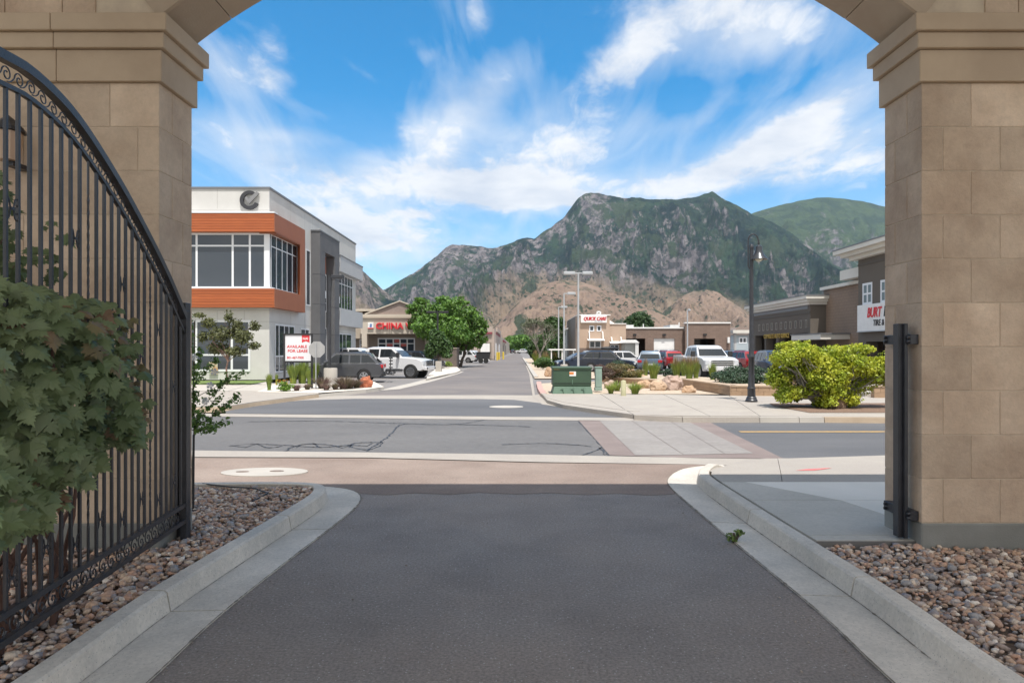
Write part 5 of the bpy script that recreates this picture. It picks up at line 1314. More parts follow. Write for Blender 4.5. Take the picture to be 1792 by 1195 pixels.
    def side_pane(pts, s, nm='side_window', m=CG, off=.012, par=r):
        vs = [(a, s * (yw(b) + off), b) for a, b in pts] + [(a, s * (yw(b) - .02), b) for a, b in pts]; k = len(pts)
        return MB().add(vs, [tuple(range(k)), tuple(range(k, 2 * k))[::-1]] + [(i, (i + 1) % k, k + (i + 1) % k, k + i) for i in range(k)]).build(nm, m, par)
    zt_, zb_ = H - .12, belt + .05; xm = (S['wtop'] + S['rtop']) / 2 + (.15 if kind != 'pickup' else 0)
    xb = S['rtop'] + (.55 if kind != 'pickup' else .14)
    for s in (-1, 1):
        d1 = S['cowl'] - .05
        dr = None
        side_pane([(xm + .06, zb_), (d1, zb_), (S['wtop'] - .10, zt_), (xm + .06, zt_)], s)
        side_pane([(xb + .02, zb_), (xm - .04, zb_), (xm - .04, zt_), (xb + .02, zt_)], s)
        if kind != 'pickup': side_pane([(S['rbelt'] + .30, zb_ + .04), (xb - .05, zb_), (xb - .05, zt_), (S['rtop'] + .12, zt_ - .03)], s)
        # doors
        zdb = sill + .10
        for (xa, xc) in ((xm + .01, S['cowl'] + .02), (xb - .05 if kind == 'pickup' else rx + ar + .06, xm - .01)):
            yo = W / 2
            d = MB().cbox(xa + .012, xc - .012, s * yo - .012, s * yo + .006, zdb, .6 + (belt - .6) * .93 - .02, .004).build('door', P_, r)
            MB().cbox(xa + .06, xa + .24, s * (yo + .02) - .014, s * (yo + .02) + .014, belt - .20, belt - .165, .004).build('handle', CHROME if kind == 'pickup' else P_, d)
        MB().box(rx + ar + .03, fx - ar - .03, s * (W / 2 + .004) - .01, s * (W / 2 + .004) + .01, sill - .02, sill + .07).build('sill_trim', LIN, r)
        # mirror
        ml = .12 if kind != 'pickup' else .24
        MB().cbox(S['cowl'] - .18, S['cowl'] - .02, s * (W / 2 + ml / 2) - ml / 2 - .02, s * (W / 2 + ml / 2) + ml / 2, belt + .02, belt + (.17 if kind != 'pickup' else .36), .03).build('mirror', P_ if kind != 'pickup' else LIN, r)
    if kind != 'pickup':
        for s in (-1, 1): MB().tube([(d_, s * (yw(zz_) + .016), zz_) for d_, zz_ in ((S['cowl'] - .02, zb_ - .02), (S['rbelt'] + .25, zb_ + .02), (S['rtop'] + .05, zt_ + .0), (S['wtop'] - .1, zt_ + .02), (S['cowl'] - .02, zb_ - .02))], .012, 4).build('window_trim', CHROME, r)
    def quadpane(c, nm, m=CG, th=.012):
        nn = (Vector(c[1]) - Vector(c[0])).cross(Vector(c[3]) - Vector(c[0])).normalized() * th
        vs = [Vector(p) + nn for p in c] + [Vector(p) - nn for p in c]
        return MB().add(vs, [(0, 1, 2, 3), (7, 6, 5, 4)] + [(i, 4 + i, 4 + (i + 1) % 4, (i + 1) % 4) for i in range(4)]).build(nm, m, r)
    def lerp(a, b, t): return (a[0] + (b[0] - a[0]) * t, a[1] + (b[1] - a[1]) * t)
    A, B = g0[7], g0[6]; p0 = lerp(A, B, .06); p1 = lerp(A, B, .92)
    quadpane([(p0[0], -yw(p0[1]) + .08, p0[1]), (p0[0], yw(p0[1]) - .08, p0[1]), (p1[0], yw(p1[1]) - .06, p1[1]), (p1[0], -yw(p1[1]) + .06, p1[1])], 'windscreen', CG, .02)
    A, B = g0[0], g0[1]; p0 = lerp(A, B, .18); p1 = lerp(A, B, .95)
    quadpane([(p0[0], yw(p0[1]) - .1, p0[1]), (p0[0], -yw(p0[1]) + .1, p0[1]), (p1[0], -yw(p1[1]) + .08, p1[1]), (p1[0], yw(p1[1]) - .08, p1[1])], 'rear_window', CG, .02)
    # wheels
    for wx in (fx, rx):
        for s in (-1, 1):
            yc = s * (W / 2 - .125)
            MB().lathe([(ar - .01, -.11), (ar - .01, .11), (0, .11)], (wx, s * (W / 2 - .14), wr), 20, 'y').build('wheel_arch', LIN, r)
            w = MB().lathe([(wr * .62, -.115), (wr * .9, -.125), (wr * .985, -.09), (wr, 0), (wr * .985, .09), (wr * .9, .125), (wr * .62, .115)], (wx, yc + s * .03, wr), 24, 'y').build('wheel', RUBBER, r, smooth=True)
            mb = MB(); yo = yc + s * .145
            mb.lathe([(wr * .66, -.01), (wr * .66, .008), (wr * .58, .008), (wr * .56, -.01)], (wx, yo, wr), 20, 'y')
            ns = 6
            for q in range(ns):
                a = q * 2 * math.pi / ns + .3; dx, dz = math.cos(a), math.sin(a); ex, ez = -dz, dx
                w0, w1 = wr * .09, wr * .13
                P4 = [(wx + ex * w0, wr + ez * w0), (wx + dx * wr * .6 + ex * w1, wr + dz * wr * .6 + ez * w1), (wx + dx * wr * .6 - ex * w1, wr + dz * wr * .6 - ez * w1), (wx - ex * w0, wr - ez * w0)]
                mb.prism(P4, yo - .012, yo + .006, 'y')
            mb.lathe([(wr * .2, -.01), (wr * .2, .012), (0, .014)], (wx, yo, wr), 12, 'y')
            mb.build('rim', ALLOY, w)
    # front and rear details
    nz = S['nose']
    tk = kind == 'pickup'
    gz0, gz1 = (.78, 1.14) if tk else (.50, .74)
    g_ = MB().cbox(hl - .08, hl + .015, -W * (.33 if tk else .25), W * (.33 if tk else .25), gz0, gz1, .01).build('grille', CHROME if tk else LIN, r)
    if tk:
        for k in range(3): MB().box(hl + .016, hl + .022, -W * .30, W * .30, gz0 + .05 + k * .115, gz0 + .11 + k * .115).build('grille_slot', LIN, g_)
    else: MB().box(hl + .016, hl + .02, -.09, .09, gz0 + .08, gz0 + .15).build('badge', CHROME, g_)
    for s in (-1, 1):
        hz0, hz1 = ((.86, 1.14) if tk else (nz - .12, nz + .04))
        MB().cbox(hl - .22, hl - .03 , s * W * .42 - .15, s * W * .42 + .13 - .02, hz0, hz1, .02).build('headlight', HEADL, r)
        if tk: MB().box(-hl - .015, -hl + .1, s * (W / 2 - .1) - .09, s * (W / 2 - .1) + .09, 1.0, 1.38).build('tail_light', TAILL, r)
        else: MB().cbox(-hl + .0, -hl + .26, s * (W / 2 - .17) - .16, s * (W / 2 - .17) + .155, belt - .22, belt - .02, .015).build('tail_light', TAILL, r)
    MB().cbox(hl - .1, hl + (.10 if tk else .02), -W / 2 + .12, W / 2 - .12, sill + .02 if not tk else .52, sill + .12 if not tk else .74, .02).build('front_bumper', P_ if tk and 'white' in P_.name else (CHROME if tk else LIN), r)
    MB().cbox(-hl - (.12 if tk else .02), -hl + .1, -W / 2 + .12, W / 2 - .12, sill + .02 if not tk else .55, sill + .20 if not tk else .74, .02).build('rear_bumper', CHROME if tk else LIN, r)
    MB().box(-hl - .03, -hl + .05, -.26, .26, .62 if not tk else .9, .75 if not tk else 1.03).build('number_plate', PLATE, r)
    if tk:
        for s in (-1, 1): MB().cbox(-hl + .02, -1.0, s * (W / 2 - .055) - .045, s * (W / 2 - .055) + .045, .84, 1.36, .015).build('bed_side', P_, r)
        MB().cbox(-hl, -hl + .08, -W / 2 + .12, W / 2 - .12, .84, 1.36, .015).build('tailgate', P_, r)
        for s in (-1, 1): MB().box(hl + .02, hl + .106, s * .75 - .1, s * .75 + .1, .58, .68).build('fog_light', LIN, r)
        for s in (-1, 1): MB().box(rx + ar + .05, fx - ar - .05, s * (W / 2 + .08) - .06, s * (W / 2 + .08) + .06, .42, .47).build('step_bar', LIN, r)
    else:
        for s in (-1, 1): MB().tube([(S['rtop'] + .2, s * (hw1 - .04), H + .0), (S['rtop'] + .3, s * (hw1 - .05), H + .05), (S['wtop'] - .35, s * (hw1 - .05), H + .05), (S['wtop'] - .25, s * (hw1 - .04), H - .0)], .018, 5).build('roof_rail', LIN, r)
    for e in extras: e(r, S)
    return r
def place(r, px, Y, yaw, z=0.0, sc_=1.0):
    r.location = (X_(px, Y), Y, z); r.rotation_euler = (0, 0, R(yaw)); r.scale = (sc_,) * 3; return r
WP = paint('white_car_paint', (.64, .64, .65), 0); CHAR = paint('charcoal_car_paint', (.085, .088, .098), .5); NAVY = paint('navy_car_paint', (.018, .024, .04)); REDP = paint('red_car_paint', (.30, .015, .02))
BLUG = paint('blue_grey_car_paint', (.10, .13, .17)); DBL = paint('dark_blue_car_paint', (.045, .06, .095)); SILV = paint('silver_car_paint', (.42, .44, .46), .6); LBL = paint('pale_blue_car_paint', (.25, .33, .40), .4)
def roofbox(r, S):
    MB().blob((-.3, 0, S['H'] + .24), (1.05, .42, .20), 40, 2, .02, .7).build('roof_box', LIN, r, smooth=True)
def bikerack(r, S):
    hl = S['L'] / 2; mb = MB()
    mb.tube([(-hl, 0, .45), (-hl - .55, 0, .42)], .035, 6); mb.tube([(-hl - .3, 0, .42), (-hl - .34, 0, 1.35)], .03, 6)
    for d in (.2, .42): mb.tube([(-hl - d, -.65, .50), (-hl - d, .65, .50)], .03, 6)
    for d, s in ((.2, -.6), (.2, .6), (.42, -.6), (.42, .6), (.42, 0)): mb.tube([(-hl - d + .15 * math.cos(a), s, .53 + .17 * math.sin(a)) for a in [k * math.pi / 6 - .2 for k in range(8)]], .022, 5)
    for z_ in (.8, 1.0, 1.2, 1.35): mb.cbox(-hl - .46, -hl - .26, -.10, .16, z_, z_ + .07, .01)
    mb.build('bike_rack', BLACKP, r)
    
c = make_car('parked_car', 'charcoal suv with a bike rack parked beside the lease sign', CHAR, 'suv', group='cars parked in the left lot', extras=(bikerack,)); place(c, 601, 39.6, 186)
c = make_car('pickup_truck', 'big white pickup truck parked nose out toward the side road, left lot', WP, 'pickup', 'truck', 'cars parked in the left lot'); place(c, 674, 46.0, -12, .0, 1.02)
c2 = copy_tree(c); tag(c2, 'white pickup mostly hidden behind the nearer white truck in the left lot'); place(c2, 618, 54.5, -12)
c3 = copy_tree(c); tag(c3, 'white pickup truck parked far down the side road'); place(c3, 915, 300, -20)
c = make_car('parked_car', 'white suv parked beside the black dump trailer, left of the side road', WP, 'suv', group='cars parked in the left lot'); place(c, 806, 96, 172)
c4 = copy_tree(c); tag(c4, 'white suv glimpsed behind the white suv near the dump trailer'); place(c4, 815, 106, 160)
c5 = copy_tree(c); tag(c5, 'white car behind the roof-box suv in the right lot', group='cars parked in the right lot'); place(c5, 1092, 66, 14)
c = make_car('parked_car', 'black suv half hidden behind the white truck nose in the left lot', NAVY, 'suv', group='cars parked in the left lot'); place(c, 733, 64, -10)
c6 = copy_tree(c); tag(c6, 'navy suv seen from the side behind the green pedestal, right lot', group='cars parked in the right lot'); place(c6, 1063, 56, -12, .05)
c7 = copy_tree(c); tag(c7, 'dark car parked beyond the pickup at the far end of the side road', group='cars far down the side road'); place(c7, 898, 310, 80)
c = make_car('parked_car', 'black suv carrying a long roof box in the right lot', DBL, 'suv', group='cars parked in the right lot', extras=(roofbox,)); place(c, 1072, 72, 8, .05)
c = make_car('parked_car', 'dark blue hatchback nosing out left of the grey light pole', DBL, 'hatch', group='cars parked in the right lot'); place(c, 1012, 62, 192, .05)
c = make_car('parked_car', 'silver suv roof showing behind the navy suv by the clinic', SILV, 'suv', group='cars parked in the right lot'); place(c, 1030, 70, 184, .05)
c8 = copy_tree(c); tag(c8, 'silver car just right of the white truck, right lot'); place(c8, 1279, 62, 110, .05)
c = make_car('parked_car', 'blue grey suv seen from behind, left of the red suv', BLUG, 'suv', group='cars parked in the right lot'); place(c, 1138, 54, 78, .05)
c = make_car('parked_car', 'red suv seen from behind, between blue suv and white truck', REDP, 'suv', group='cars parked in the right lot'); place(c, 1168, 66, 98, .05)
c9 = copy_tree(c); tag(c9, 'red car partly hidden behind the street lamp, right lot'); place(c9, 1300, 58, 100, .05)
c = make_car('parked_car', 'dark blue suv facing us in front of the auto shop bays', DBL, 'suv', group='cars parked in the right lot'); place(c, 1358, 43, -92, .1)
c = make_car('pickup_truck', 'big white pickup truck facing the road behind the ornamental grasses', WP, 'pickup', 'truck', 'cars parked in the right lot'); place(c, 1232, 43.0, -86, .10, 1.02)
# dump trailer
Y = 92; X = X_(846, Y)
r = thing('dump_trailer', (X, Y, 0), 'black dump trailer parked beside the service building', 'trailer')
MB().prism([(X - 1.05, .8), (X - .9, 1.45), (X + .9, 1.45), (X + .75, .55), (X - .8, .55)], Y, Y + 2, 'y').build('bed', BLACKP, r)
MB().box(X - 1.1, X + .95, Y - .05, Y + 2.05, 1.45, 1.52).build('bed_rim', BLACKP, r)
for dx in (-.35, .35): MB().lathe([(.34, -.1), (.34, .1), (0, .1)], (X + dx, Y - .1, .34), 14, 'y').build('wheel', RUBBER, r)
MB().tube([(X + .7, Y + 1, .55), (X + 1.5, Y + 1, .5), (X + 1.5, Y + 1, 1.0)], .05, 5).build('tow_bar', BLACKP, r)
# ================================================================ PLANTS
LEAFG = mat('maple_leaf', (.055, .085, .028), (.035, .06, .022), 3, .42, spec=.6, trans=.25, islvar=.35, coord='obj', objvar=0)
def leafm(name, c1, c2=None, tr=.3, rough=.55, iv=.35): return mat(name, c1, c2, 2.2, rough, trans=tr, islvar=iv, lo=.4, hi=.6)
BARK = mat('bark', (.13, .10, .08), (.08, .06, .05), 8, .95, bump=1, bscale=30)
BARKG = mat('grey_bark', (.28, .26, .23), (.2, .18, .16), 8, .95)
def leaf_cloud(name, m, parent, blobs, n, size, shell=.35, flat=0.0, asp=1.7, world=True, seed=0, droop=.3):
    q = np.random.RandomState(100 + seed)
    w = np.array([b[3] * b[4] * b[5] for b in blobs]) ** .67; w /= w.sum(); idx = q.choice(len(blobs), n, p=w)
    B = np.array(blobs)[idx]
    d = q.normal(size=(n, 3)); d /= np.linalg.norm(d, axis=1)[:, None]; rr = q.uniform(0, 1, n) ** shell
    rr *= 1 + .18 * np.sin(d[:, 0] * 7 + B[:, 0]) * np.sin(d[:, 1] * 6) * np.cos(d[:, 2] * 8)
    C = B[:, :3] + d * B[:, 3:6] * rr[:, None]
    sz = size * q.uniform(.6, 1.3, n)
    nrm = d * .7 + q.normal(size=(n, 3)) * .6 + np.array([0, -.1, .35]); nrm /= np.linalg.norm(nrm, axis=1)[:, None]
    t = np.cross(nrm, q.normal(size=(n, 3))); t[:, 2] -= droop; t -= nrm * (t * nrm).sum(1)[:, None]; t /= np.linalg.norm(t, axis=1)[:, None] + 1e-9
    s = np.cross(nrm, t)
    a = C + t * (sz * asp / 2)[:, None]; c = C - t * (sz * asp / 2)[:, None]
    b = C + s * (sz / 2)[:, None] + nrm * (sz * .15)[:, None]; e = C - s * (sz / 2)[:, None] + nrm * (sz * .15)[:, None]
    V = np.stack([a, b, c, e], 1).reshape(-1, 3); ff = np.arange(4 * n)
    # two triangles each, folded along the midrib
    i = np.arange(n)[:, None] * 4; T = np.concatenate([i + np.array([0, 1, 2]), i + np.array([0, 2, 3])], 1).reshape(-1)
    return npmesh(name, V, T, np.arange(2 * n) * 3, m, parent, world=world)
def satel(bl, k, f, seed):
    q = random.Random(seed); out = list(bl)
    for b in bl:
        for _ in range(k):
            d = Vector((q.gauss(0, 1), q.gauss(0, .6), q.gauss(0, .8))).normalized(); s = f * q.uniform(.6, 1.2)
            out.append((b[0] + d.x * b[3] * 1.0, b[1] + d.y * b[4], b[2] + d.z * b[5] * 1.0, b[3] * s, b[4] * s, b[5] * s * .7))
    return out
def limb(mb, a, b, r0, r1, seed=0, wob=.08, n=5):
    q = random.Random(seed); a = Vector(a); b = Vector(b); L_ = (b - a).length; pts = []
    for i in range(n + 1):
        t = i / n; p = a.lerp(b, t)
        if 0 < i < n: p += Vector((q.uniform(-1, 1), q.uniform(-1, 1), q.uniform(-.3, .3))) * L_ * wob
        pts.append(p)
    mb.tube(pts, [r0 + (r1 - r0) * i / n for i in range(n + 1)], 6); return pts
def tree(name, label, base, h_trunk, blobs, n, size, m, tr=.15, bark=BARK, group=None, cat='tree', seed=1, shell=.35, limbs=True, asp=1.6, multi=1):
    r = thing(name, base, label, cat, group); base = Vector(base); q = random.Random(seed)
    mb = MB(); top = base + Vector((q.uniform(-.1, .1) * tr, 0, h_trunk))
    for k in range(multi):
        off = Vector(((k - (multi - 1) / 2) * tr * 2.5, 0, 0)); p = limb(mb, base + off * .3 + Vector((0, 0, -.05)), top + off * 3, tr, tr * .7, seed + k, .03)
        if limbs:
            for i, b in enumerate(blobs):
                if i % multi == k: limb(mb, p[-1] if i % 2 else p[-2], (b[0], b[1], b[2] + b[5] * .2), tr * .5, tr * .08, seed + i * 3, .08)
    mb.build('trunk', bark, r, smooth=True)
    leaf_cloud('crown', m, r, blobs, n, size, shell, seed=seed, asp=asp)
    return r
def blobfield(c, rx, ry, rz, k, f=.42, seed=0, vary=.35):
    q = random.Random(seed); out = []
    for i in range(k):
        a = q.uniform(0, 2 * math.pi); u = q.uniform(-.9, .95); rr = math.sqrt(1 - u * u) * q.uniform(.55, 1)
        s = f * q.uniform(1 - vary, 1 + vary)
        out.append((c[0] + rx * .72 * rr * math.cos(a), c[1] + ry * .72 * rr * math.sin(a), c[2] + rz * .72 * u, rx * s, ry * s, rz * s * .8))
    return out
GR1 = leafm('locust_leaf', (.125, .235, .03), (.06, .14, .02)); GR2 = leafm('young_leaf', (.075, .14, .035), (.05, .10, .025)); GR3 = leafm('dark_evergreen', (.03, .058, .022), (.018, .036, .015), .15)
GR4 = leafm('lime_leaf', (.46, .48, .04), (.24, .32, .022), .35, .5, .3); OLV = leafm('olive_leaf', (.13, .14, .05), (.09, .10, .035)); GR5 = leafm('juniper', (.045, .085, .045), (.03, .06, .03), .15)
GR6 = leafm('sapling_leaf', (.15, .25, .05), (.09, .17, .035), .35)
Y = 73.5
bl = [(X_(a, Y + d), Y + d, Z_(b, Y), r1 / 16.3, r1 / 16.3, r2 / 16.3) for a, b, d, r1, r2 in ((745, 545, 0, 28, 20), (775, 545, 2, 30, 24), (800, 550, -1, 30, 24), (825, 560, 1, 24, 24), (755, 575, -2, 32, 24), (790, 580, -3, 34, 26), (825, 590, 0, 24, 20), (808, 602, 1, 26, 14), (732, 565, 0, 18, 14), (838, 575, 1, 14, 14), (770, 560, 3, 36, 30), (735, 530, 1, 12, 9), (800, 528, 0, 16, 9), (846, 580, 0, 8, 5))]
tree('locust_tree', 'large spreading green tree in front of the tan shops, left of the side road', (X_(805, Y), Y, 0), 2.2, satel(bl, 5, .38, 5), 15000, .21, GR1, .18, seed=3, multi=2)
Y = 62.0
bl = [(X_(a, Y), Y + d, Z_(b, Y), r1 / 19.3, r1 / 19.3, r2 / 19.3) for a, b, d, r1, r2 in ((765, 590, 0, 14, 12), (755, 612, 0, 12, 14), (778, 610, .3, 14, 16), (768, 600, 0, 16, 20), (752, 622, 0, 8, 5), (782, 622, 0, 9, 5), (760, 583, 0, 8, 8))]
tree('young_tree', 'small green tree in front of the bin enclosure, left of the side road', (X_(767, Y), Y, .1), 1.0, bl, 3200, .17, GR2, .08, seed=5)
Y = 92.0
bl = [(X_(a, Y + d), Y + d, Z_(b, Y), r1 / 13, r1 / 13, r2 / 13) for a, b, d, r1, r2 in ((965, 570, 5, 16, 20), (975, 585, 5, 14, 24), (960, 600, 3, 22, 20), (940, 610, 2, 18, 18), (972, 608, 1, 16, 18), (955, 622, -2, 24, 12), (980, 560, 7, 10, 10))]
tree('evergreen_tree', 'dense dark green tree behind the bare-branched tree, right of the side road', (X_(965, 97), 97, 0), 2, bl, 9000, .30, leafm('mid_green', (.06, .115, .025), (.035, .07, .018)), .2, seed=7)
# bare twiggy tree
Y = 88.0
r = thing('bare_tree', (X_(945, Y), Y, 0), 'grey half-bare branching tree right of the side road', 'tree'); mb = MB(); q = random.Random(4)
B0 = Vector((X_(945, Y), Y, 0)); tips = []
def grow(p, d, L_, r0, dep):
    e = p + d * L_; mb.tube([p, p.lerp(e, .5) + Vector((q.uniform(-.05, .05), q.uniform(-.05, .05), 0)) * L_, e], [r0, r0 * .8, r0 * .6], 4, False)
    if dep == 0: tips.append(e); return
    for k in range(3 if dep > 1 else 4):
        nd = (d + Vector((q.uniform(-.65, .65), q.uniform(-.65, .65), q.uniform(-.1, .5)))).normalized(); grow(e, nd, L_ * q.uniform(.62, .82), r0 * .6, dep - 1)
for k in range(6): grow(B0 + Vector((0, 0, 1.2)), Vector((q.uniform(-.6, .6), q.uniform(-.4, .4), 1)).normalized(), 1.5, .10, 4)
mb.tube([B0, B0 + Vector((0, 0, 1.3))], [.25, .18], 7); mb.build('branches', BARKG, r)
bl = [(t.x, t.y, t.z, .3, .3, .25) for t in tips if q.random() < .35]
leaf_cloud('foliage', leafm('sparse_grey_leaf', (.15, .17, .10), (.10, .12, .06)), r, bl, 2500, .12, .6, seed=9)
# trees at the end of the road and behind the clinic
for i, (px, Y, rr, h, lb) in enumerate(((893, 420, 9, 9, 'leftmost far tree closing the end of the side road'), (905, 460, 10, 9, 'far tree in the middle of the road end'), (922, 400, 11, 10, 'far green tree just left of the bare-branched tree'), (938, 360, 10, 9, 'far tree glimpsed behind the bare-branched tree'))):
    tree('far_tree', lb, (X_(px, Y), Y, 0), 2, blobfield((X_(px, Y), Y, h * .55), rr, rr, h * .5, 9, .5, i), 2600, 1.0, GR1, .4, group='trees at the end of the side road', seed=20 + i, limbs=False)
Y = 112
tree('clinic_tree', 'round green tree rising behind the garage roof', (X_(1117, Y), Y, 0), 3, [(X_(a, Y), Y + d, Z_(b, Y), r1 / 10.7, r1 / 10.7, r2 / 10.7) for a, b, d, r1, r2 in ((1107, 566, 0, 16, 14), (1120, 560, 0, 18, 15), (1132, 568, 0, 12, 10), (1098, 572, 0, 10, 8), (1115, 575, 0, 22, 14))], 6000, .3, leafm('clinic_tree_leaf', (.05, .10, .03), (.03, .065, .02)), .3, seed=31)
# more distant tree tops behind buildings to close the horizon
for i, (px, Y, rr, h, lb) in enumerate(((600, 200, 8, 8, 'distant tree directly behind the white office'), (820, 260, 9, 8, 'distant tree behind the service building'), (1010, 200, 8, 6, 'distant tree behind the clinic'), (1060, 240, 9, 7, 'distant tree between the clinic and the round garage tree'), (1180, 220, 9, 6.5, 'distant tree behind the white roller door'), (1250, 230, 9, 6.5, 'distant tree behind the right end of the garage'), (1300, 210, 8, 6, 'distant tree behind the pale blue house'))):
    tree('distant_tree', lb, (X_(px, Y), Y, 0), 2, blobfield((X_(px, Y), Y, h * .5), rr, rr, h * .5, 8, .5, 60 + i), 1500, .8, GR3 if i % 2 else GR1, .3, group='distant trees behind the shops', seed=60 + i, limbs=False)

# yellow-green shrub by the pavement
Y = 20.6; s_ = F / Y
bl = []
q = random.Random(12)
for a, b, r1, r2 in ((1375, 625, 26, 22), (1395, 612, 24, 16), (1380, 665, 28, 24), (1400, 690, 34, 16), (1430, 640, 34, 28), (1440, 675, 34, 26), (1470, 620, 26, 20), (1460, 655, 28, 30), (1495, 640, 30, 26), (1500, 668, 34, 26), (1530, 650, 26, 26), (1545, 640, 22, 26), (1385, 610, 20, 12), (1480, 700, 22, 14), (1425, 608, 20, 12), (1560, 660, 24, 20), (1415, 655, 34, 26), (1370, 690, 18, 14), (1512, 612, 16, 10), (1440, 700, 20, 14), (1430, 660, 30, 26), (1450, 680, 30, 24), (1475, 672, 30, 24), (1408, 640, 26, 22)):
    for k in range(3): bl.append((X_(a + q.uniform(-8, 8), Y), Y + q.uniform(-.5, .6), Z_(b + q.uniform(-6, 6), Y), r1 * .74 / s_, .36, r2 * .78 / s_))
tree('lime_shrub', 'bright yellow-green spreading shrub between lamp post and right pier', (X_(1443, Y), Y, .14), .35, satel(bl, 2, .42, 6), 42000, .055, GR4, .05, BARKG, cat='shrub', seed=41, shell=.45, multi=4)
# sparse tree by the office
Y = 34.0; s_ = F / Y
bl = [(X_(a, Y), Y + d, Z_(b, Y), r1 / s_, r1 / s_, r2 / s_) for a, b, d, r1, r2 in ((365, 565, 0, 14, 10), (385, 585, 0, 22, 16), (410, 575, .3, 14, 20), (400, 555, 0, 8, 14), (430, 590, -.3, 18, 14), (445, 605, 0, 12, 8), (375, 610, .4, 20, 12), (415, 615, -.2, 18, 10), (355, 590, 0, 10, 12), (442, 570, .2, 10, 10), (350, 552, 0, 12, 5))]
tree('sparse_tree', 'thin olive-leaved young tree in front of the white office window', (X_(398, Y), Y, .15), 1.4, bl, 4200, .075, OLV, .05, mat('red_bark', (.2, .12, .09)), seed=44, shell=.6, asp=2.2)
# sapling on the pebble bed behind the gate, white flowers
Y = 8.4; X = X_(338, Y); s_ = F / Y
r = thing('flowering_sapling', (X, Y, .1), 'young white-flowering sapling growing on the left pebbles behind the gate', 'sapling')
mb = MB(); q = random.Random(8); pts = limb(mb, (X, Y, .05), (X + .02, Y, 2.25), .013, .008, 3, .01)
bl = []
for a, b in ((345, 560), (360, 640), (395, 630), (405, 655), (380, 690), (415, 700), (410, 735), (370, 715), (395, 745), (345, 690), (350, 740), (425, 690), (300, 640), (290, 700), (310, 580), (350, 610), (385, 660), (330, 660)):
    e = Vector((X_(a, Y), Y + q.uniform(-.35, .35), Z_(b, Y))); st = Vector((X, Y, max(.9, e.z - q.uniform(.25, .6)))); limb(mb, st, e, .005, .002, int(a + b), .06)
    for t in (.35, .55, .7, .85, 1.0):
        c = st.lerp(e, t); bl.append((c.x, c.y, c.z, .065, .065, .055))
mb.build('stem', mat('sapling_bark', (.10, .08, .05)), r)
leaf_cloud('foliage', GR6, r, bl, 1500, .030, .6, seed=14, asp=1.8)
for a, b in ((378, 673), (385, 650), (370, 700), (350, 625)):
    mb = MB(); c = Vector((X_(a, Y) , Y - .15, Z_(b, Y)))
    for k in range(5):
        t = k * 2 * math.pi / 5; u_ = Vector((math.cos(t), -.3, math.sin(t))); v_ = Vector((-math.sin(t), 0, math.cos(t)))
        mb.add([c, c + u_ * .035 + v_ * .02, c + u_ * .05, c + u_ * .035 - v_ * .02], [(0, 1, 2, 3)])
    mb.build('flower', mat('white_petal', (.75, .74, .72), rough=.6, trans=.2), r)
mb = MB(); mb.tube([(X_(338, 7.6), 7.6, .05), (X_(339, 7.6), 7.6, .95)], .012, 6); tag(mb.build('plant_stake', BLACKP), 'thin dark stake standing upright in pebbles beside the gate', 'stake')

# ornamental grasses and small plants
def grass_mesh(name, h, rad, n, mlow, seed, tuft=False, width=.012, lean=.35):
    q = np.random.RandomState(seed); V = []; T = []
    a = q.uniform(0, 2 * np.pi, n); rr = rad * .35 * np.sqrt(q.uniform(0, 1, n)); ln = q.uniform(.65, 1.05, n) * h; le = q.uniform(.1, 1, n) * lean
    for i in range(n):
        d = np.array([math.cos(a[i]), math.sin(a[i]), 0]); s = np.array([-d[1], d[0], 0]) * width * q.uniform(.6, 1.2); p0 = d * rr[i]; b = len(V)
        for t, w in ((0, 1), (.4, .9), (.75, .6), (1, .05)):
            c = p0 + d * (rad * le[i] * 2.2 * t * t) + np.array([0, 0, ln[i] * (t - .18 * le[i] * t * t)]); V += [c - s * w, c + s * w]
        for k in range(3): T += [(b + 2 * k, b + 2 * k + 1, b + 2 * k + 3), (b + 2 * k, b + 2 * k + 3, b + 2 * k + 2)]
    T = np.array(T); me = npmesh(name, np.array(V), T.ravel(), np.arange(len(T)) * 3, mlow); d = me.data; bpy.data.objects.remove(me); return d
GG = leafm('grass_green', (.27, .33, .06), (.17, .24, .05), .3, .6, .4); GT = leafm('grass_tan', (.34, .24, .12), (.26, .17, .10), .3, .8, .3); GP = leafm('grass_plum', (.22, .14, .13), (.15, .13, .07), .3, .8, .4)
gm_t = grass_mesh('blades', 1.0, .38, 420, GG, 1, width=.013); gm_s = grass_mesh('blades', .9, .5, 240, GG, 2, width=.016, lean=.7)
gm_p = grass_mesh('plumes', 1.25, .30, 160, GT, 3, width=.016); gm_r = grass_mesh('blades', .6, .5, 380, GP, 4, width=.016, lean=.6)
def clump(name, label, px, pyb, h, zb=.12, w=1.0, kind='tall', cat='grass clump', group=None):
    g0 = G(px, pyb, zb); r = thing(name, g0, label, cat, group)
    if kind in ('tall', 'plume'):
        o = link('blades', gm_t, r); o.scale = (w * h, w * h, h)
        if kind == 'plume': o2 = link('plumes', gm_p, r); o2.scale = (w * h, w * h, h)
    elif kind == 'tuft': o = link('blades', gm_s, r); o.scale = (w * h, w * h, h)
    elif kind == 'red': o = link('blades', gm_r, r); o.scale = (w * h * 1.5, w * h * 1.5, h * 1.5)
    r.rotation_euler.z = rnd.uniform(0, 6); return r
GRP = 'ornamental grasses and small plants'
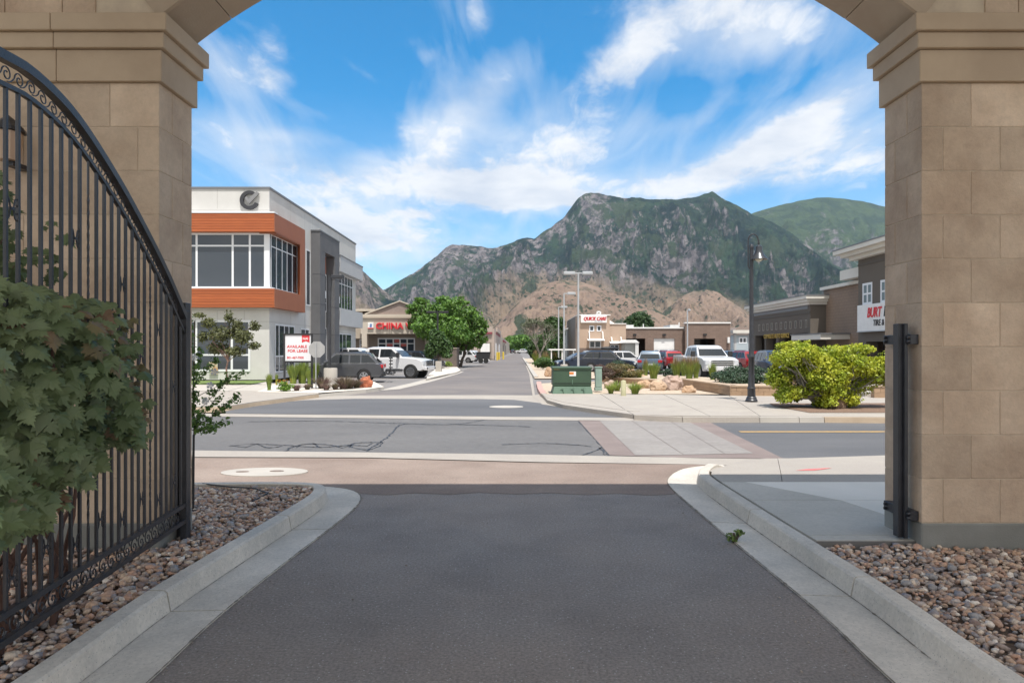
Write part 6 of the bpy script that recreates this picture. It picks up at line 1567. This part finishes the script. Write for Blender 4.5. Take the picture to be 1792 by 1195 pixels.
def bush(name, label, px, pyb, w, h, m, zb=.12, n=1500, size=.05, cat='shrub', group=None, seed=0, k=8):
    g0 = G(px, pyb, zb); r = thing(name, g0, label, cat, group)
    leaf_cloud('foliage', m, r, blobfield((g0.x, g0.y, zb + h * .5), w / 2, w / 2.4, h / 2, k, .5, seed), n, size, .4, seed=seed + 50)
    mb = MB(); [limb(mb, g0, (g0.x + rnd.uniform(-.3, .3) * w, g0.y, zb + h * .6), .02, .008, seed + i, .05, 3) for i in range(3)]; mb.build('stem', BARK, r); return r
# left white gravel bed
clump('feather_grass', 'upright green grass clump at the left end of the white gravel bed', 471, 683, .75, kind='tall', w=.7)
clump('feather_grass', 'slim green grass clump just left of the yellow flowers', 484, 674, .6, kind='tall', w=.5)
clump('feather_grass', 'tan-plumed grass against the office corner, leftmost', 473, 664, 1.25, kind='plume', w=.9)
clump('feather_grass', 'tan-plumed grass behind the left post of the lease sign', 487, 664, 1.2, kind='plume', w=.8)
clump('feather_grass', 'tall green grass filling the space under the lease sign, left', 513, 672, 1.05, kind='tall', w=1.1)
clump('feather_grass', 'tall green grass under the right half of the lease sign', 529, 671, 1.2, kind='tall', w=1.1)
clump('feather_grass', 'green grass right of the lease sign behind the stop sign post', 552, 668, 1.1, kind='tall', w=.8)
clump('feather_grass', 'thin green grass between lease sign post and stop sign post', 541, 674, .9, kind='tall', w=.7)
for px, py, h, lb in ((519, 684, .34, 'small bronze tuft below the lease sign'), (538, 682, .32, 'small green tuft left of the stop sign post'), (564, 680, .62, 'plum-coloured tuft right of the stop sign post'), (571, 683, .36, 'low reddish tuft in front of the white pedestal, left'), (587, 682, .34, 'low reddish tuft in front of the white pedestal, right'), (602, 681, .66, 'large plum-coloured tuft right of the white pedestal'), (612, 680, .5, 'green and plum tuft between pedestal and orange boulder'), (624, 679, .48, 'low green tuft touching the orange boulder')):
    clump('red_tuft', lb, px, py, h, kind='red', w=1.0)
r = bush('daylily', 'daylily with yellow orange flowers in the white gravel', 496, 685, .75, .5, leafm('daylily_leaf', (.16, .28, .03), (.10, .2, .02)), n=900, size=.045, seed=4)
mb = MB(); g0 = G(496, 685, .12); q = random.Random(3)
for k in range(26):
    c = Vector((g0.x + q.uniform(-.33, .33), g0.y + q.uniform(-.3, .1), .12 + q.uniform(.30, .50)))
    for t in range(5):
        a = t * 1.256; mb.add([c, c + Vector((math.cos(a) * .05, math.sin(a) * .05, .02)), c + Vector((math.cos(a + .5) * .05, math.sin(a + .5) * .05, .02))], [(0, 1, 2)])
mb.build('flower', mat('yellow_petal', (.75, .38, .02), trans=.2), r)
bush('column_shrub', 'narrow columnar green shrub against the white office corner', 449, 655, .65, 1.75, leafm('column_leaf', (.12, .20, .045), (.08, .14, .03)), .2, 2600, .06, seed=8, k=14)
bush('round_shrub', 'green rounded shrub at the foot of the columnar shrub', 458, 657, 1.0, .7, leafm('column_leaf', (.12, .2, .045)), .2, 1500, .06, seed=9)
for i, (px, lb) in enumerate(((352, 'broad-leaved shrub under the office window, leftmost'), (375, 'broad-leaved shrub under the office window, second from left'), (403, 'light green shrub below the sparse tree'), (425, 'light green shrub at the right end of the office window'))):
    bush('window_shrub', lb, px, 657, 1.3, .95 if i < 2 else .7, leafm('window_shrub_leaf', (.13, .24, .04), (.08, .16, .03)), .2, 1500, .07, seed=70 + i)
# little figure poster in the office window
MB().box(X_(363, 37.7), X_(378, 37.7), 37.9, 37.93, Z_(655, 37.9), Z_(633, 37.9)).build('window_poster', mat('poster_pale', (.45, .52, .46), (.5, .3, .15), 3, .7), of)
bush('low_green_plant', 'low green plant at the foot of the small tree', 781, 643, 1.2, .6, leafm('grass_green'  , (.16, .21, .035)), .12, 900, .08, seed=12)
clump('red_tuft', 'low tan tuft on the island by the small tree', 768, 650, .5, kind='red')
MB_ = MB(); MB_.box(X_(762, 54), X_(772, 54), 54, 54.6, .1, Z_(632, 54)); tag(MB_.build('concrete_block', CONCL), 'pale concrete post base in front of the small tree', 'concrete base')
# right: junipers and grasses beside the side road
for i, (px, py, w, h, lb) in enumerate(((950, 646, 2.2, 1.0, 'spreading juniper left of the transformer, nearest the road'), (968, 640, 2.4, 1.2, 'dark juniper behind the transformer box'), (985, 640, 2.0, 1.0, 'dark juniper at the foot of the single-headed light pole'), (948, 634, 2.6, 1.3, 'juniper at the foot of the bare-branched tree'), (964, 630, 3.2, 1.9, 'large dark juniper below the dense green tree'))):
    bush('juniper', lb, px, py, w, h, leafm('juniper_light', (.09, .17, .04), (.055, .11, .03)) if i == 0 else GR5, .1, 2200, .09, seed=80 + i, group='junipers beside the side road')
for i, (px, py, h, lb) in enumerate(((937, 636, 1.4, 'orange-tan grass at the left end of the island bed'), (955, 643, 1.35, 'orange-tan grass in the middle of the island bed'), (970, 640, 1.3, 'orange-tan grass just left of the transformer'), (944, 641, 1.0, 'short green grass near the road edge'))):
    clump('feather_grass', lb, px, py, h, .1, kind='plume' if i < 3 else 'tall', w=1.1)
for i, (px, py, h, w, k, lb) in enumerate(((1069, 689, .5, 1.0, 'tuft', 'small spiky grass tuft left of the marker post'), (1080, 684, .55, 1.1, 'tuft', 'spiky green tuft just behind the marker post'), (1111, 690, .58, 1.2, 'tuft', 'rounded green grass tuft right of the marker post'),
        (1144, 666, .95, 1.25, 'tall', 'wide green grass clump above the smooth tan boulder'), (1184, 664, 1.0, 1.1, 'plume', 'tan-plumed grass behind the jagged rock'), (1206, 666, 1.05, 1.1, 'plume', 'tan-plumed green grass just left of the white truck'), (1247, 668, .95, .8, 'tall', 'narrow green grass clump in front of the white truck'), (1218, 665, 1.05, .8, 'plume', 'tan-plumed grass overlapping the white truck wheel'),
        (1130, 660, .9, .8, 'plume', 'reddish-plumed grass in front of the blue suv'), (1196, 660, 1.0, .8, 'plume', 'reddish-plumed grass between the red suv and the white truck'), (1118, 664, .6, 1.0, 'tuft', 'yellowish yucca tuft behind the low wall'))):
    clump('feather_grass', lb, px, py, h, .3 if py < 672 else .12, kind=k, w=w)
for i, (px, py, w, h, m, lb) in enumerate(((1296, 674, 2.4, .95, GR5, 'dark green juniper mound in the planter left of the lamp post'), (1326, 674, 2.2, .85, GR5, 'dark green juniper mound in the planter right of the lamp post'), (1275, 672, 1.5, .75, GR5, 'dark juniper at the corner of the planter wall'),
        (1068, 664, 1.7, .95, leafm('bronze_leaf', (.17, .12, .06), (.10, .10, .04)), 'bronze green shrub behind the pale green pedestal'), (1100, 664, 1.6, .8, leafm('bronze_leaf2', (.19, .15, .05), (.12, .12, .04)), 'bronze green shrub left of the rounded pale rock'),
        (1080, 655, 1.8, .9, GR5, 'dark green shrub in front of the navy suv'), (1056, 665, 1.2, .8, leafm('plum_leaf', (.14, .08, .07), (.10, .07, .05)), 'plum-brown shrub just right of the transformer'), (1172, 662, 1.2, .55, GR5, 'low dark shrub behind the jagged rock'))):
    bush('planter_shrub', lb, px, py, w, h, m, .3, 2600, .05, seed=90 + i, group='shrubs in the right planter')
# weed in the right gutter
r = bush('gutter_weed', 'small green weed growing at the edge of the right gutter', 1286, 949, .17, .16, leafm('weed_leaf', (.22, .30, .08), (.15, .22, .06)), .0, 160, .022, seed=130, k=4)

# ---- big-leaved maple shrub in front of the gate
def maple_leaf(sc_, seed, fold=.18, curl=.2):
    out = [(0, -.02), (.06, .02), (.24, -.04), (.22, .06), (.36, .10), (.27, .17), (.46, .30), (.36, .33), (.50, .50), (.30, .45), (.22, .40), (.26, .56), (.17, .55), (.16, .70), (.08, .66), (0, .92)]
    pts = out + [(-x, y) for x, y in out[-2:0:-1]]
    q = random.Random(seed); vs = []
    for x, y in pts:
        x *= 1 + q.uniform(-.08, .08); y *= 1 + q.uniform(-.05, .05)
        vs.append((x * sc_, y * sc_, (-abs(x) * fold - curl * (y - .3) ** 2 + q.uniform(-.02, .02)) * sc_))
    vs += [(0, .12 * sc_, .02 * sc_), (0, .45 * sc_, .01 * sc_)]
    n = len(pts); f = []
    half = n // 2
    for i in range(n):
        j = (i + 1) % n; ym = (pts[i][1] + pts[j][1]) / 2
        f.append((i, j, n if ym < .3 else n + 1))
    f.append((0, n, n + 1))
    k1 = [i for i in range(n)]
    # bridge between the two midrib points
    a = min(range(half), key=lambda i: abs(pts[i][1] - .3) + (0 if pts[i][0] > 0 else 9)); b = (n - a) % n
    f += [(n, a, n + 1), (n, n + 1, b)]
    f = [t for t in f if t != (0, n, n + 1)]
    return np.array(vs), f
def mk_leafmat(name, c1, c2, tr=.22):
    m = mat(name, c1, c2, 1.3, .46, spec=.4, trans=tr, coord='pos', islvar=.3, lo=.42, hi=.58); return m
ML = mk_leafmat('maple_leaf_green', (.17, .21, .10), (.095, .135, .055)); MLB = mk_leafmat('maple_leaf_bronze', (.20, .125, .075), (.15, .13, .06))
ms = thing('maple_shrub', (-3.0, 4.2, .1), 'large maple shrub with broad green and bronze leaves in front of the iron gate', 'shrub')
variants = [maple_leaf(1.0, i, .1 + .06 * i, .12 + .1 * i) for i in range(4)]
vm = []
for k, (v, f) in enumerate(variants):
    for mm in (ML, MLB):
        me = bpy.data.meshes.new('leaf'); me.from_pydata([tuple(x) for x in v], [], f); me.update(); me.materials.append(mm); vm.append(me)
q = random.Random(77)
def hull(Yp):   # z range of the bush along the gate
    t = (Yp - 3.1) / 2.2
    return (.95 - .20 * t, 2.30 - .04 * t)
items = []
tries = 0
while len(items) < 1500:
    Yp = 3.0 + 2.15 * q.random(); t = (Yp - 3.0) / 2.15
    zl, zh = hull(Yp); zc = (zl + zh) / 2; a = q.uniform(-1, 1); zz_ = zc + a * (zh - zl) / 2
    prof_ = math.sqrt(max(0, 1 - abs(a) ** 2.6)); th = (.34 + .05 * math.sin(Yp * 5) + .10 * math.sin(zz_ * 4.3 + Yp * 3) + .07 * math.sin(zz_ * 9 + Yp * 7)) * prof_ * (1 - .35 * t)
    if t > .55 and abs(a - .35) > 1.0 - (t - .55) * .8: continue
    front = q.random() ** .5
    o_ = -.30 + (th + .30) * front
    if front < .15 and q.random() < .6: continue
    depth = th - o_
    items.append((depth, Yp, zz_, o_, a, t, (q.random() < (.03 + .30 * max(0, t - .5) * 1.6 + (.04 if a < -.6 else 0)))))
# behind the gate, higher up
for k in range(520):
    Yp = 3.6 + 1.3 * q.random(); zz_ = q.uniform(1.7, 3.2) - (Yp - 3.6) * .35; items.append((1.5, Yp, zz_, -.25 - q.random() * .6, 0, 0, q.random() < .08))
items.sort(key=lambda i: i[0] + q.uniform(0, .12))
bigV = {0: [], 1: []}; bigF = {0: [], 1: []}
for n_, (dep, Yp, zz_, o_, a, t, br) in enumerate(items):
    base = Vector((gx(Yp) + o_, Yp, zz_)); size = q.uniform(.08, .185) * (1 - .15 * t)
    if dep > 1: size *= .8
    # outward normal towards the driveway and the camera; tips hang down
    nn = Vector((.75 + q.uniform(-.55, .55), -.75 + q.uniform(-.6, .5), .45 + a * .35 + q.uniform(-.35, .5))).normalized()
    tip = Vector((q.uniform(-.8, .8), q.uniform(-.5, .5), -1.0 + q.uniform(-.1, .7))); tip = (tip - nn * tip.dot(nn)).normalized(); sd_ = tip.cross(nn)
    Mx = Matrix((sd_, tip, nn)).transposed()
    k = q.randrange(4)
    if n_ < 300:
        o = bpy.data.objects.new('leaf', vm[k * 2 + (1 if br else 0)]); col.objects.link(o); o.parent = ms
        M4 = Matrix.Translation(base - Vector((-3.0, 4.2, .1))) @ Mx.to_4x4() @ Matrix.Scale(size, 4); o.matrix_local = M4
    else:
        v, f = variants[k]; W = (np.array(Mx) @ (v * size).T).T + np.array(base); b0 = sum(len(x) for x in bigV[int(br)])
        bigV[int(br)].append(W); bigF[int(br)] += [tuple(i + b0 for i in t_) for t_ in f]
for k in (0, 1):
    T = np.array(bigF[k]); o = npmesh('foliage', np.concatenate(bigV[k]), T.ravel(), np.arange(len(T)) * 3, (ML, MLB)[k], ms); o['kind'] = 'stuff'
mb = MB()
for k in range(16):
    Yp = 3.2 + 2.0 * k / 15; e = Vector((gx(Yp) + q.uniform(-.3, .15), Yp, q.uniform(1.3, 2.3))); limb(mb, (gx(4.2) - .25 + q.uniform(-.1, .1), 4.2 + q.uniform(-.5, .5), .05), e, .022, .005, k, .05)
for k in range(8): Yp = 3.6 + 1.2 * k / 8; limb(mb, (gx(4.2) - .4, 4.2, .6), (gx(Yp) - .4 - q.random() * .3, Yp, q.uniform(2.4, 3.2)), .018, .004, 40 + k, .05)
mb.build('branch', mat('maple_bark', (.13, .07, .05), (.09, .05, .04), 9, .9), ms, smooth=True)
# wall lantern on the left pier behind the leaves
r = thing('wall_lantern', (X_(22, 6.0), 6.06, 3.6), 'dark wall lantern on the left pier glimpsed through the gate bars', 'lantern')
xl = X_(22, 6.0)
MB().lathe([(.0, .34), (.05, .30), (.13, .22), (.14, .19), (.0, .19)], (xl, 5.95, 3.6), 8).build('cap', BLACK, r)
MB().lathe([(.09, -.06), (.11, .185), (0, .186)], (xl, 5.95, 3.6), 8).build('glass', mat('amber_glass', (.45, .30, .2), rough=.2), r)
MB().box(xl - .04, xl + .04, 5.95, 6.158, 3.5, 3.54).build('bracket', BLACK, r)

# ================================================================ MOUNTAINS
def vnoise(x, y, seed):
    xi = np.floor(x).astype(np.int64); yi = np.floor(y).astype(np.int64); fx_ = x - xi; fy = y - yi
    def h(a, b):
        n = (a * 374761393 + b * 668265263 + seed * 974711) & 0xffffffff; n = ((n ^ (n >> 13)) * 1274126177) & 0xffffffff; return ((n ^ (n >> 16)) & 0xffff) / 65535.0
    u_ = fx_ * fx_ * fx_ * (fx_ * (fx_ * 6 - 15) + 10); v_ = fy * fy * fy * (fy * (fy * 6 - 15) + 10)
    return (h(xi, yi) * (1 - u_) + h(xi + 1, yi) * u_) * (1 - v_) + (h(xi, yi + 1) * (1 - u_) + h(xi + 1, yi + 1) * u_) * v_
def fbm(x, y, o, seed, ridged=False, gain=.5):
    s = 0; a = 1; t = 0
    for i in range(o):
        n = vnoise(x, y, seed + i * 17)
        if ridged: n = 1 - np.abs(2 * n - 1); n = n * n
        s = s + n * a; t += a; a *= gain; x, y = x * 2.03 + 17.1, y * 2.03 - 9.7
    return s / t
def range_mesh(name, crest, Yc, Yf, m, rows, step, noise_amp, sx, seed, power=1.2, x0=None, x1=None, jag=2.0, rid=.6, back=600):
    cx_ = np.array([c[0] for c in crest], float); cy_ = np.array([c[1] for c in crest], float)
    px = np.arange(x0 if x0 is not None else cx_[0], (x1 if x1 is not None else cx_[-1]) + step, step); cols = len(px)
    py = np.interp(px, cx_, cy_); py = py + jag * (fbm(px / 22., px * 0 + 3.3, 5, seed) - .5) * 2 * np.clip((611 - py) / 60, 0, 1)
    tanr = np.maximum((611 - py) / F, -.01); tx = (px - VX) / F
    S = np.linspace(0, 1, rows); SS = S ** .9
    dist = Yf + (Yc - Yf) * SS[:, None] + 0 * px[None]
    Xw = tx[None] * dist; crestz = tanr[None] * Yc
    wx = fbm(Xw / 900, dist / 900, 3, seed + 5) * 1.4
    base = crestz * (S[:, None] ** power)
    rg = fbm(Xw / sx + wx, dist / (sx * 3.2) + wx * .4, 6, seed, True, .52) - .45
    fine = fbm(Xw / (sx * .22), dist / (sx * .35), 5, seed + 31, True, .6) - .5
    env = (np.sin(np.pi * np.clip(S, 0, 1)) ** .7)[:, None] * np.clip(crestz / 300, 0, 1)
    z = base + noise_amp * env * (rg * rid * 2 + fine * .42)
    lim = tanr[None] * dist * .985
    z = np.where(S[:, None] < .985, np.minimum(z, lim - 2), z)
    z = np.maximum(z, -40); z[0] = -60
    # back slope
    zb = z[-1] * .55; yb = np.full(cols, Yc + back); Xb = tx * Yc
    V = np.stack([np.vstack([Xw, Xb[None]]), np.vstack([dist, yb[None]]), np.vstack([z, zb[None]])], 2) 
    R_ = rows + 1; i = np.arange(R_ - 1)[:, None] * cols + np.arange(cols - 1)[None]
    Fq = np.stack([i, i + 1, i + 1 + cols, i + cols], 2).reshape(-1, 4)
    V[..., 2] += HC
    o = npmesh(name, V.reshape(-1, 3), Fq.ravel(), np.arange(len(Fq)) * 4, m, smooth=True); o['kind'] = 'structure'; return o
def mountain_mat(name, green, rock, tan, gh=1.0, tan_top=300, rockbias=0.0, leftx=None, dots=True, veg=.5, tanx=None):
    m = bpy.data.materials.new(name); m.use_nodes = True; nt = m.node_tree; N = nt.nodes; L = nt.links; b = N['Principled BSDF']; b.inputs['Roughness'].default_value = .95; b.inputs['Specular IOR Level'].default_value = .1
    g_ = N.new('ShaderNodeNewGeometry'); sp = N.new('ShaderNodeSeparateXYZ'); L.new(g_.outputs['Position'], sp.inputs[0]); sn = N.new('ShaderNodeSeparateXYZ'); L.new(g_.outputs['Normal'], sn.inputs[0])
    def nz(sc_, det=6, rg=.6, st=(1, 1, 1), dist=0):
        mp = N.new('ShaderNodeMapping'); mp.inputs['Scale'].default_value = st; L.new(g_.outputs['Position'], mp.inputs[0])
        n = N.new('ShaderNodeTexNoise'); n.inputs['Scale'].default_value = sc_; n.inputs['Detail'].default_value = det; n.inputs['Roughness'].default_value = rg; n.inputs['Distortion'].default_value = dist; L.new(mp.outputs[0], n.inputs['Vector']); return n.outputs['Fac']
    def M(op, a, bb):
        n = N.new('ShaderNodeMath'); n.operation = op
        for i, v in enumerate((a, bb)):
            if isinstance(v, (int, float)): n.inputs[i].default_value = v
            else: L.new(v, n.inputs[i])
        return n.outputs[0]
    def rmp(f, a, bb, lo=0, hi=1):
        mr = N.new('ShaderNodeMapRange'); mr.inputs[1].default_value = a; mr.inputs[2].default_value = bb; mr.inputs[3].default_value = lo; mr.inputs[4].default_value = hi; L.new(f, mr.inputs[0]); return mr.outputs[0]
    def mix(f, a, bb):
        mx = N.new('ShaderNodeMix'); mx.data_type = 'RGBA'
        L.new(f, mx.inputs['Factor']) if not isinstance(f, (int, float)) else setattr(mx.inputs['Factor'], 'default_value', f)
        for k, v in (('A', a), ('B', bb)):
            if isinstance(v, tuple): mx.inputs[k].default_value = (*v, 1)
            else: L.new(v, mx.inputs[k])
        return mx.outputs['Result']
    # vegetation: two greens in patches; broken by rock on steep ground and noise bands
    gcol = mix(rmp(nz(.006, 6, .6), .42, .6), green[0], green[1])
    rcol = mix(rmp(nz(.02, 8, .7, (1, 1, .35)), .4, .62), rock[0], rock[1])
    slope = rmp(sn.outputs[2], .80, .45)
    rk = M('ADD', M('MULTIPLY', slope, .5), M('MULTIPLY', rmp(nz(.0032, 10, .70, (1.5, .45, .5), .9), .42, .60), .8))
    if leftx is not None: rk = M('ADD', rk, rmp(sp.outputs[0], leftx[1], leftx[0], 0, leftx[2]))
    rk = M('ADD', rk, rockbias - (.16 if leftx else 0)); rk = M('ADD', rk, M('MULTIPLY', M('SUBTRACT', nz(.022, 7, .7), .5), 1.6))
    c = mix(rmp(rk, .55, .85), gcol, rcol)
    # scattered dark trees on rock
    sh = rmp(nz(.03, 3, .5), .52, .56); 
    v = N.new('ShaderNodeTexVoronoi'); v.inputs['Scale'].default_value = .05; L.new(g_.outputs['Position'], v.inputs['Vector'])
    dm = M('MULTIPLY', rmp(v.outputs['Distance'], .40, .30), rmp(nz(.004, 5, .7), .46, .54))
    c = mix(M('MULTIPLY', sh, .55), c, green[1])
    # dry grass low down, with dark scrub
    hgt = M('ADD', sp.outputs[2], M('MULTIPLY', M('SUBTRACT', nz(.0022, 7, .6), .5), 600))
    if tanx: hgt = M('SUBTRACT', hgt, M('MULTIPLY', rmp(M('ABSOLUTE', M('SUBTRACT', sp.outputs[0], tanx[0]), 0), tanx[1], tanx[1] * .35), tanx[2]))
    tf = rmp(hgt, tan_top + 60, tan_top - 60)
    tcol = mix(rmp(nz(.008, 7, .65), .4, .65), tan[0], tan[1])
    c = mix(tf, c, tcol)
    if dots: c = mix(M('MULTIPLY', dm, .97), c, (.035, .05, .03)); c = mix(M('MULTIPLY', rmp(nz(.0055, 7, .65, (1, .5, 1), .8), .55, .60), .92), c, (.045, .065, .038))
    L.new(c, b.inputs['Base Color'])
    bp = N.new('ShaderNodeBump'); bp.inputs['Strength'].default_value = .9; bp.inputs['Distance'].default_value = 30; L.new(nz(.014, 10, .7), bp.inputs['Height']); L.new(bp.outputs[0], b.inputs['Normal'])
    m.cycles.use_bump_map_correction = False if hasattr(m.cycles, 'use_bump_map_correction') else None
    return m
GREEN = ((.034, .062, .036), (.012, .025, .022)); ROCK = ((.235, .21, .21), (.095, .088, .093)); TAN = ((.255, .195, .14), (.185, .145, .105))
mE = mountain_mat('scrub_slope', ((.05, .075, .04), (.025, .042, .028)), ((.23, .18, .155), (.15, .125, .115)), ((.30, .22, .165), (.21, .155, .12)), tan_top=210, rockbias=-.05)
crestB = [(600, 560), (640, 530), (680, 502), (700, 491), (735, 470), (765, 446), (780, 432), (792, 428), (805, 430), (832, 430), (850, 434), (872, 434), (890, 426), (905, 419), (920, 417), (935, 419), (950, 406), (965, 398), (985, 381), (1000, 362), (1012, 348), (1022, 340), (1034, 336), (1048, 337), (1060, 341), (1078, 343), (1095, 347), (1125, 347), (1160, 349), (1190, 348), (1215, 344), (1245, 341), (1265, 348), (1290, 360), (1312, 372), (1330, 380), (1365, 396), (1400, 420), (1450, 455), (1500, 490), (1550, 520), (1700, 580), (1800, 600)]
crestC = [(1180, 430), (1250, 400), (1310, 376), (1340, 366), (1370, 358), (1400, 351), (1430, 346), (1450, 345), (1480, 348), (1510, 352), (1540, 360), (1600, 372), (1700, 380), (1900, 400), (2200, 380), (2500, 420)]
crestA = [(60, 430), (200, 470), (350, 440), (480, 470), (560, 430), (600, 448), (626, 466), (640, 478), (655, 492), (668, 505), (682, 516), (700, 530), (725, 550), (760, 585), (790, 606)]
mA = mountain_mat('left_slope', GREEN, ((.25, .21, .19), (.14, .125, .12)), TAN, tan_top=150, rockbias=.35)
mB = mountain_mat('main_slope', GREEN, ROCK, TAN, tan_top=150, leftx=(-500, 900, .40), tanx=(400, 760, 190))
mC = mountain_mat('far_slope', ((.058, .088, .040), (.032, .054, .030)), ROCK, TAN, tan_top=40, rockbias=-.22, dots=False)
mD = mountain_mat('foothill_slope', GREEN, ((.30, .22, .17), (.24, .18, .145)), ((.275, .20, .15), (.215, .155, .12)), tan_top=420, rockbias=.3)
range_mesh('main_mountain', crestB, 4200, 2300, mB, 300, 1.5, 460, 640, 3, 1.05, jag=3.2)
range_mesh('far_mountain', crestC, 6200, 3600, mC, 120, 3, 320, 900, 9, .95, jag=1.2)
range_mesh('left_mountain', crestA, 3000, 1900, mA, 110, 2.5, 170, 300, 14, 1.0)
f1 = [(780, 611), (830, 600), (860, 578), (885, 552), (910, 528), (935, 508), (960, 497), (985, 492), (1010, 493), (1040, 500), (1080, 514), (1120, 531), (1160, 548), (1200, 562), (1250, 578), (1300, 596), (1350, 611)]
f2 = [(1080, 611), (1120, 580), (1160, 548), (1190, 522), (1215, 508), (1240, 506), (1262, 516), (1290, 534), (1320, 560), (1350, 585), (1380, 608)]
f3 = [(1240, 611), (1290, 588), (1320, 566), (1350, 550), (1380, 542), (1410, 540), (1445, 552), (1480, 566), (1560, 590), (1700, 611)]
range_mesh('foothill', f2, 2500, 1750, mE, 120, 2, 170, 150, 44, .8, jag=5)
range_mesh('foothill', f3, 2650, 1900, mE, 110, 2.5, 170, 160, 51, .8, jag=5)
range_mesh('foothill', f1, 2350, 1500, mD, 160, 1.6, 105, 170, 37, .8, jag=3.5, rid=.55)

# ================================================================ HAZE
HAZE = True
if HAZE:
    hm = bpy.data.materials.new('haze'); hm.use_nodes = True; nt = hm.node_tree; nt.nodes.remove(nt.nodes['Principled BSDF'])
    pv = nt.nodes.new('ShaderNodeVolumePrincipled'); pv.inputs['Color'].default_value = (.62, .78, 1.0, 1); pv.inputs['Density'].default_value = 3.6e-5; pv.inputs['Anisotropy'].default_value = .2
    nt.links.new(pv.outputs[0], nt.nodes['Material Output'].inputs['Volume'])
    o = MB().box(-9500, 9500, -60, 9900, -62, 1900).build('haze', hm); o['kind'] = 'stuff'
